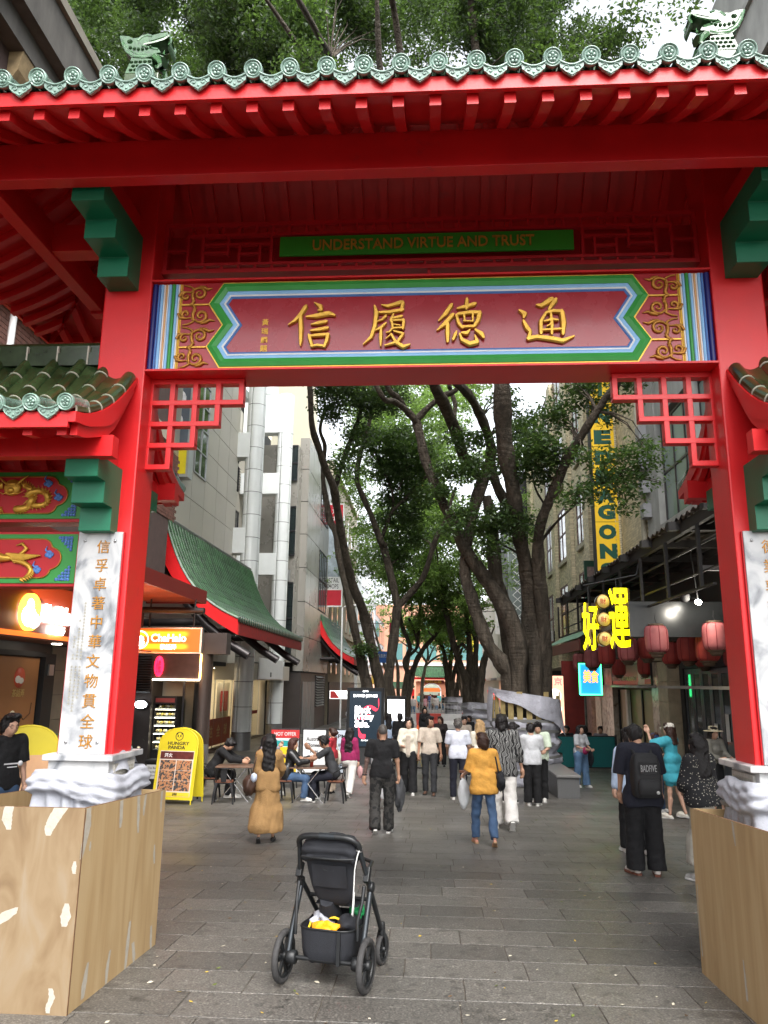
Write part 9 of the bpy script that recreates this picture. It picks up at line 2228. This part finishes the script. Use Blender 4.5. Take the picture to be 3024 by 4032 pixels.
# boards behind the tables
def easel(name,label,x,y,rz,lines,face_m,wid=.62,hgt=1.1,z0=.35,extra=None):
 t=thing(name,label,'sign board',(x,y,gz(y)),rz,local=True)
 MB().box(-wid/2,-.03,z0,wid/2,.03,z0+hgt).build('frame',FRAMED,t,bev=.005); f=MB().box(-wid/2+.03,-.036,z0+.03,wid/2-.03,-.031,z0+hgt-.03).build('face',face_m,t)
 for sx in(-1,1):MB().tube([(sx*wid*.4,.02,z0),(sx*wid*.42,.12,0)],.016,6).build('leg',FRAMED,t)
 for s_,zz,h_,w_,mm_ in lines:text(s_,(0,-.04,z0+zz),h_,mm_,t,w=w_,ext=.002,bold=.015)
 if extra:extra(t,z0)
 return t
RV=mat('red_vinyl',(.5,.03,.03),.5)
def hot(t,z0):
 bar('red_head',-.36,-.042,z0+.92,.36,-.037,z0+1.12,RV,t); bar('teal_band',-.30,-.042,z0+.72,.30,-.037,z0+.86,mat('teal_band',(.02,.30,.30),.5),t); bar('yellow_sheet',-.30,-.042,z0+.05,.30,-.037,z0+.7,mat('yellow_sheet',(.72,.52,.02),.5),t)
easel('offer_board','red and yellow HOT OFFER board behind the woman in the grey hooded top',-3.72,20.0,.0,[('HOT OFFER',1.02,.09,.56,WHITEP)],WHITEP,.74,1.15,.3,hot)
easel('white_board','white board reading Australia Pioneer beside the second cafe table',-3.0,20.2,-.05,[('Australia',.85,.10,.42,CHARC),('Pioneer',.70,.10,.34,CHARC),('Pres',.55,.10,.2,CHARC),('Na',.40,.09,.12,CHARC)],WHITEP,.64)
easel('sale_board','pale sale board behind the woman in the red top',-2.35,20.3,-.05,[('6PM',.92,.10,.3,CHARC),('SUPER',.70,.08,.3,CHARC),('SALE',.56,.11,.34,CHARC),('OFF',.2,.12,.28,CHARC)],mat('board_pale_blue',(.50,.56,.64),.5),.6)
# advertising screens
def screen(label,x0,x1,y,zb,zt,face_m,fn):
 t=thing('advertising_screen',label,'advertising screen',((x0+x1)/2,y,gz(y)),group='free standing advertising screens')
 MB().box(x0,y,gz(y),x1,y+.28,zb-.002).build('plinth',mat('screen_plinth',(.05,.05,.052),.5),t); MB().box(x0,y,zb,x1,y+.28,zt).build('case',BLACKM,t,bev=.01)
 f=bar('screen',x0+(.10 if zt-zb>1.6 else.05),y-.012,zb+.06,x1-(.10 if zt-zb>1.6 else.05),y-.002,zt-.12,face_m,t); fn(t,f)
sx0,sx1=at(1367,2712,27.4).x,at(1513,2712,27.4).x
def dj(t,f):
 xm=(sx0+sx1)/2; y=27.38; GW=glow('screen_white',(1,1,1),1.3)
 Zp=lambda py:at(1440,2700+py*700/1452,27.4).z
 text('DAVID JONES',(xm,y,Zp(85)),.12,GW,t,w=.84,ext=.003,bold=.012); text('QMS',(xm,y,Zp(46)),.06,GW,t,w=.2,ext=.003)
 for i,(s_,py,w_)in enumerate((('Black',195,.56),('Friday',258,.66),('Sale.',310,.50))):text(s_,(xm-.36+w_/2,y,Zp(py)),.245 if s_!='Friday' else.27,GW,t,w=w_,ext=.004,bold=.03)
 text('davidjones.com',(xm+.1,y,Zp(447)),.06,GW,t,w=.46,ext=.003)
 rb=MB(); X=lambda px:at(900+px*800/1659,2946,27.4).x
 for P in([(1080,225),(1110,185),(1150,165),(1185,185),(1210,195),(1225,170),(1222,110)],[(1045,330),(1040,295),(1070,270),(1120,262),(1150,240)],[(1060,335),(1065,370),(1085,400),(1115,412),(1105,425),(1075,415),(1062,380)]):
  pts=[V((X(a),y-.004,Zp(b)))for a,b in P]; pts,_=smooth_path(pts,[1]*len(pts)); rb.loft([[p+V((.0,0,.045*(1+.4*math.sin(i*.5)))),p-V((.02,0,.045*(1+.4*math.sin(i*.5))))]for i,p in enumerate(pts)],0,True,False,False)
 rb.build('red_ribbon',glow('ribbon_red',(.9,.03,.06),.75),t)
screen('tall black advertising screen showing the Black Friday Sale poster',sx0,sx1,27.4,at(1440,2946,27.4).z,at(1440,2708,27.4).z,mat('screen_black',(.006,.008,.012),.25,var=0,emit=(.01,.02,.03),es=.5),dj)
KY=28.9
kx0,kx1=at(1521,2800,KY).x,at(1598,2800,KY).x
def lipst(t,f):
 for px in(1540,1571):
  x=at(px,2800,KY).x; zb_=at(px,2838,KY).z; m=MB(); [m.prism([(x+a*.8,zb_+b*.8)for a,b in P],'y',KY-.025,KY-.015,i)for i,P in enumerate(([(-.05,0),(.05,0),(.05,.12),(-.05,.12)],[(-.035,.12),(.035,.12),(.025,.45),(-.025,.45)],[(-.025,.45),(.025,.45),(0,.66)]))]
  m.build('printed_lipstick',[mat('lip_base',(.1,.1,.1),.5),mat('lip_gold',(.7,.42,.2),.5),mat('lip_red',(.6,.05,.06),.5)],t)
screen('bright white advertising screen with two lipsticks beyond the black one',kx0,kx1,KY,at(1560,2875,KY).z,at(1560,2741,KY).z,glow('screen_blank',(1,1,1),1.25),lipst)
rs=thing('red_white_sign','red and white box sign left of the black advertising screen','sign',(-4.4,32,1.6)); a_,b_=at(1299,2719,33),at(1366,2752,33)
bar('face',a_.x,33,b_.z,b_.x+.05,33.15,a_.z,glow('sign_soft_white',(.9,.92,.9),.8),rs); MB().prism([(a_.x+.02,b_.z+.02),(a_.x+.42,b_.z+.02),(a_.x+.2,a_.z-.02),(a_.x+.02,a_.z-.02)],'y',32.98,32.999).build('red_corner',RV,rs); text('roaming',(b_.x-.2,32.97,(a_.z+b_.z)/2),.12,CHARC,rs,w=.4)
# bench round the tree, teal barrier with diners behind it, delivery bike
GRAN=mat('granite_bench',(.10,.10,.10),.5,var=.3,vs=60,bump=.1)
bn_=thing('stone_bench','long dark granite bench next to the wrapped huge fig tree','bench',(3.2,20.3,gz(20)))
m=MB(); m.box(2.93,19.0,gz(19)-.02,3.44,22.6,-.13); m.build('base',GRAN,bn_); MB().box(2.90,18.95,-.125,3.47,22.65,-.07).build('top_slab',mat('granite_top',(.17,.165,.16),.45,var=.25,vs=60),bn_,bev=.01)
bn2=thing('stone_bench','short dark granite bench end peeking out behind the young man bending over his phone','bench',(1.95,21,gz(21))); MB().box(1.75,20.3,gz(20)-.02,2.12,22,-.2).build('base',GRAN,bn2); MB().box(1.73,20.27,-.195,2.14,22.03,-.14).build('top_slab',MATS['granite_top'],bn2,bev=.01)
tb=thing('teal_barrier','teal fabric barrier screen in front of the seated diners on the right','barrier',(5.1,26.8,gz(27)))
for x0,x1,y_ in((4.15,5.12,26.8),(5.14,6.1,26.95)):bar('fabric_panel',x0,y_,gz(27)+.09,x1,y_+.02,.30,mat('teal_fabric',(.008,.15,.15),.7,var=.08),tb); bar('rail',x0,y_-.01,.302,x1,y_+.03,.34,BLACKM,tb); bar('rail',x0,y_-.01,gz(27)+.05,x1,y_+.03,gz(27)+.088,BLACKM,tb)
for x in(4.12,5.13,6.12):bar('post',x-.02,26.78,gz(27),x+.01,26.99,.38,BLACKM,tb)
for i,(x,y,rz,m_,lab,hk,hm)in enumerate(((3.95,28.0,.4,CREAMT,'diner in cream top seated behind the left end of the teal barrier','bob',HB),(4.35,28.5,-.6,cloth('dusky',(.12,.08,.07)),'diner in brown top seated behind the teal barrier','short',HBR),(4.75,28.2,2.6,BLACK_T,'diner in black seated behind the woman with the magenta pouch','short',HB),(5.45,28.6,.2,BLACK_T,'dark haired diner seated behind the middle of the teal barrier','bob',HB),(5.9,28.2,2.9,GREYT,'diner in grey seated behind the right end of the teal barrier','short',HB))):
 seated(lab,x,y,rz,1.66,top=dict(m=m_,sleeve=1.5,loose=.03),bottom=dict(m=BLACK_T),hair=hm,arms=((.8,.1,1.6,-.3),(.8,.1,1.6,-.3)),extra=dict(hairkind=hk),res=.022)
person('man in dark shirt standing behind the diners beside the lit vertical sign',3.95,29.3,-1.2,Hof(2195,2838,3.9,29.3),dict(m=NAVY_T,sleeve=.9,loose=.03),dict(m=BLACK_T),HB,'black','m',extra=dict(hairkind='short'),res=.02)
# bike
bk=thing('delivery_bike','black bike with a lime green bag parked behind the black advertising screen','bicycle',(-.9,26.5,gz(26)),1.2,local=True)
for y_ in(-.52,.52):
 MB().lathe([(.30,-.02),(.335,-.02),(.345,0),(.335,.02),(.30,.02)],28,(0,y_,.34),'x').build('wheel',TYRE,bk); w_=MB()
 for k in range(10):a=k*PI/5; w_.tube([(0,y_,.34),(0,y_+.31*math.cos(a),.34+.31*math.sin(a))],.006,4)
 w_.build('spokes',mat('yellow_rim',(.5,.38,.03),.4),bk)
f_=MB(); [f_.tube(P,.022,8)for P in([(0,.52,.34),(0,.42,.85),(0,.40,1.0)],[(0,.42,.80),(0,-.12,.72)],[(0,.42,.72),(0,-.02,.36),(0,-.52,.34)],[(0,-.02,.36),(0,-.16,.85)],[(-.28,.30,1.04),(-.1,.40,1.0),(.1,.40,1.0),(.28,.30,1.04)])]; f_.build('frame',BLACKM,bk); MB().ball((0,-.16,.88),(.08,.14,.04),10).build('saddle',BLACKM,bk); crumple((0,-.45,.95),(.22,.24,.20),61,12,.06).build('lime_bag',mat('lime_nylon',(.42,.58,.03),.5),bk)
for i,(x,y,rz,t_,b_2,hk,lab)in enumerate(((-1.52,27.9,0,LBLUE,BLACK_T,'long','person in pale blue walking past the bright white screen'),(-1.10,27.2,.1,BLACK_T,BLACK_T,'bob','person in black hood next to the bright white screen'),(-.30,33.5,PI,BLACK_T,BLACK_T,'long','woman with long hair in black walking up beyond the woman in the cream jacket'),(-.05,22.5,.2,CHARC,BLACK_T,'short','dark haired person mostly hidden behind the man in the beige polo'),(1.0,24.5,PI,BEIGET,CHARC,'short','distant walker hidden behind the grey haired man'))):
 person(lab,x,y,rz,1.66+.03*(i%3),dict(m=t_,sleeve=1.6,loose=.03),dict(m=b_2,loose=.02),HB,'black','l',legs=((.12,.02),(-.12,.12)),fem=i%2==0,extra=dict(hairkind=hk),res=.02,face=rz>3)
# the crowd before the distant gate
crowd=[((.55,.5,.5),'white'),((.10,.40,.42),'turquoise'),((.02,.02,.025),'black'),((.5,.25,.3),'pink'),((.04,.06,.16),'navy'),((.45,.42,.4),'pale grey')]
where=['left of','below','right of','just inside','near the pillar of','in front of']
for i in range(14):
 x,y=-1.6+i*.34+rr.uniform(-.1,.1),66+(i*37%22); c,nm=crowd[i%6]
 tone=('long trousers','a long skirt','dark shorts')[i//6]
 person('tiny %s-topped passer-by with %s %s the distant gate arch'%(nm,tone,where[(i*5+i//6)%6]),x,y,(0,PI,2.0)[i%3],1.62+.1*rr.random(),dict(m=cloth('far_'+nm,c),sleeve=1.5,loose=.03),dict(m=BLACK_T if i%2 else JEANSL,kind='skirt' if i//6==1 else 'trousers',length=.9 if i//6<2 else.7),HB,None,'m',extra=dict(hairkind=('short','bob')[i%2]),res=.04,face=False,group='passers-by in front of the distant gate')
